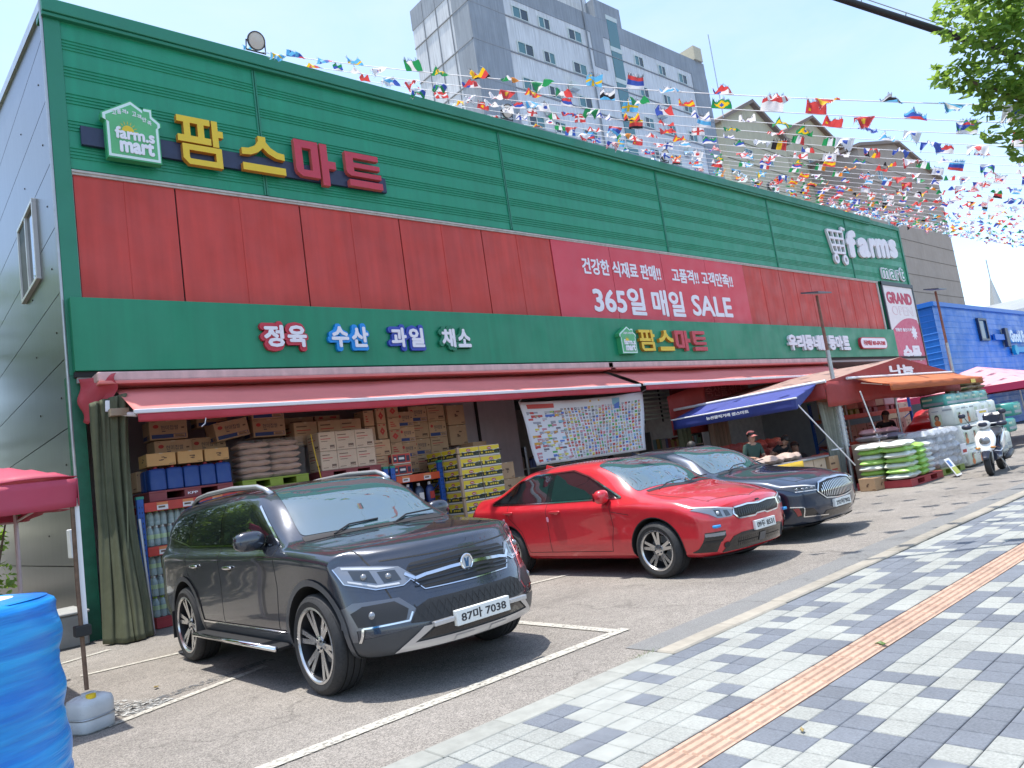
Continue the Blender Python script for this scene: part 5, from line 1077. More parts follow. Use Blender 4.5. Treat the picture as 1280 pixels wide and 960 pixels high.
def mirror_handles(root, bd, paint, my, mz, hs, chrome=False, mw=.12, side=(-1, 1)):
    for sx in side:
        x = bd.x_at(my, mz)
        mo = obj('mirror', blob((sx * (x + mw), my - .02, mz + .03), (mw * .95, .075, .085), (20, 12), 2.6), paint, root, smooth=True, local=True)
        obj('mirror_glass', MB().box((sx * (x + mw) - mw * .75, my + .05, mz - .02), (sx * (x + mw) + mw * .75, my + .057, mz + .08)), CHR, mo, local=True); obj('mirror_arm', MB().tube([(sx * (x - .02), my, mz - .05), (sx * (x + mw * .6), my - .01, mz - .03)], .022, 8), BLK, mo, local=True)
        for (hy, hz) in hs:
            x = bd.x_at(hy, hz); obj('door_handle', blob((sx * (x + .016), hy, hz), (.018, .11, .018), (14, 8), 2.6), CHR if chrome else paint, root, smooth=True, local=True); obj('handle_cup', blob((sx * (x - .006), hy - .01, hz - .012), (.012, .06, .03), (12, 8), 2.2), BLK if chrome else paint, root, smooth=True, local=True)
# ---------------------------------------------------------------- grey SUV
def sec(w_, zb, hood=None, roof=None):
    """w_: (bottom, sill, low, mid, shoulder, belt) half widths with z; upper points follow"""
    return w_
def keys_from(tab):
    """tab rows: s, zb, [(w,z) bottom edge, sill, low, mid, shoulder, belt], [(w,z) u1, u2, u3], ztop"""
    return [(s, [(0, zb)] + lo + up + [(0, zt)]) for s, zb, lo, up, zt in tab]
def lower(k, zb, zs, zl, zm, zh, zt, W, tuck=1.0):
    return [(W * .80 * k, zb), (W * .935 * k, zs), (W * .985 * k, zl), (W * .988 * k, zm), (W * 1.0 * k, zh), (W * .94 * k, zt)]
W_ = .925
suv_tab = [
    (0.00, .30, lower(.86, .31, .36, .50, .70, .84, .915, W_), [(.62, .945), (.42, .955), (.22, .962)], .966),
    (0.05, .285, lower(.92, .295, .345, .50, .72, .87, .945, W_), [(.68, .985), (.46, 1.0), (.24, 1.008)], 1.012),
    (0.14, .275, lower(.96, .285, .34, .50, .74, .90, .975, W_), [(.71, 1.01), (.48, 1.03), (.25, 1.038)], 1.042),
    (0.50, .27, lower(.985, .28, .34, .52, .77, .96, 1.035, W_), [(.74, 1.06), (.50, 1.075), (.26, 1.085)], 1.09),
    (1.05, .27, lower(1.0, .28, .34, .54, .80, 1.0, 1.085, W_), [(.77, 1.105), (.52, 1.125), (.27, 1.135)], 1.14),
    (1.32, .27, lower(1.0, .28, .34, .54, .81, 1.02, 1.105, W_), [(.80, 1.13), (.56, 1.150), (.29, 1.165)], 1.17),
    (1.46, .27, lower(1.0, .28, .34, .54, .81, 1.025, 1.112, W_), [(.80, 1.20), (.60, 1.25), (.32, 1.268)], 1.275),
    (1.85, .27, lower(1.0, .28, .34, .54, .82, 1.035, 1.125, W_), [(.815, 1.36), (.665, 1.54), (.38, 1.59)], 1.60),
    (2.16, .27, lower(1.0, .28, .34, .54, .82, 1.04, 1.13, W_), [(.82, 1.43), (.69, 1.66), (.46, 1.715)], 1.725),
    (2.70, .27, lower(1.0, .28, .34, .54, .82, 1.045, 1.14, W_), [(.825, 1.45), (.70, 1.69), (.50, 1.755)], 1.77),
    (3.50, .27, lower(1.0, .28, .34, .54, .82, 1.05, 1.15, W_), [(.82, 1.45), (.69, 1.68), (.50, 1.745)], 1.76),
    (4.20, .28, lower(.985, .29, .35, .55, .83, 1.06, 1.16, W_), [(.80, 1.45), (.67, 1.66), (.49, 1.725)], 1.735),
    (4.55, .31, lower(.96, .32, .38, .57, .84, 1.06, 1.165, W_), [(.77, 1.42), (.62, 1.58), (.45, 1.635)], 1.645),
    (4.74, .36, lower(.93, .37, .42, .58, .84, 1.05, 1.14, W_), [(.70, 1.24), (.52, 1.31), (.32, 1.335)], 1.34),
    (4.83, .44, lower(.88, .45, .48, .60, .82, 1.0, 1.08, W_), [(.62, 1.11), (.42, 1.13), (.22, 1.14)], 1.145)]
def glass_set(bd, root, side_wins, names=None, seams=(), trim=None, trimpts=None):
    for sd in 'LR':
        for i, w_ in enumerate(side_wins):
            m = MB(); bd.patch(m, sd, [w_], .004); pobj('side_window', m, CGL, root)
        if seams:
            m = MB(); bd.patch(m, sd, [p for s_ in seams for p in line_polys(s_, .007)], .0015); pobj('door_seam', m, DARK, root)
        if trimpts is not None:
            m = MB(); bd.patch(m, sd, [p for s_ in trimpts for p in line_polys(s_, .016)], .0065); pobj('window_trim', m, trim, root)
SUVZ = lambda z: z if z < 1.12 else 1.12 + (z - 1.12) * .845
suv_tab = [(a, b, [(x, SUVZ(z)) for x, z in lo], [(x, SUVZ(z)) for x, z in up], SUVZ(zt)) for a, b, lo, up, zt in suv_tab]
def build_suv(loc, rz):
    root = thing('parked_suv', 'dark grey SUV with chrome wheels parked nearest the camera', 'car', loc, 'cars parked nose out in front of the mart', rz)
    PNT = P('paint_grey', (.046, .053, .070), .24, metal=.55, coat=1.0, flake=.05, wst=.15, wss=3)
    bd = Body(keys_from(suv_tab), 4.83, .43, .10, [(.2, .10), (.34, .03), (.46, 0), (.62, .04), (.75, .10), (.88, .16), (.98, .22), (1.1, .22)], [(.3, .12), (.6, 0), (1.0, .03), (1.6, .10)], W_)
    wy = (.92, 3.785); R0 = .378
    finish_body(bd, root, PNT, [(y, R0 + .01) for y in wy], .44)
    for y in wy:
        for sx in (-1, 1): wheel(root, sx * (W_ - .125), y, R0, .283, sx, 'suv')
    # side glass, seams, pillars, cladding
    wins = [rounded([(1.70, 1.158), (2.70, 1.175), (2.70, 1.526), (2.33, 1.521), (2.10, 1.458)], .03), rounded([(2.79, 1.175), (3.60, 1.183), (3.50, 1.526), (2.79, 1.530)], .03), rounded([(3.70, 1.204), (4.36, 1.297), (4.20, 1.458), (3.62, 1.513)], .04)]
    blk = [[(1.55, 1.141), (4.45, 1.166), (4.42, 1.314), (4.15, 1.500), (3.4, 1.559), (2.3, 1.555), (2.0, 1.458)]]
    for sd in 'LR': m = MB(); bd.patch(m, sd, blk, .002); pobj('pillar_trim', m, GLB, root)
    glass_set(bd, root, wins, seams=[[(1.55, .42), (1.50, .8), (1.52, 1.128)], [(2.745, .42), (2.745, 1.137)], [(3.66, 1.145), (3.64, .9), (3.38, .72), (3.30, .45)], [(1.55, .42), (3.30, .44)]], trim=CHR, trimpts=[[(1.62, 1.145), (3.62, 1.169), (3.74, 1.192), (4.40, 1.285), (4.36, 1.323)], [(1.5, 1.137), (2.02, 1.479)]])
    CLAD = P('clad_grey', (.075, .08, .09), .4, metal=.3, coat=.3)
    for sd in 'LR':
        m = MB(); bd.patch(m, sd, [p for y in wy for p in ring_polys(y, R0 + .01, .437, .485, -12, 192)], .012); pobj('wheel_arch', m, CLAD, root)
        m = MB(); bd.patch(m, sd, [[(1.40, .30), (3.32, .30), (3.32, .43), (1.40, .43)]], .008); pobj('sill_cladding', m, CLAD, root)
        m = MB(); bd.patch(m, sd, [[(1.42, .435), (3.3, .435), (3.3, .452), (1.42, .452)]], .010); pobj('sill_trim', m, CHR, root)
    for sx in (-1, 1):
        st = obj('running_board', MB().cbox((sx * .93 - .08, 1.42, .315), (sx * .93 + .08, 3.30, .355), .015), BLK, root, local=True); obj('step_trim', MB().tube([(sx * 1.012, 1.42, .335), (sx * 1.012, 3.30, .335)], .022, 8), CHR, st, smooth=True, local=True)
        rl = obj('roof_rail', MB().tube([(sx * .63, 2.06, 1.575), (sx * .64, 2.16, 1.625), (sx * .65, 2.30, 1.662), (sx * .655, 2.9, 1.690), (sx * .65, 3.6, 1.682), (sx * .64, 3.9, 1.66), (sx * .63, 4.10, 1.60)], .026, 8), P('rail_silver', (.55, .55, .57), .3, metal=.7), root, smooth=True, local=True)
        obj('mud_flap', MB().box((sx * .83 - .10, 4.19, .22), (sx * .83 + .10, 4.205, .5)), BLK, root, local=True)
    mirror_handles(root, bd, PNT, 1.80, 1.17, ((2.50, .965), (3.38, .98)), True, .14)
    # windscreen and rear glass
    m = MB(); bd.patch(m, 'top', [rounded([(-.70, 1.40), (0, 1.33), (.70, 1.40), (.585, 2.10), (0, 2.17), (-.585, 2.10)], .06)], .004); pobj('windscreen', m, WGL, root)
    m = MB(); bd.patch(m, 'top', [[(-.585, 2.06), (0, 2.12), (0, 2.165), (-.58, 2.10)], [(.585, 2.06), (.58, 2.10), (0, 2.165), (0, 2.12)]], .0055); pobj('sunshade_band', m, P('shade_green', (.03, .09, .08), .1), root)
    m = MB(); bd.patch(m, 'top', [[(-.72, 1.30), (0, 1.24), (.72, 1.30), (.70, 1.395), (0, 1.325), (-.70, 1.395)]], .003); pobj('cowl', m, BLK, root)
    for x0 in (-.45, .15): obj('wiper', MB().tube([(x0, 1.30, 1.16), (x0 + .2, 1.39, 1.215), (x0 + .5, 1.40, 1.222)], .008, 6), BLK, root, local=True)
    m = MB(); bd.patch(m, 'rear', [rounded([(-.56, 1.20), (.56, 1.20), (.46, 1.45), (-.46, 1.45)], .05)], .004); pobj('rear_window', m, CGL, root)
    # hood seam
    m = MB(); bd.patch(m, 'top', line_polys([(-.80, 1.28), (-.76, .6), (-.62, .20)], .008) + line_polys([(.80, 1.28), (.76, .6), (.62, .20)], .008), .0015); pobj('hood_seam', m, DARK, root)
    m = MB(); bd.patch(m, 'front', line_polys([(-.62, .952), (-.3, .944), (0, .940), (.3, .944), (.62, .952)], .010), .0015); pobj('hood_seam', m, DARK, root)
    # grille
    gp = rounded([(-.50, .84), (-.44, .905), (0, .925), (.44, .905), (.50, .84), (.40, .715), (-.40, .715)], .02)
    m = MB(); bd.patch(m, 'front', [gp], .003); gr = pobj('grille', m, MESHB, root)
    for z in (.745, .775, .855, .885): m = MB(); bd.patch(m, 'front', line_polys([(-.46, z - .006), (0, z + .004), (.46, z - .006)], .010), .012); pobj('slat', m, GLB, gr)
    m = MB(); bd.patch(m, 'front', line_polys([(-.50, .835), (-.44, .79), (-.36, .805), (-.15, .818), (0, .82), (.15, .818), (.36, .805), (.44, .79), (.50, .835)], .022), .016); pobj('chrome_bar', m, CHR, gr)
    m = MB(); bd.patch(m, 'front', line_polys([(-.50, .83), (-.40, .708), (0, .703), (.40, .708), (.50, .83)], .007), .010); pobj('grille_edge', m, CHR, gr)
    ye = bd.y_at(0, .83) - .02
    em = obj('emblem', MB().lathe([(.058, 0), (.062, .008), (.055, .014), (.047, .010)], 32, 0, lambda p: (p[0], ye - p[2], .832 + p[1] * 1.05)), CHR, root, smooth=40, local=True)
    m = MB()
    m.lathe([(.047, .004), (0, .006)], 28, 0, lambda p: (p[0], ye - p[2], .832 + p[1] * 1.05)); obj('emblem_field', m, LEDW, em, local=True)
    m = MB(); m.prism([(-.022, .035), (-.012, -.035), (.012, -.035), (.022, .035), (.008, .03), (0, -.005), (-.008, .03)], lambda p, t: (p[0], ye - (.0065 if t == 0 else .010), .832 + p[1])); obj('emblem_mark', m, P('emblem_blue', (.02, .10, .22), .3), em, local=True, fixn=True)
    # headlights
    hl = [[(.44, .815), (.53, .765), (.70, .765), (.85, .83), (.885, .94), (.85, .955), (.64, .92), (.52, .895)]]
    for k, q in (('L', mirx(hl)), ('R', hl)):
        m = MB(); bd.patch(m, 'front', q, .006, ylim=1.2); h = pobj('headlight', m, HLG, root); sg = -1 if k == 'L' else 1
        f_ = (lambda P_: P_) if sg > 0 else mirx
        m = MB(); bd.patch(m, 'front', f_([[(.54, .888), (.64, .908), (.84, .945), (.84, .928), (.64, .890)]]) + f_([[(.55, .772), (.69, .774), (.83, .833), (.83, .846), (.69, .788), (.55, .785)]]), .009, ylim=1.2); pobj('light_strip', m, LEDW, h)
        m = MB(); bd.patch(m, 'front', f_([[(.53, .80), (.64, .795), (.66, .88), (.55, .875)], [(.68, .80), (.80, .845), (.81, .915), (.70, .895)]]), .008, ylim=1.2); pobj('reflector_bowl', m, HLD, h)
        for xx, zz in ((.60, .838), (.745, .858)): yy_ = bd.y_at(sg * xx, zz); obj('projector', blob((sg * xx, yy_ + .012, zz), (.027, .027, .026), (14, 8), 2), HLG, h, smooth=True, local=True)
        m = MB(); bd.patch(m, 'front', f_(line_polys([(.885, .94), (.85, .825), (.70, .76), (.53, .76), (.44, .81)], .006)), .010, ylim=1.2); pobj('lamp_edge', m, CHR, h)
        # fog pod
        fp = [[(.55, .60), (.62, .665), (.80, .66), (.86, .62), (.84, .52), (.58, .53)]]
        m = MB(); bd.patch(m, 'front', f_([[(.50, .59), (.585, .685), (.84, .69), (.905, .64), (.88, .42), (.845, .42), (.85, .50), (.56, .51)]]), .004, ylim=1.0); pobj('fog_bezel', m, P('garnish_grey', (.13, .135, .15), .3, metal=.6, coat=.6), root)
        m = MB(); bd.patch(m, 'front', f_(fp), .007, ylim=1.0); pod = pobj('fog_pocket', m, BLK, root)
        yy_ = bd.y_at(sg * .76, .59); obj('fog_lamp', blob((sg * .76, yy_ + .004, .59), (.032, .025, .032), (14, 8), 2), HLG, pod, smooth=True, local=True)
        m = MB(); bd.patch(m, 'front', f_(line_polys([(.53, .575), (.56, .52), (.82, .51), (.835, .415)], .011)), .010, ylim=1.0); pobj('garnish', m, CHR, pod)
    # lower grille, bumper skirt, skid plate
    m = MB(); bd.patch(m, 'front', [[(-.56, .50), (-.50, .60), (-.40, .64), (.40, .64), (.50, .60), (.56, .50), (.40, .485), (-.40, .485)]], .004); lg = pobj('lower_grille', m, MESHB, root)
    m = MB(); polys = []
    for i in range(-8, 9): polys += line_polys([(i * .06 - .03, .50), (i * .06 + .03, .62)], .006) + line_polys([(i * .06 + .03, .50), (i * .06 - .03, .62)], .006)
    bd.patch(m, 'front', polys, .009); pobj('mesh_bars', m, BLK, lg)
    m = MB(); bd.patch(m, 'front', [[(-.90, .30), (.90, .30), (.90, .43), (.42, .48), (-.42, .48), (-.90, .43)]], .003, ylim=.95); pobj('bumper_skirt', m, P('skirt_grey', (.05, .052, .056), .45), root)
    m = MB(); bd.patch(m, 'front', [[(-.66, .315), (.66, .315), (.56, .365), (-.56, .365)], [(-.66, .315), (-.54, .365), (-.40, .465), (-.48, .465)], [(.66, .315), (.48, .465), (.40, .465), (.54, .365)]], .014, ylim=.95); pobj('skid_plate', m, SKID, root)
    m = MB(); bd.patch(m, 'front', [[(-.50, .38), (.50, .38), (.40, .445), (-.40, .445)]], .010); pobj('skid_slot', m, GLB, root)
    for xx in (-.16, .16): m = MB(); bd.patch(m, 'front', [[(xx - .10, .318), (xx + .10, .318), (xx + .08, .35), (xx - .08, .35)]], .019); pobj('skid_step', m, SKID, root)
    for sx in (-1, 1): obj('plate_lamp_bar', MB().box((sx * .36 - .09, bd.y_at(0, .47) - .022, .455), (sx * .36 + .09, bd.y_at(0, .47) + .02, .49)), SKID, root, local=True, bevel=.006)
    plate(root, '87마 7038', 0, bd.y_at(0, .465) - .016, .468, .52, .11)
    for sx in (-1, 1): m = MB(); bd.patch(m, 'rear', [[(sx * .55, .95), (sx * .86, .95), (sx * .86, 1.1), (sx * .55, 1.08)]], .005); pobj('tail_light', m, AMB, root)
    obj('antenna_fin', MB().add([(-.03, 3.95, 1.63), (.03, 3.95, 1.63), (.02, 4.18, 1.61), (-.02, 4.18, 1.61), (0, 4.12, 1.69)], [(0, 1, 4), (1, 2, 4), (2, 3, 4), (3, 0, 4)]), PNT, root, local=True)
    return root
# ---------------------------------------------------------------- sedans
def sedan_tab(L, W, ov, wb, hood0, hood1, roof, belt, cowl, wtop, rtop, rbase, deck, zb=.20):
    mid = ov + wb / 2; T = []
    def row(s, k, z0, zt_belt, up, zt): T.append((s, z0, lower(k, z0 + .01, z0 + .06, z0 + .22, .55 + (zt_belt - .8) * .4, zt_belt - .10, zt_belt, W), up, zt))
    row(0, .84, zb + .03, hood0 - .06, [(W * .60, hood0 - .035), (W * .42, hood0 - .02), (W * .2, hood0 - .012)], hood0 - .01)
    row(.05, .91, zb + .01, hood0 - .035, [(W * .66, hood0), (W * .46, hood0 + .015), (W * .24, hood0 + .022)], hood0 + .025)
    row(.15, .955, zb, hood0 - .01, [(W * .70, hood0 + .025), (W * .49, hood0 + .042), (W * .25, hood0 + .05)], hood0 + .053)
    row(.55, .985, zb, hood0 + .07, [(W * .74, hood0 + .105), (W * .52, hood0 + .122), (W * .27, hood0 + .13)], hood0 + .134)
    row(cowl - .12, 1, zb, belt - .05, [(W * .80, hood1 - .03), (W * .56, hood1 - .008), (W * .3, hood1 + .006)], hood1 + .01)
    row(cowl + .04, 1, zb, belt - .03, [(W * .82, hood1 + .0), (W * .60, hood1 + .045), (W * .32, hood1 + .075)], hood1 + .085)
    row((cowl + wtop) / 2, 1, zb, belt - .01, [(W * .82, belt + .17), (W * .66, roof - .20), (W * .38, roof - .155)], roof - .145)
    row(wtop, 1, zb, belt, [(W * .81, belt + .24), (W * .67, roof - .09), (W * .44, roof - .035)], roof - .025)
    row((wtop + rtop) / 2, 1, zb, belt + .01, [(W * .81, belt + .25), (W * .67, roof - .065), (W * .46, roof - .01)], roof)
    row(rtop, 1, zb, belt + .02, [(W * .80, belt + .22), (W * .65, roof - .10), (W * .44, roof - .05)], roof - .04)
    row((rtop + rbase) / 2, .99, zb, belt + .03, [(W * .77, belt + .15), (W * .62, roof - .22), (W * .42, roof - .18)], roof - .17)
    row(rbase, .975, zb + .01, belt + .03, [(W * .74, deck - .0), (W * .56, deck + .02), (W * .32, deck + .03)], deck + .034)
    row(L - .18, .95, zb + .04, belt + .02, [(W * .70, deck - .01), (W * .5, deck + .0), (W * .28, deck + .01)], deck + .012)
    row(L - .05, .91, zb + .10, belt - .02, [(W * .64, deck - .04), (W * .46, deck - .03), (W * .25, deck - .025)], deck - .022)
    row(L, .86, zb + .18, belt - .08, [(W * .58, deck - .10), (W * .42, deck - .09), (W * .22, deck - .085)], deck - .083)
    return T
def sedan_common(root, bd, PNT, W, L, ov, wb, R0, rim, style, wins, seams, trimpts, ws, rw, my, mz, hs, blk, hood):
    wy = (ov, ov + wb); finish_body(bd, root, PNT, [(y, R0 + .005) for y in wy], R0 + .045)
    for y in wy:
        for sx in (-1, 1): wheel(root, sx * (W - .128), y, R0, rim, sx, style)
    for sd in 'LR':
        m = MB(); bd.patch(m, sd, blk, .002); pobj('pillar_trim', m, GLB, root)
        m = MB(); bd.patch(m, sd, [p for y in wy for p in ring_polys(y, R0 + .005, R0 + .043, R0 + .053, -8, 188)], .004); pobj('arch_lip', m, BLK, root)
        m = MB(); bd.patch(m, sd, [[(ov + .42, .20), (ov + wb - .42, .20), (ov + wb - .42, .26), (ov + .42, .26)]], .004); pobj('sill', m, PNT, root)
    glass_set(bd, root, wins, seams=seams, trim=CHR, trimpts=trimpts)
    m = MB(); bd.patch(m, 'top', [ws], .004); pobj('windscreen', m, WGL, root); m = MB(); bd.patch(m, 'top', [rw], .004); pobj('rear_window', m, CGL, root)
    m = MB(); b0 = min(p[1] for p in ws); bd.patch(m, 'top', [[(-W * .74, b0 + .02), (0, b0 - .07), (W * .74, b0 + .02), (W * .72, b0 + .075), (0, b0 - .005), (-W * .72, b0 + .075)]], .003); pobj('cowl', m, BLK, root)
    for x0 in (-.5, .05): z0 = hood[1]; obj('wiper', MB().tube([(x0, b0 - .01, z0 + .035), (x0 + .25, b0 + .06, z0 + .09), (x0 + .55, b0 + .07, z0 + .10)], .008, 6), BLK, root, local=True)
    m = MB(); bd.patch(m, 'top', line_polys([(-W * .80, b0), (-W * .78, .7), (-W * .66, .24)], .008) + line_polys([(W * .80, b0), (W * .78, .7), (W * .66, .24)], .008) + line_polys([(-W * .66, .16 + .11), (0, .10), (W * .66, .16 + .11)], .007), .0015); pobj('hood_seam', m, DARK, root)
    mirror_handles(root, bd, PNT, my, mz, hs, False, .10)
    obj('antenna_fin', MB().add([(-.03, 3.3, bd.V[:, 2].max() - .03), (.03, 3.3, bd.V[:, 2].max() - .03), (.02, 3.52, bd.V[:, 2].max() - .07), (-.02, 3.52, bd.V[:, 2].max() - .07), (0, 3.48, bd.V[:, 2].max() + .03)], [(0, 1, 4), (1, 2, 4), (2, 3, 4), (3, 0, 4)]), PNT, root, local=True)
    return wy
def build_red(loc, rz):
    root = thing('parked_sedan', 'bright red sedan parked between the grey SUV and the navy sedan', 'car', loc, 'cars parked nose out in front of the mart', rz)
    PNT = P('paint_red', (.58, .022, .034), .30, metal=.15, coat=1.0, wst=.10, wss=3)
    L, W, ov, wb = 4.62, .895, .86, 2.68
    bd = Body(keys_from(sedan_tab(L, W, ov, wb, .79, .985, 1.45, .945, 1.06, 1.98, 3.28, 4.10, 1.09)), L, .25, .16, [(.15, .12), (.25, .07), (.42, .0), (.62, .0), (.74, .03), (.84, .09)], [(.3, .08), (.6, 0), (1.0, .06)], W)
    R0, rim = .325, .232
    wins = [rounded([(1.48, .975), (2.60, .985), (2.60, 1.325), (2.26, 1.32), (1.98, 1.24)], .03), rounded([(2.70, .985), (3.50, 1.005), (3.42, 1.24), (3.10, 1.31), (2.70, 1.328)], .03), rounded([(3.55, 1.01), (3.84, 1.03), (3.80, 1.06), (3.48, 1.215)], .02)]
    blk = [[(1.34, .955), (3.90, .995), (3.87, 1.045), (3.48, 1.25), (3.05, 1.342), (2.26, 1.345), (1.94, 1.245)]]
    seams = [[(1.56, .32), (1.48, .62), (1.50, .93)], [(2.66, .32), (2.665, .95)], [(3.50, .97), (3.46, .80), (3.22, .60), (3.12, .32)], [(1.56, .32), (3.12, .32)], [(1.2, .75), (1.48, .80)]]
    trimpts = [[(1.34, .955), (2.66, .968), (3.88, .995), (3.91, 1.03), (3.50, 1.255), (3.05, 1.347), (2.26, 1.35), (1.94, 1.25), (1.34, .96)]]
    sedan_common(root, bd, PNT, W, L, ov, wb, R0, rim, 'twin5', wins, seams, trimpts, rounded([(-.715, 1.13), (0, 1.0), (.715, 1.13), (.565, 1.88), (0, 1.95), (-.565, 1.88)], .06), rounded([(-.46, 3.40), (0, 3.34), (.46, 3.40), (.50, 3.98), (0, 4.06), (-.50, 3.98)], .06), 1.58, .965, ((2.48, .85), (3.46, .88)), blk, (.72, .96))
    # headlights, tiger-nose grille, bumper openings
    hl = [[(.42, .655), (.50, .625), (.66, .630), (.74, .685), (.84, .745), (.80, .765), (.62, .735), (.46, .705)]]
    for sg, f_ in ((1, lambda q: q), (-1, mirx)):
        m = MB(); bd.patch(m, 'front', f_(hl), .005, ylim=1.25); h = pobj('headlight', m, HLG, root)
        m = MB(); bd.patch(m, 'front', f_([[(.50, .640), (.56, .635), (.57, .705), (.52, .700)], [(.60, .640), (.66, .650), (.68, .725), (.61, .715)]]), .008, ylim=1.25); pobj('reflector_bowl', m, HLD, h)
        m = MB(); bd.patch(m, 'front', f_(line_polys([(.44, .705), (.62, .742), (.82, .770)], .012)), .009, ylim=1.25); pobj('light_strip', m, LEDW, h)
        for xx, zz in ((.54, .672), (.64, .685)): obj('projector', blob((sg * xx, bd.y_at(sg * xx, zz) + .01, zz), (.026, .026, .024), (12, 8), 2), LEDW, h, smooth=True, local=True)
        m = MB(); bd.patch(m, 'front', f_([[(.60, .49), (.80, .49), (.825, .28), (.68, .27), (.655, .37), (.60, .43)]]), .005, ylim=1.0); v = pobj('side_vent', m, GLB, root)
        m = MB(); bd.patch(m, 'front', f_([[(.60, .475), (.80, .48), (.80, .445), (.62, .44)]]), .010, ylim=1.0); pobj('turn_lamp', m, HLG, v)
        m = MB(); bd.patch(m, 'front', f_([[(.63, .395), (.80, .40), (.805, .38), (.65, .375)]]), .010, ylim=1.0); pobj('vent_fin', m, BLK, v)
        m = MB(); bd.patch(m, 'front', f_([rounded([(.54, .30), (.61, .30), (.61, .36), (.54, .36)], .03)]), .009); pobj('fog_ring', m, BLK, root)
        obj('parking_guard', MB().cbox((sg * .695 - .045, bd.y_at(sg * .70, .545) - .03, .53), (sg * .695 + .045, bd.y_at(sg * .70, .545) + .03, .56), .006), P('guard_blue', (.03, .28, .62), .5), root, local=True)
    gp = [[(-.46, .650), (-.43, .705), (-.20, .715), (0, .700), (.20, .715), (.43, .705), (.46, .650), (.40, .595), (-.40, .595)]]
    m = MB(); bd.patch(m, 'front', gp, .004); g_ = pobj('grille', m, MESHB, root)
    polys = []
    for i in range(-11, 12): polys += line_polys([(i * .038, .605), (i * .038 + .012, .69)], .007)
    m = MB(); bd.patch(m, 'front', polys, .010); pobj('mesh_bars', m, GLB, g_)
    m = MB(); bd.patch(m, 'front', line_polys([(-.46, .650), (-.43, .710), (-.20, .722), (0, .706), (.20, .722), (.43, .710), (.46, .650), (.40, .590), (.12, .582), (.08, .600), (-.08, .600), (-.12, .582), (-.40, .590), (-.46, .650)], .016), .012); pobj('grille_rim', m, CHR, g_)
    e = obj('emblem', MB().lathe([(.055, 0), (.055, .008), (.048, .010), (.046, .006), (0, .006)], 28, 0, lambda p: (p[0], bd.y_at(0, .750) - .012 - p[2], .70 + p[1] * .5)), CHR, root, smooth=40, local=True)
    ye = bd.y_at(0, .750) - .0185; obj('emblem_mark', text_to(MB(), 'KIA', lambda u, v, d: (u, ye - d, v), (-.036, .74, .036, .76), .002, 0, .03), PLK, e, local=True)
    m = MB(); bd.patch(m, 'front', [[(-.62, .25), (.62, .25), (.50, .41), (.38, .435), (-.38, .435), (-.50, .41)]], .005); lg = pobj('lower_grille', m, GLB, root)
    polys = [p for i in range(-12, 13) for p in line_polys([(i * .035, .29), (i * .035, .385)], .005)]; m = MB(); bd.patch(m, 'front', polys + line_polys([(-.43, .335), (.43, .335)], .006), .009); pobj('mesh_bars', m, MESHB, lg)
    m = MB(); bd.patch(m, 'front', [[(-.06, .29), (.06, .29), (.06, .385), (-.06, .385)]], .012); pobj('radar_cover', m, P('radar_grey', (.10, .10, .105), .4), lg)
    m = MB(); bd.patch(m, 'front', [[(-.88, .205), (.88, .205), (.86, .235), (-.86, .235)]], .014, ylim=.9); pobj('front_lip', m, BLK, root)
    plate(root, '09두 8531', .03, bd.y_at(0, .47) - .016, .472, .42, .105)
    STK = P('sticker_pink', (.75, .30, .42), .5)
    for y in (2.62, 3.55): x = bd.x_at(y, .72); 
    for sd in 'LR': m = MB(); bd.patch(m, sd, [rounded([(2.62, .725), (2.665, .72), (2.67, .79), (2.625, .795)], .02), ], .005); pobj('door_sticker', m, STK, root); m = MB(); bd.patch(m, sd, [rounded([(3.56, .735), (3.61, .73), (3.615, .80), (3.565, .805)], .02)], .005); pobj('door_sticker', m, STK, root)
    for sx in (-1, 1): m = MB(); bd.patch(m, 'rear', [[(sx * .45, .80), (sx * .84, .80), (sx * .84, .92), (sx * .45, .90)]], .005); pobj('tail_light', m, AMB, root)
    return root
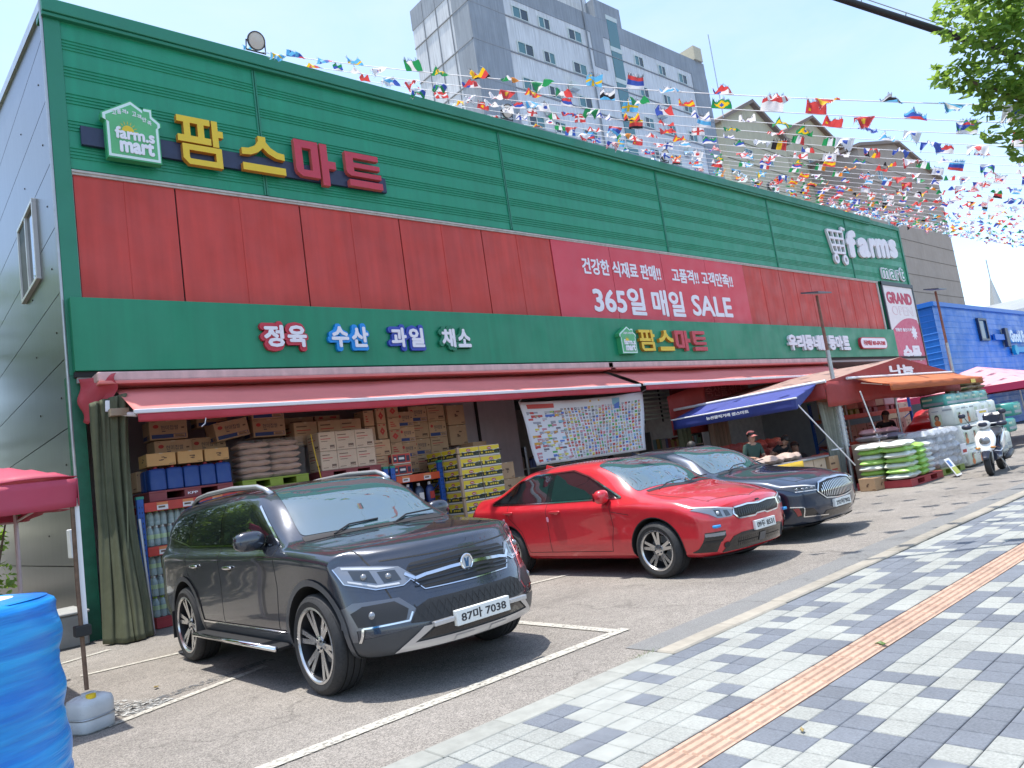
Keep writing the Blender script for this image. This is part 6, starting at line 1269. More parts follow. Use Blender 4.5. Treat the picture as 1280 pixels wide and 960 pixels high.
def build_navy(loc, rz):
    root = thing('parked_sedan', 'dark navy sedan with slatted chrome grille, right of the red sedan', 'car', loc, 'cars parked nose out in front of the mart', rz)
    PNT = P('paint_navy', (.022, .034, .062), .28, metal=.5, coat=1.0)
    L, W, ov, wb = 4.97, .93, .93, 2.855
    bd = Body(keys_from(sedan_tab(L, W, ov, wb, .76, .985, 1.46, .96, 1.40, 2.32, 3.25, 4.25, 1.07)), L, .26, .16, [(.15, .12), (.25, .07), (.42, .0), (.62, .0), (.72, .03), (.82, .10)], [(.3, .08), (.6, 0), (1.0, .06)], W)
    R0, rim = .34, .24
    wins = [rounded([(1.80, .995), (2.84, 1.005), (2.84, 1.335), (2.58, 1.33), (2.32, 1.265)], .03), rounded([(2.94, 1.005), (3.72, 1.025), (3.62, 1.24), (3.28, 1.315), (2.94, 1.335)], .03), rounded([(3.78, 1.03), (4.10, 1.05), (4.04, 1.09), (3.70, 1.22)], .02)]
    blk = [[(1.62, .975), (4.18, 1.015), (4.16, 1.075), (3.70, 1.27), (3.2, 1.355), (2.58, 1.36), (2.25, 1.265)]]
    seams = [[(1.72, .34), (1.62, .65), (1.64, .96)], [(2.89, .34), (2.89, .985)], [(3.8, 1.0), (3.76, .84), (3.5, .64), (3.4, .34)], [(1.72, .34), (3.4, .34)]]
    trimpts = [[(1.62, .975), (2.89, .988), (4.16, 1.018), (4.2, 1.05), (3.74, 1.265), (3.2, 1.355), (2.58, 1.36), (2.25, 1.265), (1.62, .98)], [(2.89, .99), (2.89, 1.35)]]
    sedan_common(root, bd, PNT, W, L, ov, wb, R0, rim, 'multi', wins, seams, trimpts, rounded([(-.72, 1.44), (0, 1.33), (.72, 1.44), (.575, 2.20), (0, 2.28), (-.575, 2.20)], .06), rounded([(-.52, 3.36), (0, 3.30), (.52, 3.36), (.62, 4.12), (0, 4.20), (-.62, 4.12)], .06), 1.90, .985, ((2.72, .88), (3.66, .90)), blk, (.76, .985))
    gp = [[(-.50, .625), (-.42, .725), (-.2, .752), (.2, .752), (.42, .725), (.50, .625), (.36, .53), (.1, .505), (-.1, .505), (-.36, .53)]]
    m = MB(); bd.patch(m, 'front', gp, .004); g_ = pobj('grille', m, MESHB, root)
    for i in range(-10, 11):
        x = i * .043; h1 = .742 - abs(x) * .06 - max(0, abs(x) - .36) * .9; h0 = .515 + abs(x) * .07 + max(0, abs(x) - .34) * .5
        m = MB(); bd.patch(m, 'front', line_polys([(x, h0 + .005), (x * .96, h1 - .005)], .015), .014); pobj('slat', m, CHR, g_)
    m = MB(); bd.patch(m, 'front', line_polys([(-.50, .625), (-.42, .73), (-.2, .757), (.2, .757), (.42, .73), (.50, .625), (.36, .525), (.1, .50), (-.1, .50), (-.36, .525), (-.50, .625)], .016), .014); pobj('grille_rim', m, CHR, g_)
    for sg, f_ in ((1, lambda q: q), (-1, mirx)):
        m = MB(); bd.patch(m, 'front', f_([[(.50, .655), (.56, .64), (.80, .655), (.89, .72), (.86, .74), (.66, .725), (.50, .70)]]), .005, ylim=1.3); h = pobj('headlight', m, HLD, root)
        m = MB(); bd.patch(m, 'front', f_(line_polys([(.50, .648), (.80, .66)], .012) + line_polys([(.50, .70), (.66, .727), (.86, .742)], .014)), .009, ylim=1.3); pobj('light_strip', m, LEDW, h)
        for xx in (.56, .63, .70, .77): obj('projector', blob((sg * xx, bd.y_at(sg * xx, .685) + .006, .688), (.022, .022, .016), (12, 8), 3), HLG, h, smooth=True, local=True)
        m = MB(); bd.patch(m, 'front', f_([[(.50, .33), (.80, .34), (.865, .47), (.74, .46), (.70, .44), (.60, .42)]]), .005, ylim=1.1); v = pobj('fog_pocket', m, GLB, root)
        m = MB(); bd.patch(m, 'front', f_([[(.765, .36), (.80, .35), (.845, .45), (.80, .455)]]), .009, ylim=1.1); pobj('reflector', m, AMB, v)
        m = MB(); bd.patch(m, 'front', f_(line_polys([(.86, .475), (.745, .455), (.735, .335), (.3, .30)], .014)), .010, ylim=1.1); pobj('garnish', m, CHR, v)
    m = MB(); bd.patch(m, 'front', [[(-.44, .27), (.44, .27), (.36, .36), (-.36, .36)]], .005); pobj('lower_grille', m, GLB, root)
    m = MB(); bd.patch(m, 'front', [[(-.90, .20), (.90, .20), (.88, .232), (-.88, .232)]], .014, ylim=.9); pobj('front_lip', m, BLK, root)
    plate(root, '292허7902', 0, bd.y_at(0, .43) - .016, .432, .46, .105)
    return root
build_suv((3.46, 4.60, 0), R_(1.2)); build_red((7.70, 4.74, 0), R_(-1.0)); build_navy((9.92, 4.86, 0), R_(0))
# ================================================================== GOODS UNDER THE AWNING
CARD = P('carton_brown', (.44, .285, .165), .8, var=.10, vs=5, rnd=.14); CARDP = P('carton_pale', (.54, .41, .29), .8, var=.08, vs=5, rnd=.08); CARDO = P('carton_orange', (.56, .33, .13), .75, var=.08, vs=5, rnd=.08); TAPE = P('packing_tape', (.50, .38, .24), .35)
INKB = P('ink_blue', (.03, .06, .19), .7); INKR = P('ink_red', (.46, .05, .04), .7); INKK = P('ink_brown', (.13, .075, .045), .8); INKW = P('ink_white', (.70, .68, .64), .7); INKN = P('ink_navy', (.03, .035, .06), .6)
CM = [CARD, INKB, INKR, INKK, INKW, TAPE, INKN]
def carton_mesh(w_, d, h, style, base=None):
    m = MB(); m.cbox((0, 0, 0), (w_, d, h), .006)
    e = .0015
    def fq(u0, v0, u1, v1, mi, lay=1):      # print on the street face
        m.quad((u0 * w_, -e * lay, v0 * h), (u1 * w_, -e * lay, v0 * h), (u1 * w_, -e * lay, v1 * h), (u0 * w_, -e * lay, v1 * h), mi)
    def lq(u0, v0, u1, v1, mi, lay=1):      # print on the left face
        m.quad((-e * lay, d - u0 * d, v0 * h), (-e * lay, d - u1 * d, v0 * h), (-e * lay, d - u1 * d, v1 * h), (-e * lay, d - u0 * d, v1 * h), mi)
    both = lambda *a: (fq(*a), lq(*a))
    tape = lambda: (fq(.44, .93, .56, .999, 5), m.quad((.46 * w_, 0, h + e), (.54 * w_, 0, h + e), (.54 * w_, d, h + e), (.46 * w_, d, h + e), 5))
    rr = random.Random(int(w_ * 1000 + h * 77))
    if style == 'stripe':
        both(.05, .08, .95, .28, 1); both(.62, .10, .93, .26, 0, 2); both(.66, .13, .9, .17, 3, 3); both(.66, .20, .86, .23, 3, 3)
        m.add([(w_ * (.17 + .075 * math.cos(t)), -e, h * (.70 + .10 * math.sin(t))) for t in np.linspace(0, 2 * math.pi, 14)[:-1]], [tuple(range(13))], 2)
        text_to(m, '현미찹쌀', lambda u, v, dd: (u, -e - dd, v), (.30 * w_, .50 * h, .76 * w_, .74 * h), .001, 6); fq(.32, .41, .42, .45, 6); fq(.84, .55, .92, .63, 3); fq(.06, .92, .16, .94, 3); tape()
    elif style == 'diamond':
        for fn_ in (lambda u, v: (u * w_, -e, v * h), lambda u, v: (-e, d - u * d, v * h)): m.add([fn_(.5, .22), fn_(.78, .5), fn_(.5, .78), fn_(.22, .5)], [(0, 1, 2, 3)], 2); m.add([fn_(.45, .46), fn_(.55, .46), fn_(.55, .54), fn_(.45, .54)], [(0, 1, 2, 3)], 0)
        both(.15, .86, .3, .95, 2); both(.6, .86, .85, .95, 2)
    elif style == 'script':
        for k in range(3): both(.18, .25 + k * .16, .30 + .5 * rr.random(), .33 + k * .16, 2)
        both(.1, .88, .4, .94, 3)
    elif style == 'lines':
        both(.10, .78, .55, .83, 3); both(.10, .62, .70, .66, 2); both(.12, .50, .5, .53, 3); both(.62, .12, .90, .30, 3); both(.64, .15, .88, .19, 0, 2); both(.1, .12, .4, .15, 3); tape()
    elif style == 'label':
        both(.04, .12, .96, .92, 2); both(.30, .20, .70, .80, 6, 2); both(.08, .25, .24, .75, 6, 2); both(.76, .25, .93, .75, 6, 2); both(.36, .42, .64, .62, 4, 3); both(.11, .45, .22, .6, 4, 3)
        both(.05, .03, .95, .08, 4)
    elif style == 'stamp':
        for k in range(6): u = .40 + .2 * rr.random(); v = .3 + .35 * rr.random(); both(u, v, u + .10, v + .07, 3, 1 + k * .3)
        both(.76, .08, .95, .12, 3); tape()
    else:
        both(.08, .80, .22, .86, 3); both(.55, .15, .9, .2, 3); tape()
    mats = list(CM); mats[0] = base or CARD
    return m.mesh('carton', mats)
_cm = {}
def carton(x, y, z, w_, d, h, style, lab, grp, base=None, rot=(0, 0, 0)):
    k = (round(w_, 3), round(d, 3), round(h, 3), style, base.name if base else '')
    if k not in _cm: _cm[k] = carton_mesh(w_, d, h, style, base)
    o = link('carton', _cm[k]); o.location = (x, y, z); o.rotation_euler = rot
    return tag(o, lab, 'carton', grp)
RKB = P('rack_blue', (.012, .085, .36), .45, var=.1); RKO = P('rack_orange', (.58, .085, .025), .5, var=.1); RKR = P('rack_red', (.48, .045, .03), .5, var=.12); RKG = P('rack_green', (.02, .24, .16), .5)
TAGW = P('tag_white', (.66, .64, .62), .6); TAGO = P('tag_orange', (.60, .22, .08), .6)
def rack(lab, x0, x1, y0, y1, ztop, beams, bmat, tags=True):
    r = thing('pallet_rack', lab, 'rack', ((x0 + x1) / 2, y0, 0), 'pallet racks')
    for x in (x0, x1):
        for y in (y0, y1):
            m = MB(); m.box((x - .045, y - .035, 0), (x + .045, y + .035, ztop)); up = obj('upright', m, RKB, r, bevel=.006)
            hm = MB()
            for z in np.arange(.12, ztop - .08, .075):
                for dx in (-.018, .018): hm.box((x + dx - .006, y - .0362, z), (x + dx + .006, y - .0351, z + .022))
            obj('slot', hm, DARK, up); obj('cap', MB().box((x - .05, y - .04, ztop), (x + .05, y + .04, ztop + .04)), RKG, up)
        obj('brace', MB().tube([(x, y0, .3), (x, y1, .9), (x, y0, 1.5)], .016, 6), RKB, r)
    for z in beams:
        for y in (y0 - .02, y1 + .02): obj('beam', MB().box((x0 + .046, y - .025, z - .13), (x1 - .046, y + .025, z)), bmat, r, bevel=.006)
        obj('deck', MB().box((x0 + .046, y0 + .01, z - .03), (x1 - .046, y1 - .01, z - .005)), STEEL, r)
        if tags:
            for x in np.arange(x0 + .22, x1 - .2, .36):
                x += random.uniform(-.06, .06); t = obj('price_tag', MB().box((x, y0 - .049, z - .118), (x + .15, y0 - .047, z - .012)), TAGW, r); obj('tag_header', MB().box((x, y0 - .051, z - .05), (x + .15, y0 - .0492, z - .012)), TAGO, t); obj('tag_text', MB().box((x + .02, y0 - .051, z - .09), (x + .11, y0 - .0492, z - .065)), INKK, t)
    return r
rack('blue and red pallet rack with price tags behind the grey SUV', 2.88, 6.88, 11.42, 12.5, 1.82, (1.76, 1.14), RKR)
rack('blue and orange pallet rack left of the yellow fruit cartons', 7.02, 8.05, 11.42, 12.5, 1.82, (1.66, 1.12), RKO)
def pallet(x0, y0, z0, w_, d, mat, lab, txt=None):
    r = thing('pallet', lab, 'pallet', (x0, y0, z0), 'plastic pallets'); h = .15
    m = MB(); m.box((x0, y0, z0 + h - .03), (x0 + w_, y0 + d, z0 + h)); m.box((x0, y0, z0), (x0 + w_, y0 + d, z0 + .025)); obj('deck', m, mat, r, bevel=.006)
    for t in (0, .5, 1): obj('block', MB().box((x0 + t * (w_ - w_ * .2) + .003, y0 + .004, z0 + .0252), (x0 + t * (w_ - w_ * .2) + w_ * .2 - .003, y0 + d - .004, z0 + h - .0302)), mat, r)
    if txt: obj('stencil', text_to(MB(), txt, wallfn(y0 + .003), (x0 + w_ * .44, z0 + .05, x0 + w_ * .56, z0 + .085), .0012, 0, .02), LWH, r)
    return r
PMR = P('pallet_maroon', (.22, .045, .05), .6, var=.12); PLG = P('pallet_lime', (.22, .30, .035), .6, var=.12); PRD = P('pallet_red', (.36, .04, .045), .6, var=.12)
pallet(3.02, 11.44, 1.765, 1.2, 1.0, PMR, 'maroon plastic pallet under the blue jerrycans', 'KPP')
pallet(4.36, 11.44, 1.765, 1.1, 1.0, PLG, 'lime green plastic pallet under the brown paper sacks')
pallet(5.68, 11.44, 1.765, 1.15, 1.0, PMR, 'maroon plastic pallet under the film wrapped pale cartons')
# blue jerrycans
BJ = P('jerrycan_blue', (.012, .055, .24), .45, var=.08, rnd=.06); RC = P('cap_red', (.45, .03, .03), .5)
def can_mesh():
    m = MB(); prof = [(0, 0), (.105, 0), (.118, .015), (.118, .28), (.105, .31), (.05, .325)]
    def f_(p):
        a = math.atan2(p[1], p[0]); r_ = math.hypot(p[0], p[1]); k = 1 / (abs(math.cos(a)) ** 6 + abs(math.sin(a)) ** 6) ** (1 / 6); return (r_ * k * math.cos(a), r_ * k * math.sin(a) * 1.1, p[2])
    m.lathe(prof, 32, 0, f_); return m.mesh('body', BJ, 40)
cme = can_mesh(); capm = MB().lathe([(.03, .318), (.03, .35), (0, .352)], 14).mesh('cap', RC, 40)
for i in range(5):
    for j in range(2):
        r = thing('jerrycan', 'blue plastic jerrycan with red cap in the front row on the maroon pallet' if j == 0 else 'blue plastic jerrycan with red cap behind the front row on the maroon pallet', 'jerrycan', (3.17 + i * .236, 11.60 + j * .28, 1.917), 'blue jerrycans on the rack'); link('body', cme, r, True); link('cap', capm, r, True)
for i, x in enumerate((3.04, 3.47, 3.86)): carton(x, 11.50, 2.275, .40 if i == 0 else .36, .42, .185, 'stamp', 'small orange brown carton lying on the blue jerrycans', 'small cartons on jerrycans', CARDO)
carton(3.0, 11.95, 1.95, .10, .45, .3, 'plain', 'brown carton standing at the left end of the blue jerrycans', 'small cartons on jerrycans')
# striped cartons behind
for x, y, z, rz in ((3.34, 12.15, 2.40, .02), (3.30, 12.2, 2.72, -.02), (3.92, 12.3, 2.42, 0), (3.4, 12.2, 2.08, 0)): carton(x, y, z, .56, .4, .30, 'stripe', 'brown carton with blue stripe stacked behind the blue jerrycans', 'striped cartons', rot=(0, 0, rz))
carton(4.26, 12.05, 2.60, .56, .4, .30, 'stripe', 'tilted brown carton with blue stripe on the brown paper sacks', 'striped cartons', rot=(0, -.16, .02))
for z in (2.62, 2.925): carton(4.86, 12.05, z, .56, .4, .30, 'stripe', 'upright brown carton with blue stripe stacked above the brown paper sacks', 'striped cartons')
carton(4.1, 12.45, 2.90, .5, .3, .28, 'stripe', 'shadowed striped carton at the top behind the tilted carton', 'striped cartons')
# paper sacks under film
SACK = P('paper_sack', (.48, .33, .25), .75, var=.16, vs=6, bump=.6, bs=24, rnd=.1)
def pillow(w_, d, h, mats, mfn=None, nu=20, nv=12, crumple=.02, seed=1):
    rr = random.Random(seed); ph = [rr.uniform(0, 6) for _ in range(8)]; m = MB()
    def fn(u, v, top):
        x = (u - .5) * w_; y = (v - .5) * d; e = (1 - abs(2 * u - 1) ** 3.2) * (1 - abs(2 * v - 1) ** 3.2); hh = h / 2 * max(0, e) ** .42
        hh *= 1 + crumple * 4 * math.sin(u * 9 + ph[0]) * math.sin(v * 7 + ph[1])
        x *= 1 - .06 * (abs(2 * v - 1) ** 2) * .5 + .01 * math.sin(v * 14 + ph[2]); y *= 1 - .05 * abs(2 * u - 1) ** 2 + .01 * math.sin(u * 17 + ph[3])
        return (x, y, h / 2 + (hh if top else -hh) + crumple * .3 * math.sin(u * 11 + ph[4]))
    m.grid(lambda u, v: fn(u, v, True), nu, nv, mfn=mfn); m.grid(lambda v, u: fn(u, v, False), nv, nu, mfn=(lambda i, j: mfn(j, i)) if mfn else None)
    return m.mesh('sack', mats, True)
sme = [pillow(.52, .46, .105, SACK, seed=s) for s in range(3)]
for k in range(6):
    for i in range(2):
        o = link('paper_sack', sme[(k + i) % 3]); o.location = (4.65 + i * .50 + random.uniform(-.02, .02), 11.72 + random.uniform(-.02, .02), 1.915 + k * .098); o.rotation_euler = (0, 0, random.uniform(-.05, .05)); tag(o, 'brown paper sack in the wrapped stack on the lime green pallet', 'sack', 'paper sacks on the lime pallet')
def film_box(x0, y0, z0, x1, y1, z1, lab, mat=FILM, amp=.012, nm='film_wrap'):
    m = MB(); n = 10
    def side(ax, ay, bx, by): m.grid(lambda u, v: (ax + (bx - ax) * u + amp * math.sin(v * 17 + u * 9), ay + (by - ay) * u + amp * math.sin(u * 13 + v * 7), z0 + (z1 - z0) * v), n, n)
    side(x0, y0, x1, y0); side(x1, y0, x1, y1); side(x1, y1, x0, y1); side(x0, y1, x0, y0)
    m.grid(lambda u, v: (x0 + (x1 - x0) * u, y0 + (y1 - y0) * v, z1 + amp * math.sin(u * 11) * math.sin(v * 9)), n, n)
    return tag(obj(nm, m, mat, smooth=True), lab, 'film')
FILM2 = P('film_thin', (.62, .60, .58), .16, alpha=.07, bump=1, bs=10, spec=.8)
film_box(4.37, 11.47, 1.92, 5.44, 12.4, 2.53, 'clear stretch film around the brown paper sacks', FILM2)
# pale cartons on the third pallet
for k in range(2):
    for i, x in enumerate((5.72, 6.03, 6.40)): carton(x, 11.47, 1.918 + k * .325, .305 if i == 0 else .365 if i == 1 else .36, .45, .32, 'lines', 'pale printed carton in the film wrapped block on the maroon pallet', 'pale cartons on the rack', CARDP)
for i, x in enumerate((5.55, 6.0, 6.42)): carton(x, 12.0, 2.42, .43 if i else .43, .4, .40, 'lines', 'brown printed carton in the second row behind the wrapped block', 'pale cartons on the rack')
for i, x in enumerate((5.2, 5.68, 6.22)): carton(x, 12.52, 2.55, .5, .38, .42, 'lines' if i < 2 else 'diamond', 'brown carton in the rear row under the awning shade' if i < 2 else 'brown carton with red diamond in the rear row under the awning shade', 'rear row cartons')
film_box(5.70, 11.455, 1.92, 6.78, 11.95, 2.58, 'clear stretch film around the pale printed cartons', FILM2)
tag(obj('yellow_strap', MB().tube([(5.60, 11.5, 2.55), (5.60, 11.42, 2.2), (5.66, 11.42, 1.8)], .008, 5), YEL), 'yellow strap hanging left of the film wrapped cartons', 'strap')
for k in range(2): carton(6.82, 11.62, 1.765 + k * .30, .36, .4, .295, 'lines', 'narrow brown carton right of the film wrapped block', 'pale cartons on the rack')
for k in range(2): carton(7.1, 11.50, 1.67 + k * .205, .40, .4, .20, 'label', 'red and navy labelled carton on the orange rack', 'labelled cartons')
for k in range(2): carton(6.92, 12.0, 2.36 + k * .30, .21, .35, .29, 'script', 'tall brown carton with red script in the leftmost narrow stack', 'narrow red printed cartons')
for k in range(2): carton(7.17, 11.98, 2.40 + k * .29, .20, .35, .285, 'diamond', 'tall brown carton with red diamond in the middle narrow stack', 'narrow red printed cartons')
for k, s_ in enumerate(('script', 'diamond', 'script', 'diamond')): carton(7.40, 11.96, 2.07 + k * .24, .25, .35, .235, s_, f'brown carton with red {s_} in the right narrow stack', 'narrow red printed cartons')
for k in range(4): carton(7.70, 12.1, 1.70 + k * .30, .36, .4, .295, 'stripe', 'brown carton with blue stripe in the front stack behind the fruit tower', 'striped cartons')
for i in range(2):
    for k in range(4): carton(8.10 + i * .44, 12.3, 1.70 + k * .33, .43, .4, .325, 'stripe' if (i + k) % 2 else 'lines', 'brown carton in the tall stack behind the fruit tower', 'tall stack behind fruit cartons')
for k in range(2): carton(9.0, 12.25, 2.15 + k * .42, .44, .42, .41, 'stamp', 'large plain brown carton at the right end of the tall stack', 'tall stack behind fruit cartons')
carton(9.32, 11.95, 1.80, .40, .4, .36, 'stamp', 'open brown carton beside the pale wall behind the fruit tower', 'tall stack behind fruit cartons', rot=(0, 0, .12))
carton(8.95, 11.92, 1.80, .30, .35, .22, 'plain', 'small brown carton at the foot of the pale wall behind the fruit tower', 'tall stack behind fruit cartons')
tag(obj('stock_table', MB().box((8.1, 11.92, 0), (9.9, 12.72, 1.66)).box((8.08, 11.90, 1.662), (9.92, 12.73, 1.70)), P('table_dark', (.09, .075, .06), .7)), 'dark stock bench carrying the tall carton stack', 'bench')
tag(obj('stock_table', MB().box((6.9, 12.52, 0), (8.08, 13.2, 1.66)), P('table_dark', (.09, .075, .06), .7)), 'dark stock bench behind the orange rack', 'bench')
# jugs below
for i in range(4):
    r = thing('bottle', ('blue detergent bottle at the left end under the orange rack deck', 'red labelled detergent bottle second from the left under the orange rack deck', 'dark detergent bottle third from the left under the orange rack deck', 'navy detergent bottle at the right end under the orange rack deck')[i], 'bottle', (7.16 + i * .235, 11.56, 1.125), 'detergent bottles')
    obj('body', MB().lathe([(0, 0), (.085, 0), (.09, .02), (.09, .24), (.06, .30), (.025, .32)], 20, 0, lambda p: (p[0], p[1] * .75, p[2])), P('bottle_col%d' % i, ((.05, .12, .28), (.10, .12, .22), (.05, .07, .12), (.03, .05, .16))[i], .35), r, smooth=40, local=True); obj('cap', MB().lathe([(.03, .32), (.03, .37), (0, .372)], 12), LWH, r, smooth=40, local=True); obj('label', MB().box((-.05, -.0705, .06), (.05, -.069, .19)), INKR if i % 2 else INKW, r, local=True)
# bottled water packs
WAT = P('pet_bottle', (.42, .55, .53), .12, alpha=.62, spec=.8); WCP = P('bottle_cap_white', (.66, .70, .66), .4); WCG = P('bottle_cap_green', (.30, .48, .06), .4)
wb = MB().lathe([(0, 0), (.038, 0), (.042, .01), (.042, .08), (.039, .09), (.042, .10), (.042, .19), (.03, .235), (.014, .26)], 12).mesh('bottle', WAT, 40)
wc = [MB().lathe([(.016, .258), (.016, .282), (0, .284)], 8).mesh('cap', c_) for c_ in (WCP, WCG)]; wl = MB().lathe([(.0432, .10), (.0432, .16)], 12).mesh('label', P('water_label', (.40, .55, .30), .5)); ws2 = MB().cbox((-.13, -.09, -.002), (.13, .09, .262), .02).mesh('film', FILM2)
for sh, (zb_, nl) in enumerate(((1.145, 2), (.16, 3))):
    for lay in range(nl):
        if sh == 0 and lay == 1: continue
        for i in range(5):
            lab = ('water bottle pack on the upper shelf of the blue rack' if sh == 0 else ('water bottle pack on the floor pallet, lowest layer' if lay == 0 else 'water bottle pack on the floor pallet, middle layer' if lay == 1 else 'water bottle pack on the floor pallet, top layer'))
            r = thing('bottle_pack', lab, 'bottle pack', (3.10 + i * .275, 11.56, zb_ + lay * .29), 'water bottle packs'); link('film', ws2, r, True)
            for a in range(3):
                for b in range(2): o = link('bottle', wb, r, True); o.location = (-.086 + a * .086, -.043 + b * .086, .002); c_ = link('cap', wc[(sh + lay) % 2], o, True); link('label', wl, o, True)
for i in range(4):
    r = thing('bottle_pack', 'second layer water bottle pack on the upper shelf of the blue rack', 'bottle pack', (3.12 + i * .275, 11.57, 1.43), 'water bottle packs'); link('film', ws2, r, True)
    for a in range(3):
        for b in range(2): o = link('bottle', wb, r, True); o.location = (-.086 + a * .086, -.043 + b * .086, .002); o.scale = (1, 1, .72); link('cap', wc[1], o, True)
pallet(2.98, 11.46, .005, 1.5, .9, PRD, 'red plastic pallet under the water bottles at the foot of the rack')
# fruit carton tower
FRY = P('fruit_yellow', (.68, .52, .03), .6, rnd=.05); FRW = P('fruit_white', (.62, .60, .54), .6)
FRB = bpy.data.materials.new('fruit_dark_print'); FRB.use_nodes = True; t = FRB.node_tree; l = t.links.new; b = t.nodes['Principled BSDF']; co = nd(t, 'ShaderNodeTexCoord'); v = nd(t, 'ShaderNodeTexVoronoi'); v.inputs['Scale'].default_value = 55; l(co.outputs['Object'], v.inputs['Vector']); cr = nd(t, 'ShaderNodeValToRGB'); cr.color_ramp.elements[0].position = .25; cr.color_ramp.elements[0].color = (.25, .24, .04, 1); cr.color_ramp.elements[1].position = .36; cr.color_ramp.elements[1].color = (.03, .04, .02, 1); l(v.outputs['Distance'], cr.inputs[0]); l(cr.outputs[0], b.inputs['Base Color']); b.inputs['Roughness'].default_value = .6
def fruit_mesh():
    w_, d, h = .495, .50, .198; m = MB(); m.cbox((0, 0, 0), (w_, d, h), .005, 4); e = .0015
    for face in range(2):
        W2 = w_ if face == 0 else d; f_ = (lambda u, v, k=1: (u * w_, -e * k, v * h)) if face == 0 else (lambda u, v, k=1: (-e * k, d - u * d, v * h))
        q = lambda u0, v0, u1, v1, mi, k=1: m.add([f_(u0, v0, k), f_(u1, v0, k), f_(u1, v1, k), f_(u0, v1, k)], [(0, 1, 2, 3)], mi)
        q(.01, .14, .99, .56, 1); q(.01, .56, .99, .94, 0); q(.01, .02, .99, .13, 2)
        n = 14; pts = [f_(u, .56 + .10 * math.sin(u * 15 + face) * (1 if i % 2 else .6), 1.6) for i, u in enumerate(np.linspace(.02, .98, n))]; lo = [f_(u, .56 - .0, 1.6) for u in np.linspace(.02, .98, n)]
        m.add(lo + pts, [(i, i + 1, n + i + 1, n + i) for i in range(n - 1)], 2)
        m.add([f_(.5 + .11 * math.cos(t_), .72 + .13 * math.sin(t_), 2.2) for t_ in np.linspace(0, 2 * math.pi, 14)[:-1]], [tuple(range(13))], 3)
        q(.43, .69, .57, .75, 2, 3)
        for k in range(4): q(.30 + k * .11, .26, .38 + k * .11, .42, 0, 1.8)
        m.add([f_(.12 + .06 * math.cos(t_), .45 + .22 * math.sin(t_), 2) for t_ in np.linspace(0, 2 * math.pi, 10)[:-1]], [tuple(range(9))], 0)
    return m.mesh('fruit_carton', [FRY, FRB, FRW, INKR, CARDP])
fme = fruit_mesh()
for k in range(10):
    for i in range(2):
        for j in range(2):
            o = link('fruit_carton', fme); o.location = (8.14 + i * .505 + random.uniform(-.006, .006), 10.92 + j * .51 + random.uniform(-.006, .006), .02 + k * .2); o.rotation_euler = (0, 0, random.uniform(-.012, .012))
            tag(o, 'yellow and black fruit carton in the strapped tower, ' + ('front' if j == 0 else 'rear'), 'carton', 'fruit cartons in the tower')
for p, q_ in (((8.135, 10.915), (8.16, 10.94)),):
    tag(obj('corner_guard', MB().box((8.118, 10.898, .02), (8.165, 10.912, 2.03)).box((8.118, 10.912, .02), (8.130, 10.95, 2.03)), P('card_guard', (.40, .29, .19), .8)), 'cardboard corner guard along the edge of the fruit carton tower', 'edge guard')
m = MB()
for z in (.7, 1.1, 1.5, 1.9): m.box((8.112, 10.893, z), (9.165, 10.897, z + .014)); m.box((8.111, 10.893, z), (8.115, 11.95, z + .014))
tag(obj('pallet_strap', m, DARK), 'black straps around the fruit carton tower', 'strap')
# cartons right of the tower
for i, (x, y, n_) in enumerate(((9.42, 11.35, 5), (9.85, 11.5, 4), (10.3, 11.6, 3), (10.75, 11.5, 3), (11.6, 11.7, 3))):
    for k in range(n_): carton(x, y, .01 + k * .33, .40, .42, .325, 'stamp', ('brown carton in the stack touching the fruit tower', 'brown carton in the second stack right of the fruit tower', 'brown carton in the low stack under the flyer banner', 'brown carton in the low stack right of centre under the flyer banner', 'brown carton in the last stack under the flyer banner')[i], 'brown cartons below the flyer banner', rot=(0, 0, random.uniform(-.05, .05)))
# ---------------------------------------------------------------- flyer banner
fb = thing('flyer_banner', 'large printed flyer banner full of tiny product pictures under the awning', 'banner', (11.9, 11.0, 1.5))
TLc, TRc, BLc, BRc = (9.87, 2.80), (13.8, 2.86), (10.16, 1.50), (13.54, 1.50)
def fbp(u, v, o_=0.):
    a = lerp(TLc, TRc, u); b_ = lerp(BLc, BRc, u); x, z = lerp(a, b_, v); return (x, 11.0 - o_ + .035 * math.sin(u * 9 + v * 2) * (.3 + v) + .02 * math.sin(u * 19 - v * 6), z - .05 * math.sin(u * math.pi) * (1 - v))
obj('sheet', MB().grid(fbp, 40, 16), P('flyer_white', (.66, .66, .69), .55), fb, smooth=True, solid=.003)
fr = random.Random(9); m = MB(); fcols = [(.50, .06, .05), (.62, .34, .05), (.08, .34, .10), (.08, .16, .50), (.52, .20, .24), (.35, .22, .12), (.20, .42, .55), (.60, .55, .10), (.30, .30, .34), (.45, .45, .48), (.14, .12, .14)]
FCM = [P('flyer_ink_%d' % i, c_, .6) for i, c_ in enumerate(fcols)]
def fq(u0, v0, u1, v1, mi, o_=.004): m.add([fbp(u0, v1, o_), fbp(u1, v1, o_), fbp(u1, v0, o_), fbp(u0, v0, o_)], [(0, 1, 2, 3)], mi)
fq(.05, .04, .24, .11, 0); fq(.52, .03, .60, .06, 1); fq(.72, .035, .79, .15, 6); fq(.735, .10, .785, .22, 3, .006)
nu, nv = 34, 15
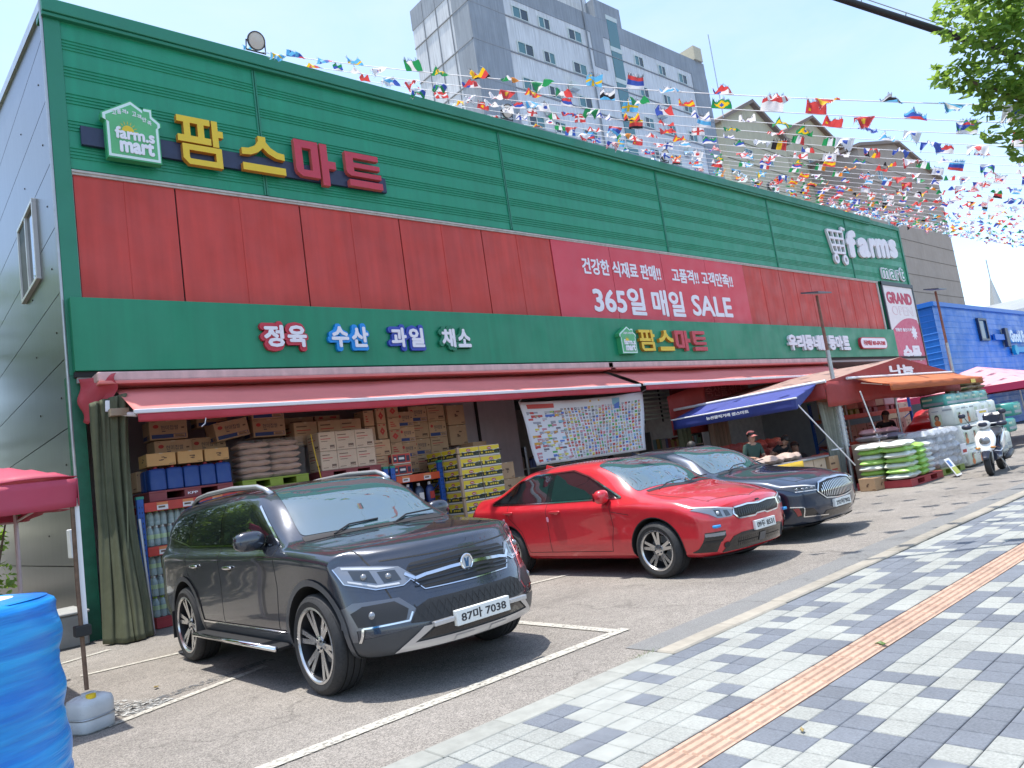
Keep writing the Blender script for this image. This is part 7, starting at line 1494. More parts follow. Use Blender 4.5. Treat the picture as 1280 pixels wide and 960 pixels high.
for i in range(nu):
    for j in range(nv):
        u = .03 + i * .0278; v = .13 + j * .056 if i > 8 else .16 + j * .054
        if v > .95 or u > .965: continue
        if i < 9 and fr.random() < .45: continue
        k = 2 if i < 9 else 1; mi = fr.choice([0, 0, 1, 2, 2, 3, 4, 4, 5, 6, 7, 8, 8, 9, 9, 10]); w_ = .016 * k + fr.uniform(0, .007); h_ = .028 + fr.uniform(0, .012)
        fq(u, v, u + w_, v + h_, mi)
        if fr.random() < .75: fq(u, v + .036, u + .011 + fr.uniform(0, .01), v + .047, fr.choice([0, 0, 8, 10]), .005)
        if fr.random() < .2: fq(u + w_ * .3, v + h_ * .2, u + w_ * .8, v + h_ * .7, fr.choice([1, 7, 9]), .006)
obj('printed_pictures', m, FCM, fb)
obj('printed_title', text_to(MB(), '팜스마트', lambda u, v, d: fbp(u, 1 - v, .006 + d), (.08, .905, .20, .945), .001, 0, .02), LWH, fb)
for x, z in ((9.87, 2.8), (13.8, 2.86)): obj('cord', MB().tube([(x, 11.0, z), (x + .05, 10.75, 2.95)], .006, 5), LWH, fb)
# ---------------------------------------------------------------- dim interior behind the banner
GOODS = [P('goods_%d' % i, c_, .6) for i, c_ in enumerate(((.30, .06, .05), (.34, .24, .06), (.07, .20, .09), (.08, .12, .30), (.38, .36, .33), (.20, .13, .09), (.12, .25, .28)))]
def shelf(x0, x1, y, lab, ztop=2.0, lv=4):
    r = thing('store_shelf', lab, 'shelf', ((x0 + x1) / 2, y, 0), 'shop shelves'); m = MB()
    for x in (x0, x1): obj('post', MB().box((x - .03, y, 0), (x + .03, y + .5, ztop)), STEEL, r)
    for k in range(lv):
        z = .2 + k * (ztop - .3) / lv; obj('board', MB().box((x0, y, z - .03), (x1, y + .5, z)), FRM, r); g = MB(); x = x0 + .05
        while x < x1 - .15:
            w_ = random.uniform(.08, .22); hh = random.uniform(.15, .30); g.box((x, y + .03, z), (x + w_ - .015, y + .3, z + hh), random.randrange(7)); x += w_
        tag(obj('goods', g, GOODS, r), kind='stuff')
shelf(10.4, 12.2, 13.6, 'store shelf with mixed goods under the left half of the flyer banner'); shelf(12.3, 14.2, 13.8, 'store shelf with mixed goods under the right half of the flyer banner'); shelf(14.3, 16.2, 14.6, 'store shelf with mixed goods behind the navy sedan roof'); shelf(17.0, 19.5, 13.5, 'store shelf with mixed goods behind the market stall')
r = thing('slatted_rack', 'pale slatted light rack hanging right of the flyer banner', 'rack', (16.4, 12.5, 2.2))
for k in range(7): obj('slat', MB().box((15.6, 12.45, 2.28 + k * .115), (17.25, 12.52, 2.32 + k * .115)), P('slat_pale', (.62, .68, .60), .5), r)
for x in (15.6, 16.4, 17.2): obj('hanger', MB().box((x, 12.53, 2.2), (x + .04, 12.56, 3.4)), BLK, r)
r = thing('shop_board', 'dark red shop board with a round emblem beneath the awning', 'sign', (17.6, 11.75, 2.1)); DR = P('board_red', (.17, .022, .028), .5, var=.1)
obj('panel', MB().box((15.9, 11.72, 2.1), (19.6, 11.8, 3.45)), DR, r); obj('ring', MB().lathe([(.24, 0), (.24, .02), (.19, .02), (.19, 0)], 28, 0, lambda p: (16.9 + p[0], 11.719 - p[2], 2.85 + p[1])), P('board_pale', (.34, .11, .12), .5), r); obj('lettering', text_to(MB(), '축산물센터', wallfn(11.719), (17.4, 2.70, 19.2, 3.02), .012, 0, .0), MATS['board_pale'], r)
r = thing('cloth_panel', 'dark red cloth hung behind the end of the blue awning', 'cloth', (15.8, 11.4, 1.9)); obj('cloth', MB().grid(lambda u, v: (15.3 + 1.6 * u, 11.45 + .03 * math.sin(u * 11), 2.75 - 1.0 * v + .3 * u * (1 - v)), 16, 6), TENTR, r, smooth=True, solid=.006)
r = thing('curtain', 'olive strip curtain behind the roof of the navy sedan', 'curtain', (15.8, 11.3, 0)); obj('cloth', MB().grid(lambda u, v: (15.3 + .55 * u, 11.3 + .05 * math.sin(u * 22), 2.0 - 1.95 * v), 24, 8), OLV, r, smooth=True, solid=.006)
r = thing('curtain', 'brownish strip curtain right of the olive one behind the navy sedan', 'curtain', (16.8, 11.2, 0)); obj('cloth', MB().grid(lambda u, v: (16.5 + .85 * u, 11.2 + .05 * math.sin(u * 30), 2.05 - 2.0 * v), 30, 8), P('brown_strip', (.20, .16, .13), .7, streak=.15), r, smooth=True, solid=.006)
r = thing('display_case', 'white chilled display case deep inside the shop', 'display case', (14.2, 12.4, 0)); obj('body', MB().cbox((13.2, 12.3, 0), (15.2, 13.0, .85), .02), LWH, r); obj('glass', MB().box((13.25, 12.35, .855), (15.15, 12.4, 1.3)), FILM, r); obj('top', MB().cbox((13.2, 12.3, 1.3), (15.2, 13.0, 1.36), .01), LWH, r)
# ================================================================== MARKET STALL, PEOPLE, SCOOTER
YB = P('cloth_yellow', (.62, .40, .03), .7, var=.06)
r = thing('stall_table', 'market stall table with a galvanised top behind the navy sedan', 'table', (13.9, 8.0, 0)); obj('top', MB().cbox((12.3, 7.64, .80), (15.45, 8.6, .84), .008), STEEL, r)
for x in (12.4, 13.9, 15.35):
    for y in (7.72, 8.5): obj('leg', MB().tube([(x, y, 0), (x, y, .80)], .022, 8), STEEL, r)
r = thing('stall_banner', 'yellow cloth banner with purple lettering on the stall front', 'banner', (13.3, 7.6, .2)); obj('cloth', MB().grid(lambda u, v: (12.3 + 1.95 * u, 7.61 - .012 * math.sin(u * 14) * v, .83 - .6 * v), 20, 4), YB, r, smooth=True, solid=.004); obj('lettering', text_to(MB(), '제철 산나물', wallfn(7.59), (12.5, .35, 14.15, .62), .012, 0, .05), P('ink_purple', (.26, .03, .16), .6), r)
for i, x in enumerate((14.32, 14.85)): carton(x, 7.70, .30 if False else .42, .5, .5, .375, 'stamp', 'brown produce carton shelved under the right end of the stall table' , 'produce cartons at the stall', CARDP)
carton(15.46, 7.66, .01, .42, .45, .78, 'lines', 'tall brown carton at the right end of the stall table', 'produce cartons at the stall')
for i, x in enumerate((14.32, 14.85)): carton(x, 7.70, .01, .5, .5, .40, 'stamp', 'brown produce carton on the ground under the stall table', 'produce cartons at the stall', CARDP)
# produce bags on the table, pink net sacks behind
NET = [P('net_red_%d' % i, c_, .7, bump=.8, bs=60, var=.2, vs=9) for i, c_ in enumerate(((.44, .10, .09), (.52, .20, .17), (.36, .08, .07)))]
nsk = [pillow(.42, .34, .20, NET[i % 3], nu=14, nv=10, crumple=.05, seed=20 + i) for i in range(3)]
PNKB = P('bag_pale', (.46, .34, .28), .6, var=.1); pb_ = pillow(.5, .4, .17, PNKB, nu=14, nv=10, crumple=.04, seed=33)
for i, x in enumerate((13.0, 13.75, 14.4)): o = link('produce_bag', pb_); o.location = (x, 8.0, .842); tag(o, ('pale produce bag on the left of the stall table', 'pale produce bag in the middle of the stall table', 'pale produce bag on the right of the stall table')[i], 'bag', 'produce bags on the stall')
ni = 0
for (x0, x1, y0, y1, n_, lab) in ((16.9, 18.2, 8.1, 8.6, 4, 'red net sack in the pile behind the left lamp pole'), (18.3, 20.6, 8.3, 8.8, 4, 'red net sack in the pile under the middle of the market tent'), (15.7, 17.6, 9.9, 10.4, 7, 'red net sack in the rear pile behind the seated vendor'), (20.4, 22.0, 7.7, 8.1, 3, 'red net sack in the pile beside the red hatchback')):
    for k in range(n_):
        x = x0
        while x < x1:
            for y in (y0, y1):
                o = link('net_sack', nsk[ni % 3]); ni += 1; o.location = (x + random.uniform(-.05, .05), y + random.uniform(-.03, .03), .10 + k * .17); o.rotation_euler = (random.uniform(-.1, .1), random.uniform(-.1, .1), random.uniform(-.3, .3)); tag(o, lab, 'sack', 'red net sacks under the tent')
            x += .42
# low pallets under the piles so nothing floats
for x0, x1, y0, y1, lab in ((16.7, 18.3, 7.95, 8.8, 'red pallet under the net sacks behind the left lamp pole'), (18.1, 20.7, 8.1, 9.0, 'red pallet under the net sacks in the middle of the tent'), (15.5, 17.7, 9.75, 10.6, 'red pallet under the rear net sacks'), (20.2, 22.1, 7.55, 8.3, 'red pallet under the net sacks beside the red hatchback')): pallet(x0, y0, -.045, x1 - x0, y1 - y0, PRD, lab)
rack('blue and orange rack with pale bales at the back of the market tent', 20.6, 25.4, 9.6, 10.5, 2.1, (1.66, .9), RKO, False)
BALE = P('bale_cream', (.46, .40, .27), .7, var=.15, vs=12); BALP = P('bale_pink', (.46, .34, .32), .7, var=.12)
for i, (x, mt, lab) in enumerate(((20.85, BALE, 'cream printed bale at the left of the rear rack'), (22.1, BALP, 'pinkish wrapped bale in the middle of the rear rack'), (23.7, BALP, 'pinkish wrapped bale at the right of the rear rack'))):
    r = thing('bale', lab, 'bale', (x, 9.65, 1.66), 'bales on the rear rack'); obj('block', MB().cbox((x, 9.66, 1.80), (x + 1.0, 10.4, 2.3), .03), mt, r, bevel=.02); obj('skid', MB().box((x, 9.66, 1.662), (x + .25, 10.4, 1.798)).box((x + .4, 9.66, 1.662), (x + .6, 10.4, 1.798)).box((x + .75, 9.66, 1.662), (x + 1.0, 10.4, 1.798)), PLG if i == 0 else PMR, r); obj('band', MB().box((x - .002, 9.655, 2.04), (x + 1.002, 9.659, 2.07)), INKK, r)
for i in range(6): carton(20.8 + i * .72, 9.68, .905, .66, .5, .45, 'stamp' if i % 2 else 'lines', 'pale carton on the middle level of the rear rack', 'cartons on the rear rack', CARDP)
for i in range(2):
    for k in range(3): carton(25.9 + i * .62, 10.2, .01 + k * .62, .6, .6, .61, 'plain', 'tall brown carton stacked behind the red hatchback', 'cartons behind the hatchback', CARDP)
# film-wrapped grass bales next to the lamp pole
WRG = [P('wrap_green', (.16, .24, .06), .5, var=.3, vs=9, bump=.6, bs=30), P('wrap_brown', (.24, .19, .13), .5, var=.3, vs=9, bump=.6, bs=30), P('wrap_grey', (.32, .31, .28), .5, var=.3, vs=9)]
wsk = [pillow(.62, .5, .13, WRG[i], nu=16, nv=10, crumple=.05, seed=40 + i) for i in range(3)]
for k in range(7):
    for i in range(2):
        o = link('vegetable_sack', wsk[(k * 2 + i) % 3]); o.location = (16.62 + i * .5, 7.02 - i * .12, .06 + k * .115); o.rotation_euler = (0, 0, random.uniform(-.2, .2)); tag(o, 'greenish sack in the film wrapped pile beside the left lamp pole', 'sack', 'film wrapped greenish sacks')
film_box(16.30, 6.62, .05, 17.42, 7.32, .90, 'clear film around the greenish sacks beside the lamp pole', FILM2)
carton(15.45, 6.80, .005, .42, .36, .26, 'stamp', 'small brown carton lying at the foot of the left lamp pole', 'produce cartons at the stall', rot=(0, 0, -.15))
# feed sacks, green and white, on a red pallet
FG = P('feed_green', (.30, .54, .10), .45, var=.10, vs=8, bump=.5, bs=22); FWH = P('feed_white', (.60, .63, .58), .45, var=.08, vs=8, bump=.5, bs=22)
def feedmf(flip): return lambda i, j: ((0 if i < 11 else 1) if not flip else (1 if i < 11 else 0))
fsk = [pillow(.80, .50, .135, [FG, FWH], feedmf(f_), 22, 14, .03, 60 + s) for s, f_ in enumerate((0, 1, 0, 1))] + [pillow(.80, .5, .135, [FG, FWH], lambda i, j: 0, 22, 14, .03, 70), pillow(.80, .5, .135, [FG, FWH], lambda i, j: 1, 22, 14, .03, 71)]
pallet(15.75, 6.22, .003, 1.75, 1.1, PRD, 'red plastic pallet under the green and white feed sacks')
for k in range(7):
    for c_ in range(2):
        if k == 6 and c_ == 1: continue
        for j in range(2):
            o = link('feed_sack', fsk[(4 if k % 2 else 5) if c_ == 0 else (k * 2 + j) % 4]); o.location = (16.08 + c_ * .74 + random.uniform(-.03, .03), 6.46 + j * .52 + random.uniform(-.02, .02), .158 + k * .108); o.rotation_euler = (0, 0, (0 if c_ else .05) + random.uniform(-.06, .06)); o.scale = (.92 if c_ == 0 else 1.08, 1, 1)
            tag(o, ('plain feed sack in the left column on the red pallet, ' + ('front' if j == 0 else 'rear') if c_ == 0 else 'two tone feed sack in the right column on the red pallet, ' + ('front' if j == 0 else 'rear')), 'sack', 'feed sacks on the red pallet')
# grey-lilac sacks on top, clear wrapped pallet to the right
GS = [P('sack_lilac', (.36, .32, .34), .5, var=.15), P('sack_greyblue', (.16, .17, .22), .5, var=.2), P('sack_pinkish', (.42, .25, .26), .5, var=.12)]
gsk = [pillow(.8, .5, .14, GS[i], nu=16, nv=10, crumple=.04, seed=80 + i) for i in range(3)]
for i, (x, y, z, k, lab) in enumerate(((17.2, 7.45, .95, 0, 'lilac sack lying on top behind the feed sacks'), (17.9, 7.3, .93, 1, 'dark striped sack lying behind the feed sacks'), (18.0, 7.4, 1.06, 2, 'pinkish sack on top of the dark striped sack'), (17.3, 7.5, 1.08, 2, 'pinkish sack on top of the lilac sack'))): o = link('sack', gsk[k]); o.location = (x, y, z); o.rotation_euler = (0, .04, .15 * i); tag(o, lab, 'sack', 'sacks behind the feed pallet')
tag(obj('sack_stand', MB().cbox((16.75, 7.15, 0), (18.5, 7.75, .94), .02), CARDP), 'boxed stand carrying the lilac and pinkish sacks', 'stand')
CLR = P('bag_clear', (.56, .60, .66), .22, alpha=.85, bump=1, bs=12, var=.15, vs=6)
csk = [pillow(.62, .5, .2, CLR, nu=18, nv=12, crumple=.06, seed=90 + i) for i in range(3)]
for k in range(5):
    for i in range(3): o = link('wrapped_bag', csk[(k + i) % 3]); o.location = (17.85 + i * .46, 6.62 - i * .05 + (k % 2) * .03, .16 + k * .165); o.rotation_euler = (0, 0, random.uniform(-.2, .2)); tag(o, 'clear plastic wrapped bag on the pallet behind the scooter', 'bag', 'clear wrapped bags')
pallet(17.6, 6.3, .003, 1.5, .7, PLG, 'greenish pallet under the clear wrapped bags')
film_box(17.55, 6.25, .15, 19.2, 7.0, 1.02, 'clear film around the wrapped bags behind the scooter', FILM, .03)
r = thing('leaning_sign', 'small colourful printed board leaning against the feed sacks', 'sign', (17.3, 5.95, 0)); q = lambda u, v, d=0: (17.12 + .42 * u + .08 * v, 5.82 + .22 * v - d + .05 * u, .03 + .36 * v)
m = MB(); m.add([q(0, 0), q(1, 0), q(1, 1), q(0, 1), q(0, 0, -.02), q(1, 0, -.02), q(1, 1, -.02), q(0, 1, -.02)], [(0, 1, 2, 3), (7, 6, 5, 4), (0, 4, 5, 1), (1, 5, 6, 2), (2, 6, 7, 3), (3, 7, 4, 0)]); obj('board', m, LWH, r); m = MB(); m.add([q(.05, .1, .003), q(.95, .1, .003), q(.95, .5, .003), q(.05, .5, .003)], [(0, 1, 2, 3)]); obj('print', m, P('print_lime', (.40, .45, .05), .5), r); m = MB(); m.add([q(.05, .56, .003), q(.6, .56, .003), q(.6, .9, .003), q(.05, .9, .003)], [(0, 1, 2, 3)]); obj('print', m, P('print_blue', (.05, .15, .4), .5), r)
r = thing('price_board', 'white price card standing on the clear wrapped bags', 'sign', (18.9, 6.2, .4)); obj('card', MB().cbox((18.75, 6.18, .36), (19.1, 6.2, .60), .004), LWH, r); obj('print', MB().box((18.8, 6.176, .40), (19.05, 6.178, .47)), INKR, r)
# tissue / diaper packs
PKW = P('pack_white', (.60, .64, .58), .35, var=.08, rnd=.05, bump=.3, bs=20); PKT = P('pack_teal', (.06, .30, .26), .35, var=.1, rnd=.08); PKG = P('pack_green', (.12, .38, .12), .4); SKN = P('pack_photo_skin', (.42, .20, .12), .6); ORP = P('pack_photo_orange', (.55, .16, .04), .6); HRP = P('pack_photo_hair', (.05, .035, .03), .6)
def pack_mesh(w_, d, h, base, photo=True):
    m = MB(); m.cbox((0, 0, 0), (w_, d, h), .05)
    e = .003
    for face in range(2):
        f_ = (lambda u, v, k=1: (u * w_, -e * k, v * h)) if face == 0 else (lambda u, v, k=1: (-e * k, d - u * d, v * h))
        q = lambda u0, v0, u1, v1, mi, k=1: m.add([f_(u0, v0, k), f_(u1, v0, k), f_(u1, v1, k), f_(u0, v1, k)], [(0, 1, 2, 3)], mi)
        if photo:
            q(.12, .1, .48, .62, 1); q(.55, .76, .9, .84, 4); q(.15, .76, .4, .8, 4)
            el = lambda cx, cz, a, b_, mi, k: m.add([f_(cx + a * math.cos(t_), cz + b_ * math.sin(t_), k) for t_ in np.linspace(0, 2 * math.pi, 12)[:-1]], [tuple(range(11))], mi)
            el(.3, .46, .09, .15, 5, 1.8); el(.3, .43, .06, .09, 2, 2.4); el(.3, .2, .12, .15, 3, 2.0)
        else: q(.1, .2, .9, .4, 4); q(.1, .6, .5, .75, 1)
    return m.mesh('pack', [base, P('pack_pale_green', (.48, .56, .40), .4), SKN, ORP, P('pack_line', (.30, .34, .36), .5), HRP], 50)
pk = [pack_mesh(.82, .6, .52, PKW), pack_mesh(.82, .6, .52, PKW, False), pack_mesh(.82, .6, .40, PKT, False)]
for k in range(3):
    for i in range(5):
        mi = 0 if (i in (0, 1) and k < 2) or (k == 2 and i == 0) else 1
        if k == 2: mi = 0 if i in (0, 1) else 1
        o = link('tissue_pack', pk[mi]); o.location = (19.35 + i * .86, 6.25 + i * .09 + .05 * k, .04 + k * .49); o.scale = (1, 1, .94); tag(o, 'plastic pack with printed figure behind the scooter' if mi == 0 else 'plain white plastic pack in the pile behind the scooter', 'pack', 'plastic packs behind the scooter')
for i in range(5): o = link('tissue_pack', pk[2]); o.location = (20.1 + i * .86, 6.75 + i * .08, 1.49); o.scale = (1, 1, .8); tag(o, 'teal plastic pack on top of the pile behind the scooter', 'pack', 'plastic packs behind the scooter')
for i in range(3): o = link('tissue_pack', pk[2 if i else 1]); o.location = (24.2 + i * .8, 6.9, .04 + i * .45); tag(o, 'teal plastic pack at the right end of the pile' if i else 'white plastic pack at the right end of the pile', 'pack', 'plastic packs behind the scooter')
r = thing('price_board', 'white card leaning on the plastic packs above the scooter handlebar', 'sign', (20.4, 6.1, .98)); obj('card', MB().cbox((20.2, 6.14, 1.02), (20.95, 6.17, 1.3), .006), LWH, r); obj('print', MB().box((20.3, 6.137, 1.22), (20.8, 6.139, 1.27)), YEL, r)
# brown stacked bags and pink tents farther along
BRB = P('bag_brown', (.27, .18, .11), .7, var=.15); bsk = pillow(.8, .5, .13, BRB, nu=12, nv=8, seed=101)
for k in range(17):
    for i in range(2): o = link('compost_bag', bsk); o.location = (24.6 + i * .8, 7.7, .02 + k * .125); o.rotation_euler = (0, 0, random.uniform(-.1, .1)); tag(o, 'brown compost bag in the tall stack beside the pink canopy', 'bag', 'compost bags')
def pop_tent(cx, cy, w_, d, ze, za, mat, lab):
    r = thing('canopy_tent', lab, 'tent', (cx, cy, 0)); x0, x1, y0, y1 = cx - w_ / 2, cx + w_ / 2, cy - d / 2, cy + d / 2
    obj('canopy', MB().add([(x0, y0, ze), (x1, y0, ze), (x1, y1, ze), (x0, y1, ze), (cx, cy, za)], [(0, 1, 4), (1, 2, 4), (2, 3, 4), (3, 0, 4)]), mat, r, solid=.01)
    for a, b_ in (((x0, y0), (x1, y0)), ((x1, y0), (x1, y1)), ((x0, y0), (x0, y1))): obj('valance', MB().grid(lambda u, v: (a[0] + (b_[0] - a[0]) * u, a[1] + (b_[1] - a[1]) * u, ze - .22 * v), 8, 2), P('tent_magenta', (.42, .03, .10), .6), r, solid=.008)
    for x in (x0, x1):
        for y in (y0, y1): obj('leg', MB().tube([(x, y, 0), (x, y, ze)], .03, 6), STEEL, r)
pop_tent(30.2, 8.9, 6.4, 4.5, 1.95, 2.75, P('tent_pink2', (.66, .30, .33), .65, var=.05), 'pink pop up canopy beyond the plastic packs')
pop_tent(39.0, 7.5, 4.0, 4.0, 2.1, 2.9, P('tent_white2', (.62, .60, .58), .65), 'pale pop up canopy at the far right before the warehouse')
# red hatchback under the tent
root = thing('parked_hatchback', 'red hatchback half hidden under the market tent', 'car', (27.6, 8.35, 0), 'cars parked nose out in front of the mart', R_(90))
PH = P('paint_red_far', (.52, .02, .03), .32, metal=.1, coat=1.)
bd = Body(keys_from(sedan_tab(4.3, .9, .85, 2.6, .78, 1.0, 1.56, 1.0, 1.2, 2.0, 3.6, 4.15, 1.15)), 4.3, .26, .16, [(.15, .1), (.5, 0), (.8, .1)], [(.3, .08), (.6, 0), (1.1, .08)], .9, 50, 4)
finish_body(bd, root, PH, [(.85, .33), (3.45, .33)], .38)
for y in (.85, 3.45):
    for sx in (-1, 1): wheel(root, sx * .77, y, .325, .225, sx, 'multi')
glass_set(bd, root, [rounded([(1.5, 1.04), (2.5, 1.05), (2.5, 1.42), (2.05, 1.38)], .03), rounded([(2.58, 1.05), (3.95, 1.14), (3.5, 1.38), (2.58, 1.43)], .03)], trim=CHR, trimpts=[[(1.45, 1.03), (2.55, 1.035), (4.0, 1.13), (3.5, 1.41), (2.5, 1.45)]])
m = MB(); bd.patch(m, 'top', [[(-.68, 1.3), (0, 1.2), (.68, 1.3), (.55, 1.95), (-.55, 1.95)]], .004); pobj('windscreen', m, WGL, root)
# ---------------------------------------------------------------- people
SKIN = P('skin', (.42, .235, .165), .55, var=.06); HAIR = P('hair_black', (.018, .014, .012), .55, bump=.6, bs=90)
def person(lab, root_loc, J, shirt, trous, shoe=DARK, hat=None, hair='short', face=0., sleeve=.5, vest=None):
    """J: joints as name -> (x, y, z) relative to root; one skinned surface, coloured by the nearest bone"""
    r = thing('person', lab, 'person', root_loc, 'people at the market stall')
    bones = [('pelvis', 'waist', .135, .125), ('waist', 'chest', .125, .15), ('chest', 'neck', .15, .055), ('neck', 'skull', .052, .06), ('skull', 'crown', .085, .075)]
    for s in 'lr': bones += [('chest', s + 'sho', .12, .062), (s + 'sho', s + 'elb', .058, .045), (s + 'elb', s + 'wri', .042, .028), (s + 'wri', s + 'han', .030, .026), ('pelvis', s + 'hip', .12, .095), (s + 'hip', s + 'kne', .088, .06), (s + 'kne', s + 'ank', .056, .038), (s + 'ank', s + 'toe', .042, .03)]
    names = list({n: 0 for b in bones for n in b[:2]}); idx = {n: i for i, n in enumerate(names)}; rad = {}
    for a, b, ra, rb in bones: rad.setdefault(a, ra); rad[b] = rb
    rad['chest'] = .145; rad['pelvis'] = .135; rad['skull'] = .088; rad['crown'] = .07
    me = bpy.data.meshes.new('sk'); me.from_pydata([J[n] for n in names], [(idx[a], idx[b]) for a, b, _, _ in bones], []); o = bpy.data.objects.new('sk', me); COL.objects.link(o)
    k = o.modifiers.new('s', 'SKIN'); k.use_smooth_shade = True; sv = me.skin_vertices[0].data
    for n in names: sv[idx[n]].radius = (rad[n], rad[n] * (.75 if n in ('chest', 'waist', 'pelvis') else 1)); sv[idx[n]].use_root = n == 'pelvis'
    ss = o.modifiers.new('u', 'SUBSURF'); ss.levels = 2; ss.render_levels = 2
    dg = bpy.context.evaluated_depsgraph_get(); bm_ = bpy.data.meshes.new_from_object(o.evaluated_get(dg)); bpy.data.objects.remove(o)
    V_ = [tuple(v.co) for v in bm_.vertices]; F_ = [tuple(p.vertices) for p in bm_.polygons]; bpy.data.meshes.remove(bm_)
    segs = [(np.array(J[a]), np.array(J[b]), a, b) for a, b, _, _ in bones]
    CE = np.array([np.mean([V_[i] for i in f], 0) for f in F_]); best = np.full(len(F_), 9.); bi = np.zeros(len(F_), int); bt = np.zeros(len(F_))
    for q_, (A_, B_, a, b) in enumerate(segs):
        t_ = np.clip((CE - A_) @ (B_ - A_) / ((B_ - A_) @ (B_ - A_) + 1e-9), 0, 1); d = np.linalg.norm(CE - A_ - t_[:, None] * (B_ - A_), axis=1) - .5 * (rad[a] * (1 - t_) + rad[b] * t_)
        w_ = d < best; best[w_] = d[w_]; bi[w_] = q_; bt[w_] = t_[w_]
    mi = []
    for q_, t_ in zip(bi, bt):
        b = segs[q_][3]; x = 1
        if b in ('skull', 'crown'): x = 0
        elif b == 'neck': x = 0 if t_ > .75 else 1
        elif b.endswith('elb'): x = 1 if t_ < max(.3, sleeve * 1.6) else 0
        elif b.endswith('wri'): x = 1 if sleeve > .8 else 0
        elif b.endswith('han'): x = 0
        elif b.endswith('hip') or b.endswith('kne') or b.endswith('ank'): x = 2
        elif b.endswith('toe'): x = 3
        mi.append(x)
    mb = MB(); mb.v = V_; mb.f = F_; mb.m = mi
    for s in 'lr':      # five fingers rooted in the palm
        H = Vector(J[s + 'han']); Wv = Vector(J[s + 'wri']); d = (H - Wv).normalized(); sd = d.cross(Vector((0, 0, 1))); sd = sd.normalized() if sd.length > .1 else Vector((1, 0, 0)); up = sd.cross(d)
        for q_, (o_, L_) in enumerate(((-.026, .06), (-.009, .07), (.009, .066), (.026, .052))): p0 = H + sd * o_ + d * .005; mb.tube([p0, p0 + d * L_ * .5 - up * .006, p0 + d * L_ - up * .022], [.0095, .0085, .006], 6, 0)
        sg = 1 if s == 'l' else -1; p0 = Wv.lerp(H, .5) + sd * .02 * sg; mb.tube([p0, p0 + sd * .03 * sg + d * .02, p0 + sd * .035 * sg + d * .055], [.011, .010, .007], 6, 0)
    obj('body', mb, [SKIN, shirt, trous, shoe], r, smooth=True, local=True)
    S_ = Vector(J['skull']); C_ = Vector(J['crown']); up = (C_ - S_).normalized(); fw = Vector((math.sin(face), -math.cos(face), 0)); fw = (fw - up * fw.dot(up)).normalized(); rt = fw.cross(up); hc = S_.lerp(C_, .45)
    put = lambda a, b, c_: tuple(hc + rt * a + up * b + fw * c_)
    for s in (-1, 1):
        obj('eye', MB().grid(lambda u, v: put(s * .030 + .011 * math.cos(u * 6.283) * math.cos((v - .5) * 3.14), .008 + .006 * math.sin((v - .5) * 3.14), .083 + .006 * math.sin(u * 6.283) * math.cos((v - .5) * 3.14)), 8, 6), DARK, r, smooth=True, local=True)
        obj('ear', MB().grid(lambda u, v: put(s * (.088 + .008 * math.cos(u * 6.283) * math.cos((v - .5) * 3.14)), -.005 + .028 * math.sin((v - .5) * 3.14), -.005 + .016 * math.sin(u * 6.283) * math.cos((v - .5) * 3.14)), 8, 6), SKIN, r, smooth=True, local=True)
    obj('nose', MB().add([put(-.012, -.02, .082), put(.012, -.02, .082), put(0, .02, .084), put(0, -.02, .108)], [(0, 1, 3), (1, 2, 3), (2, 0, 3)]), SKIN, r, smooth=True, local=True); obj('mouth', MB().add([put(-.022, -.045, .083), put(.022, -.045, .083), put(.018, -.052, .084), put(-.018, -.052, .084)], [(0, 1, 2, 3)]), P('lip', (.30, .09, .08), .5), r, local=True, solid=.004)
    def cap(u, v, ex=0., lim=.52):
        a = u * 6.283; b = math.pi * .5 * (1 - v * (1.28 if math.cos(a - math.pi / 2) < .25 else .82)); x, y, z = math.cos(b) * math.cos(a), math.cos(b) * math.sin(a), math.sin(b); return put(x * (.094 + ex), z * (.105 + ex) + .012, y * (.102 + ex) - .004)
    obj('hair', MB().grid(lambda u, v: cap(u, v), 24, 10), HAIR, r, smooth=True, local=True, solid=.012)
    if hair == 'bun': obj('hair_bun', blob(put(0, .02, -.12), (.045, .045, .045), (12, 8), 2), HAIR, r, smooth=True, local=True)
    if hat:
        h = obj('cap', MB().grid(lambda u, v: cap(u, v * .62, .012), 24, 8), hat, r, smooth=True, local=True, solid=.006); obj('brim', MB().grid(lambda u, v: put((u - .5) * .17, .045 - .02 * v - .03 * (u - .5) ** 2 * 4, .10 + .075 * v * (1 - (2 * u - 1) ** 2 * .6)), 10, 4), hat, h, smooth=True, local=True, solid=.006)
    if vest:
        w0 = Vector(J['waist']); c0 = Vector(J['chest']); m = MB(); ax = (c0 - w0)
        m.grid(lambda u, v: tuple(w0 + ax * (v * 1.45 - .15) + Vector((math.cos(u * 6.283) * (.185 - .03 * v), math.sin(u * 6.283) * (.15 - .02 * v), 0))), 24, 6); obj('vest', m, vest, r, smooth=True, local=True, solid=.01)
    return r
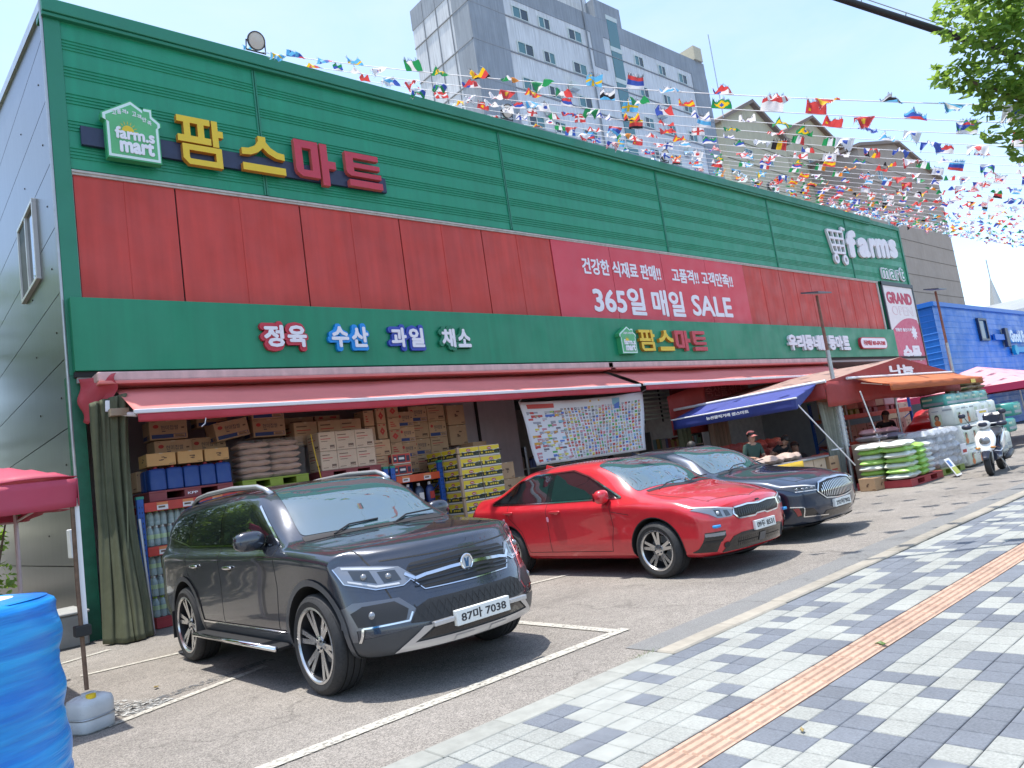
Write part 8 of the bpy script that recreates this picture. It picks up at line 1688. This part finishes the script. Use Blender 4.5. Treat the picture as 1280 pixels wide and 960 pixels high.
def pose(h=1.55, lean=0., sit=0., turn=0., arms='work', squat=0.):
    k = h / 1.65; c_, s_ = math.cos(turn), math.sin(turn)
    hipz = .86 * k * (1 - .52 * sit) ; f = lean
    def up(d, side=0, fwd=0): return (side, -(math.sin(f) * d) - fwd, hipz + math.cos(f) * d)
    J = {'pelvis': (0, 0, hipz), 'waist': up(.18 * k), 'chest': up(.42 * k), 'neck': up(.58 * k), 'skull': up(.68 * k, 0, .015), 'crown': up(.80 * k, 0, .015)}
    for s, g_ in (('l', -1), ('r', 1)):
        J[s + 'sho'] = up(.50 * k, g_ * .185 * k)
        e = up(.24 * k, g_ * .25 * k, .06 if arms == 'work' else .0); J[s + 'elb'] = e
        if arms == 'work': wv = (g_ * .16 * k, e[1] - .22 * k, e[2] - .02)
        elif arms == 'low': wv = (g_ * .18 * k, e[1] - .14 * k, e[2] - .20 * k)
        else: wv = (g_ * .25 * k, e[1] - .04, e[2] - .24 * k)
        J[s + 'wri'] = wv; dv = (Vector(wv) - Vector(e)).normalized() * .075; J[s + 'han'] = tuple(Vector(wv) + dv)
        J[s + 'hip'] = (g_ * .10 * k, 0, hipz - .06)
        if sit: J[s + 'kne'] = (g_ * .15 * k, -.42 * k, hipz - .04); J[s + 'ank'] = (g_ * .14 * k, -.44 * k, .08); J[s + 'toe'] = (g_ * .15 * k, -.60 * k, .035)
        else: J[s + 'kne'] = (g_ * .105 * k, -.03, .46 * k); J[s + 'ank'] = (g_ * .10 * k, .02, .075); J[s + 'toe'] = (g_ * .12 * k, -.15 * k, .035)
    return {n: (p[0] * c_ - p[1] * s_, p[0] * s_ + p[1] * c_, p[2]) for n, p in J.items()}
SH = [P('shirt_green', (.035, .075, .06), .8, var=.1), P('shirt_black', (.02, .02, .024), .8), P('shirt_grey', (.30, .29, .31), .8, var=.08), P('shirt_blue', (.05, .08, .16), .8)]; TR = [P('trousers_dark', (.03, .032, .04), .8), P('trousers_brown', (.10, .075, .055), .8)]
CAPP = P('cap_pink', (.62, .20, .17), .7)
person('vendor in a pink cap and dark green top at the stall', (14.62, 8.95, 0), pose(1.52, .15, 0, -.5), SH[0], TR[0], hat=CAPP, face=-.5, hair='bun')
person('bare armed vendor bending over the stall produce', (15.75, 9.1, 0), pose(1.5, .75, 0, -.3, 'low'), SH[1], TR[1], face=-.3, sleeve=.2)
person('seated vendor in a pale vest with black sleeves at the stall end', (16.55, 8.95, 0), pose(1.58, .2, 1., -1.2, 'low'), SH[1], TR[0], face=-1.2, vest=P('vest_pale', (.42, .38, .40), .8, var=.1), sleeve=.9)
tag(obj('stool', MB().cbox((16.35, 8.8, .02), (16.75, 9.15, .36), .03), P('stool_red', (.42, .05, .05), .5)), 'low red plastic stool under the seated vendor', 'stool')
person('dark haired shopper behind the roof of the navy sedan', (13.1, 9.5, 0), pose(1.48, .1, 0, .6), SH[3], TR[0], face=2.6)
person('shopper in a dark top leaning over the sacks under the orange awning', (21.1, 8.75, 0), pose(1.66, .5, 0, -.9, 'low'), SH[1], TR[1], face=-.9)
person('shopper in blue standing inside the shop below the flyer banner', (13.45, 12.0, 0), pose(1.42, .0, 0, .2, 'down'), SH[3], TR[0], face=.1, sleeve=.9)
# ---------------------------------------------------------------- white scooter
def scooter(loc, rz):
    r = thing('motor_scooter', 'white motor scooter with dark seat parked at the far kerb', 'scooter', loc, None, rz)
    WP = P('scooter_white', (.72, .73, .72), .25, coat=.8); DB = P('scooter_navy', (.03, .035, .06), .35); k = 1.12
    def sw(x, R0, w_):
        q = lambda p: (x + p[0], p[2], R0 + p[1]); o = link('wheel', None, r, True); obj('tyre', MB().lathe([(R0 - .09, -w_), (R0 - .02, -w_), (R0, -w_ * .5), (R0, w_ * .5), (R0 - .02, w_), (R0 - .09, w_)], 32, 0, q), RUB, o, smooth=40, local=True)
        m = MB(); m.lathe([(R0 - .09, -w_ * .8), (R0 - .10, 0), (R0 - .09, w_ * .8)], 28, 0, q); m.lathe([(.04, -.05), (.04, .05)], 14, 0, q)
        for i in range(5): a = i * 1.2566; m.tube([q((.03 * math.cos(a), .03 * math.sin(a), 0)), q(((R0 - .1) * math.cos(a), (R0 - .1) * math.sin(a), 0))], .018, 6)
        obj('rim', m, ALD, o, smooth=40, local=True)
    sw(0, .24, .055); sw(1.42, .24, .06)
    def loft(secs, name, mat, par=r, n=18, pw=2.5):      # secs: (x, z, halfwidth, halfheight, tilt)
        m = MB(); vs = []
        for x, z, w_, h_, tl in secs:
            for j in range(n):
                a = 2 * math.pi * j / n; f_ = lambda t_: math.copysign(abs(t_) ** (2 / pw), t_); yy_ = w_ * f_(math.cos(a)); zz_ = h_ * f_(math.sin(a)); vs.append((x + zz_ * math.sin(tl), yy_, z + zz_ * math.cos(tl)))
        fs = [(i * n + j, i * n + (j + 1) % n, (i + 1) * n + (j + 1) % n, (i + 1) * n + j) for i in range(len(secs) - 1) for j in range(n)] + [tuple(range(n))[::-1], tuple((len(secs) - 1) * n + j for j in range(n))]
        m.add(vs, fs); return obj(name, m, mat, par, smooth=50, local=True, fixn=True)
    loft([(-.06, .47, .05, .03, 0), (.02, .58, .16, .12, .2), (.14, .72, .19, .16, .35), (.27, .84, .13, .12, .5), (.32, .92, .08, .06, .5)], 'front_shield', WP)
    loft([(-.27, .36, .05, .02, 0), (-.12, .47, .075, .03, 0), (.10, .49, .075, .03, 0), (.24, .44, .06, .02, 0)], 'front_fender', DB)
    for s in (-1, 1): obj('fork', MB().tube([(0, s * .075, .24), (.20, s * .07, .72)], .022, 8), STEEL, r, smooth=True, local=True)
    obj('headlight', blob((.045, 0, .70), (.07, .10, .085), (16, 10), 2.2), HLG, r, smooth=True, local=True)
    loft([(.22, .98, .05, .05, 0), (.27, 1.02, .13, .075, 0), (.36, 1.03, .11, .06, 0)], 'handlebar_cowl', WP); obj('dash', blob((.225, 0, 1.02), (.03, .085, .05), (14, 8), 2.4), DB, r, smooth=True, local=True)
    obj('handlebar', MB().tube([(.40, -.36, 1.02), (.33, -.2, 1.02), (.32, .2, 1.02), (.40, .36, 1.02)], .016, 8), STEEL, r, smooth=True, local=True)
    for s in (-1, 1):
        obj('hand_guard', blob((.36, s * .31, 1.0), (.07, .10, .055), (14, 8), 2.2), DB, r, smooth=True, local=True); mi = obj('mirror', blob((.36, s * .36, 1.24), (.02, .07, .05), (12, 8), 2.4), DB, r, smooth=True, local=True); obj('mirror_stem', MB().tube([(.37, s * .25, 1.04), (.37, s * .33, 1.22)], .007, 6), BLK, mi, local=True)
        obj('indicator', blob((-.01, s * .13, .56), (.03, .05, .025), (10, 6), 2.2), P('lamp_amber', (.60, .25, .05), .2, coat=1.), r, smooth=True, local=True)
        loft([(.95, .52, .02, .10, 0), (1.2, .60, .03, .13, 0), (1.55, .74, .03, .09, 0), (1.72, .84, .01, .02, 0)], 'side_panel', WP).location = (0, s * .14, 0)
        obj('crash_bar', MB().tube([(-.02, s * .10, .50), (.0, s * .24, .47), (.22, s * .25, .50), (.30, s * .14, .55)], .012, 6), CHR, r, smooth=True, local=True)
    loft([(.28, .36, .13, .10, .2), (.36, .32, .15, .05, 0), (.72, .32, .16, .05, 0), (.86, .40, .15, .13, -.2), (1.05, .50, .15, .20, 0), (1.5, .62, .12, .14, 0), (1.7, .72, .05, .05, 0)], 'underbody', DB)
    loft([(.70, .74, .10, .04, 0), (.85, .79, .15, .055, 0), (1.15, .78, .155, .05, 0), (1.35, .84, .15, .06, 0), (1.62, .87, .11, .045, 0), (1.68, .88, .05, .02, 0)], 'seat', P('seat_black', (.025, .027, .035), .5))
    obj('grab_rail', MB().tube([(1.45, -.15, .80), (1.80, -.13, .88), (1.80, .13, .88), (1.45, .15, .80)], .014, 8), STEEL, r, smooth=True, local=True)
    obj('exhaust', MB().tube([(.9, -.17, .26), (1.2, -.19, .28), (1.72, -.2, .36)], [.03, .055, .05], 12), BLK, r, smooth=True, local=True); obj('tail_light', blob((1.72, 0, .80), (.03, .07, .04), (10, 6), 2.4), AMB, r, smooth=True, local=True)
    obj('number_plate', MB().box((1.75, -.1, .55), (1.76, .1, .70)), PLT, r, local=True); obj('stand', MB().tube([(.75, -.12, .28), (.85, -.22, .0)], .012, 6), STEEL, r, local=True)
    top = obj('top_box', MB().cbox((1.55, -.19, .92), (1.95, .19, 1.22), .05), DB, r, local=True)
scooter((16.95, 5.15, 0), R_(8))
# ---------------------------------------------------------------- bystanders' small things along the front
tag(obj('wire_hook', MB().tube([(3.62, 10.6, 2.82), (3.60, 10.6, 2.74), (3.55, 10.6, 2.70)], .006, 5), LWH), 'white wire hook hanging from the awning valance', 'hook')
# ---------------------------------------------------------------- tell stacked look-alikes apart by their place in the stack
def nth(i): return ('1st', '2nd', '3rd')[i] if i < 3 else '%dth' % (i + 1)
same = {}
for o in COL.objects:
    if o.parent is None and o.get('label') and o.get('category'): same.setdefault(o['label'], []).append(o)
for lab, os_ in same.items():
    if len(os_) < 2 or len(os_) > 80: continue
    def levels(vals, tol):
        lv = []
        for v in sorted(vals):
            if not lv or v - lv[-1] > tol: lv.append(v)
        return lv
    zs = levels([o.location.z for o in os_], .07); xs_ = levels([o.location.x for o in os_], .16)
    for o in os_:
        zi = max(i for i, v in enumerate(zs) if o.location.z >= v - 1e-6); xi = max(i for i, v in enumerate(xs_) if o.location.x >= v - 1e-6); t = ''
        if len(zs) > 1: t += ', %s layer up' % nth(zi)
        if len(xs_) > 1: t += ', %s from left' % nth(xi)
        if len((lab + t).split()) <= 16: o['label'] = lab + t
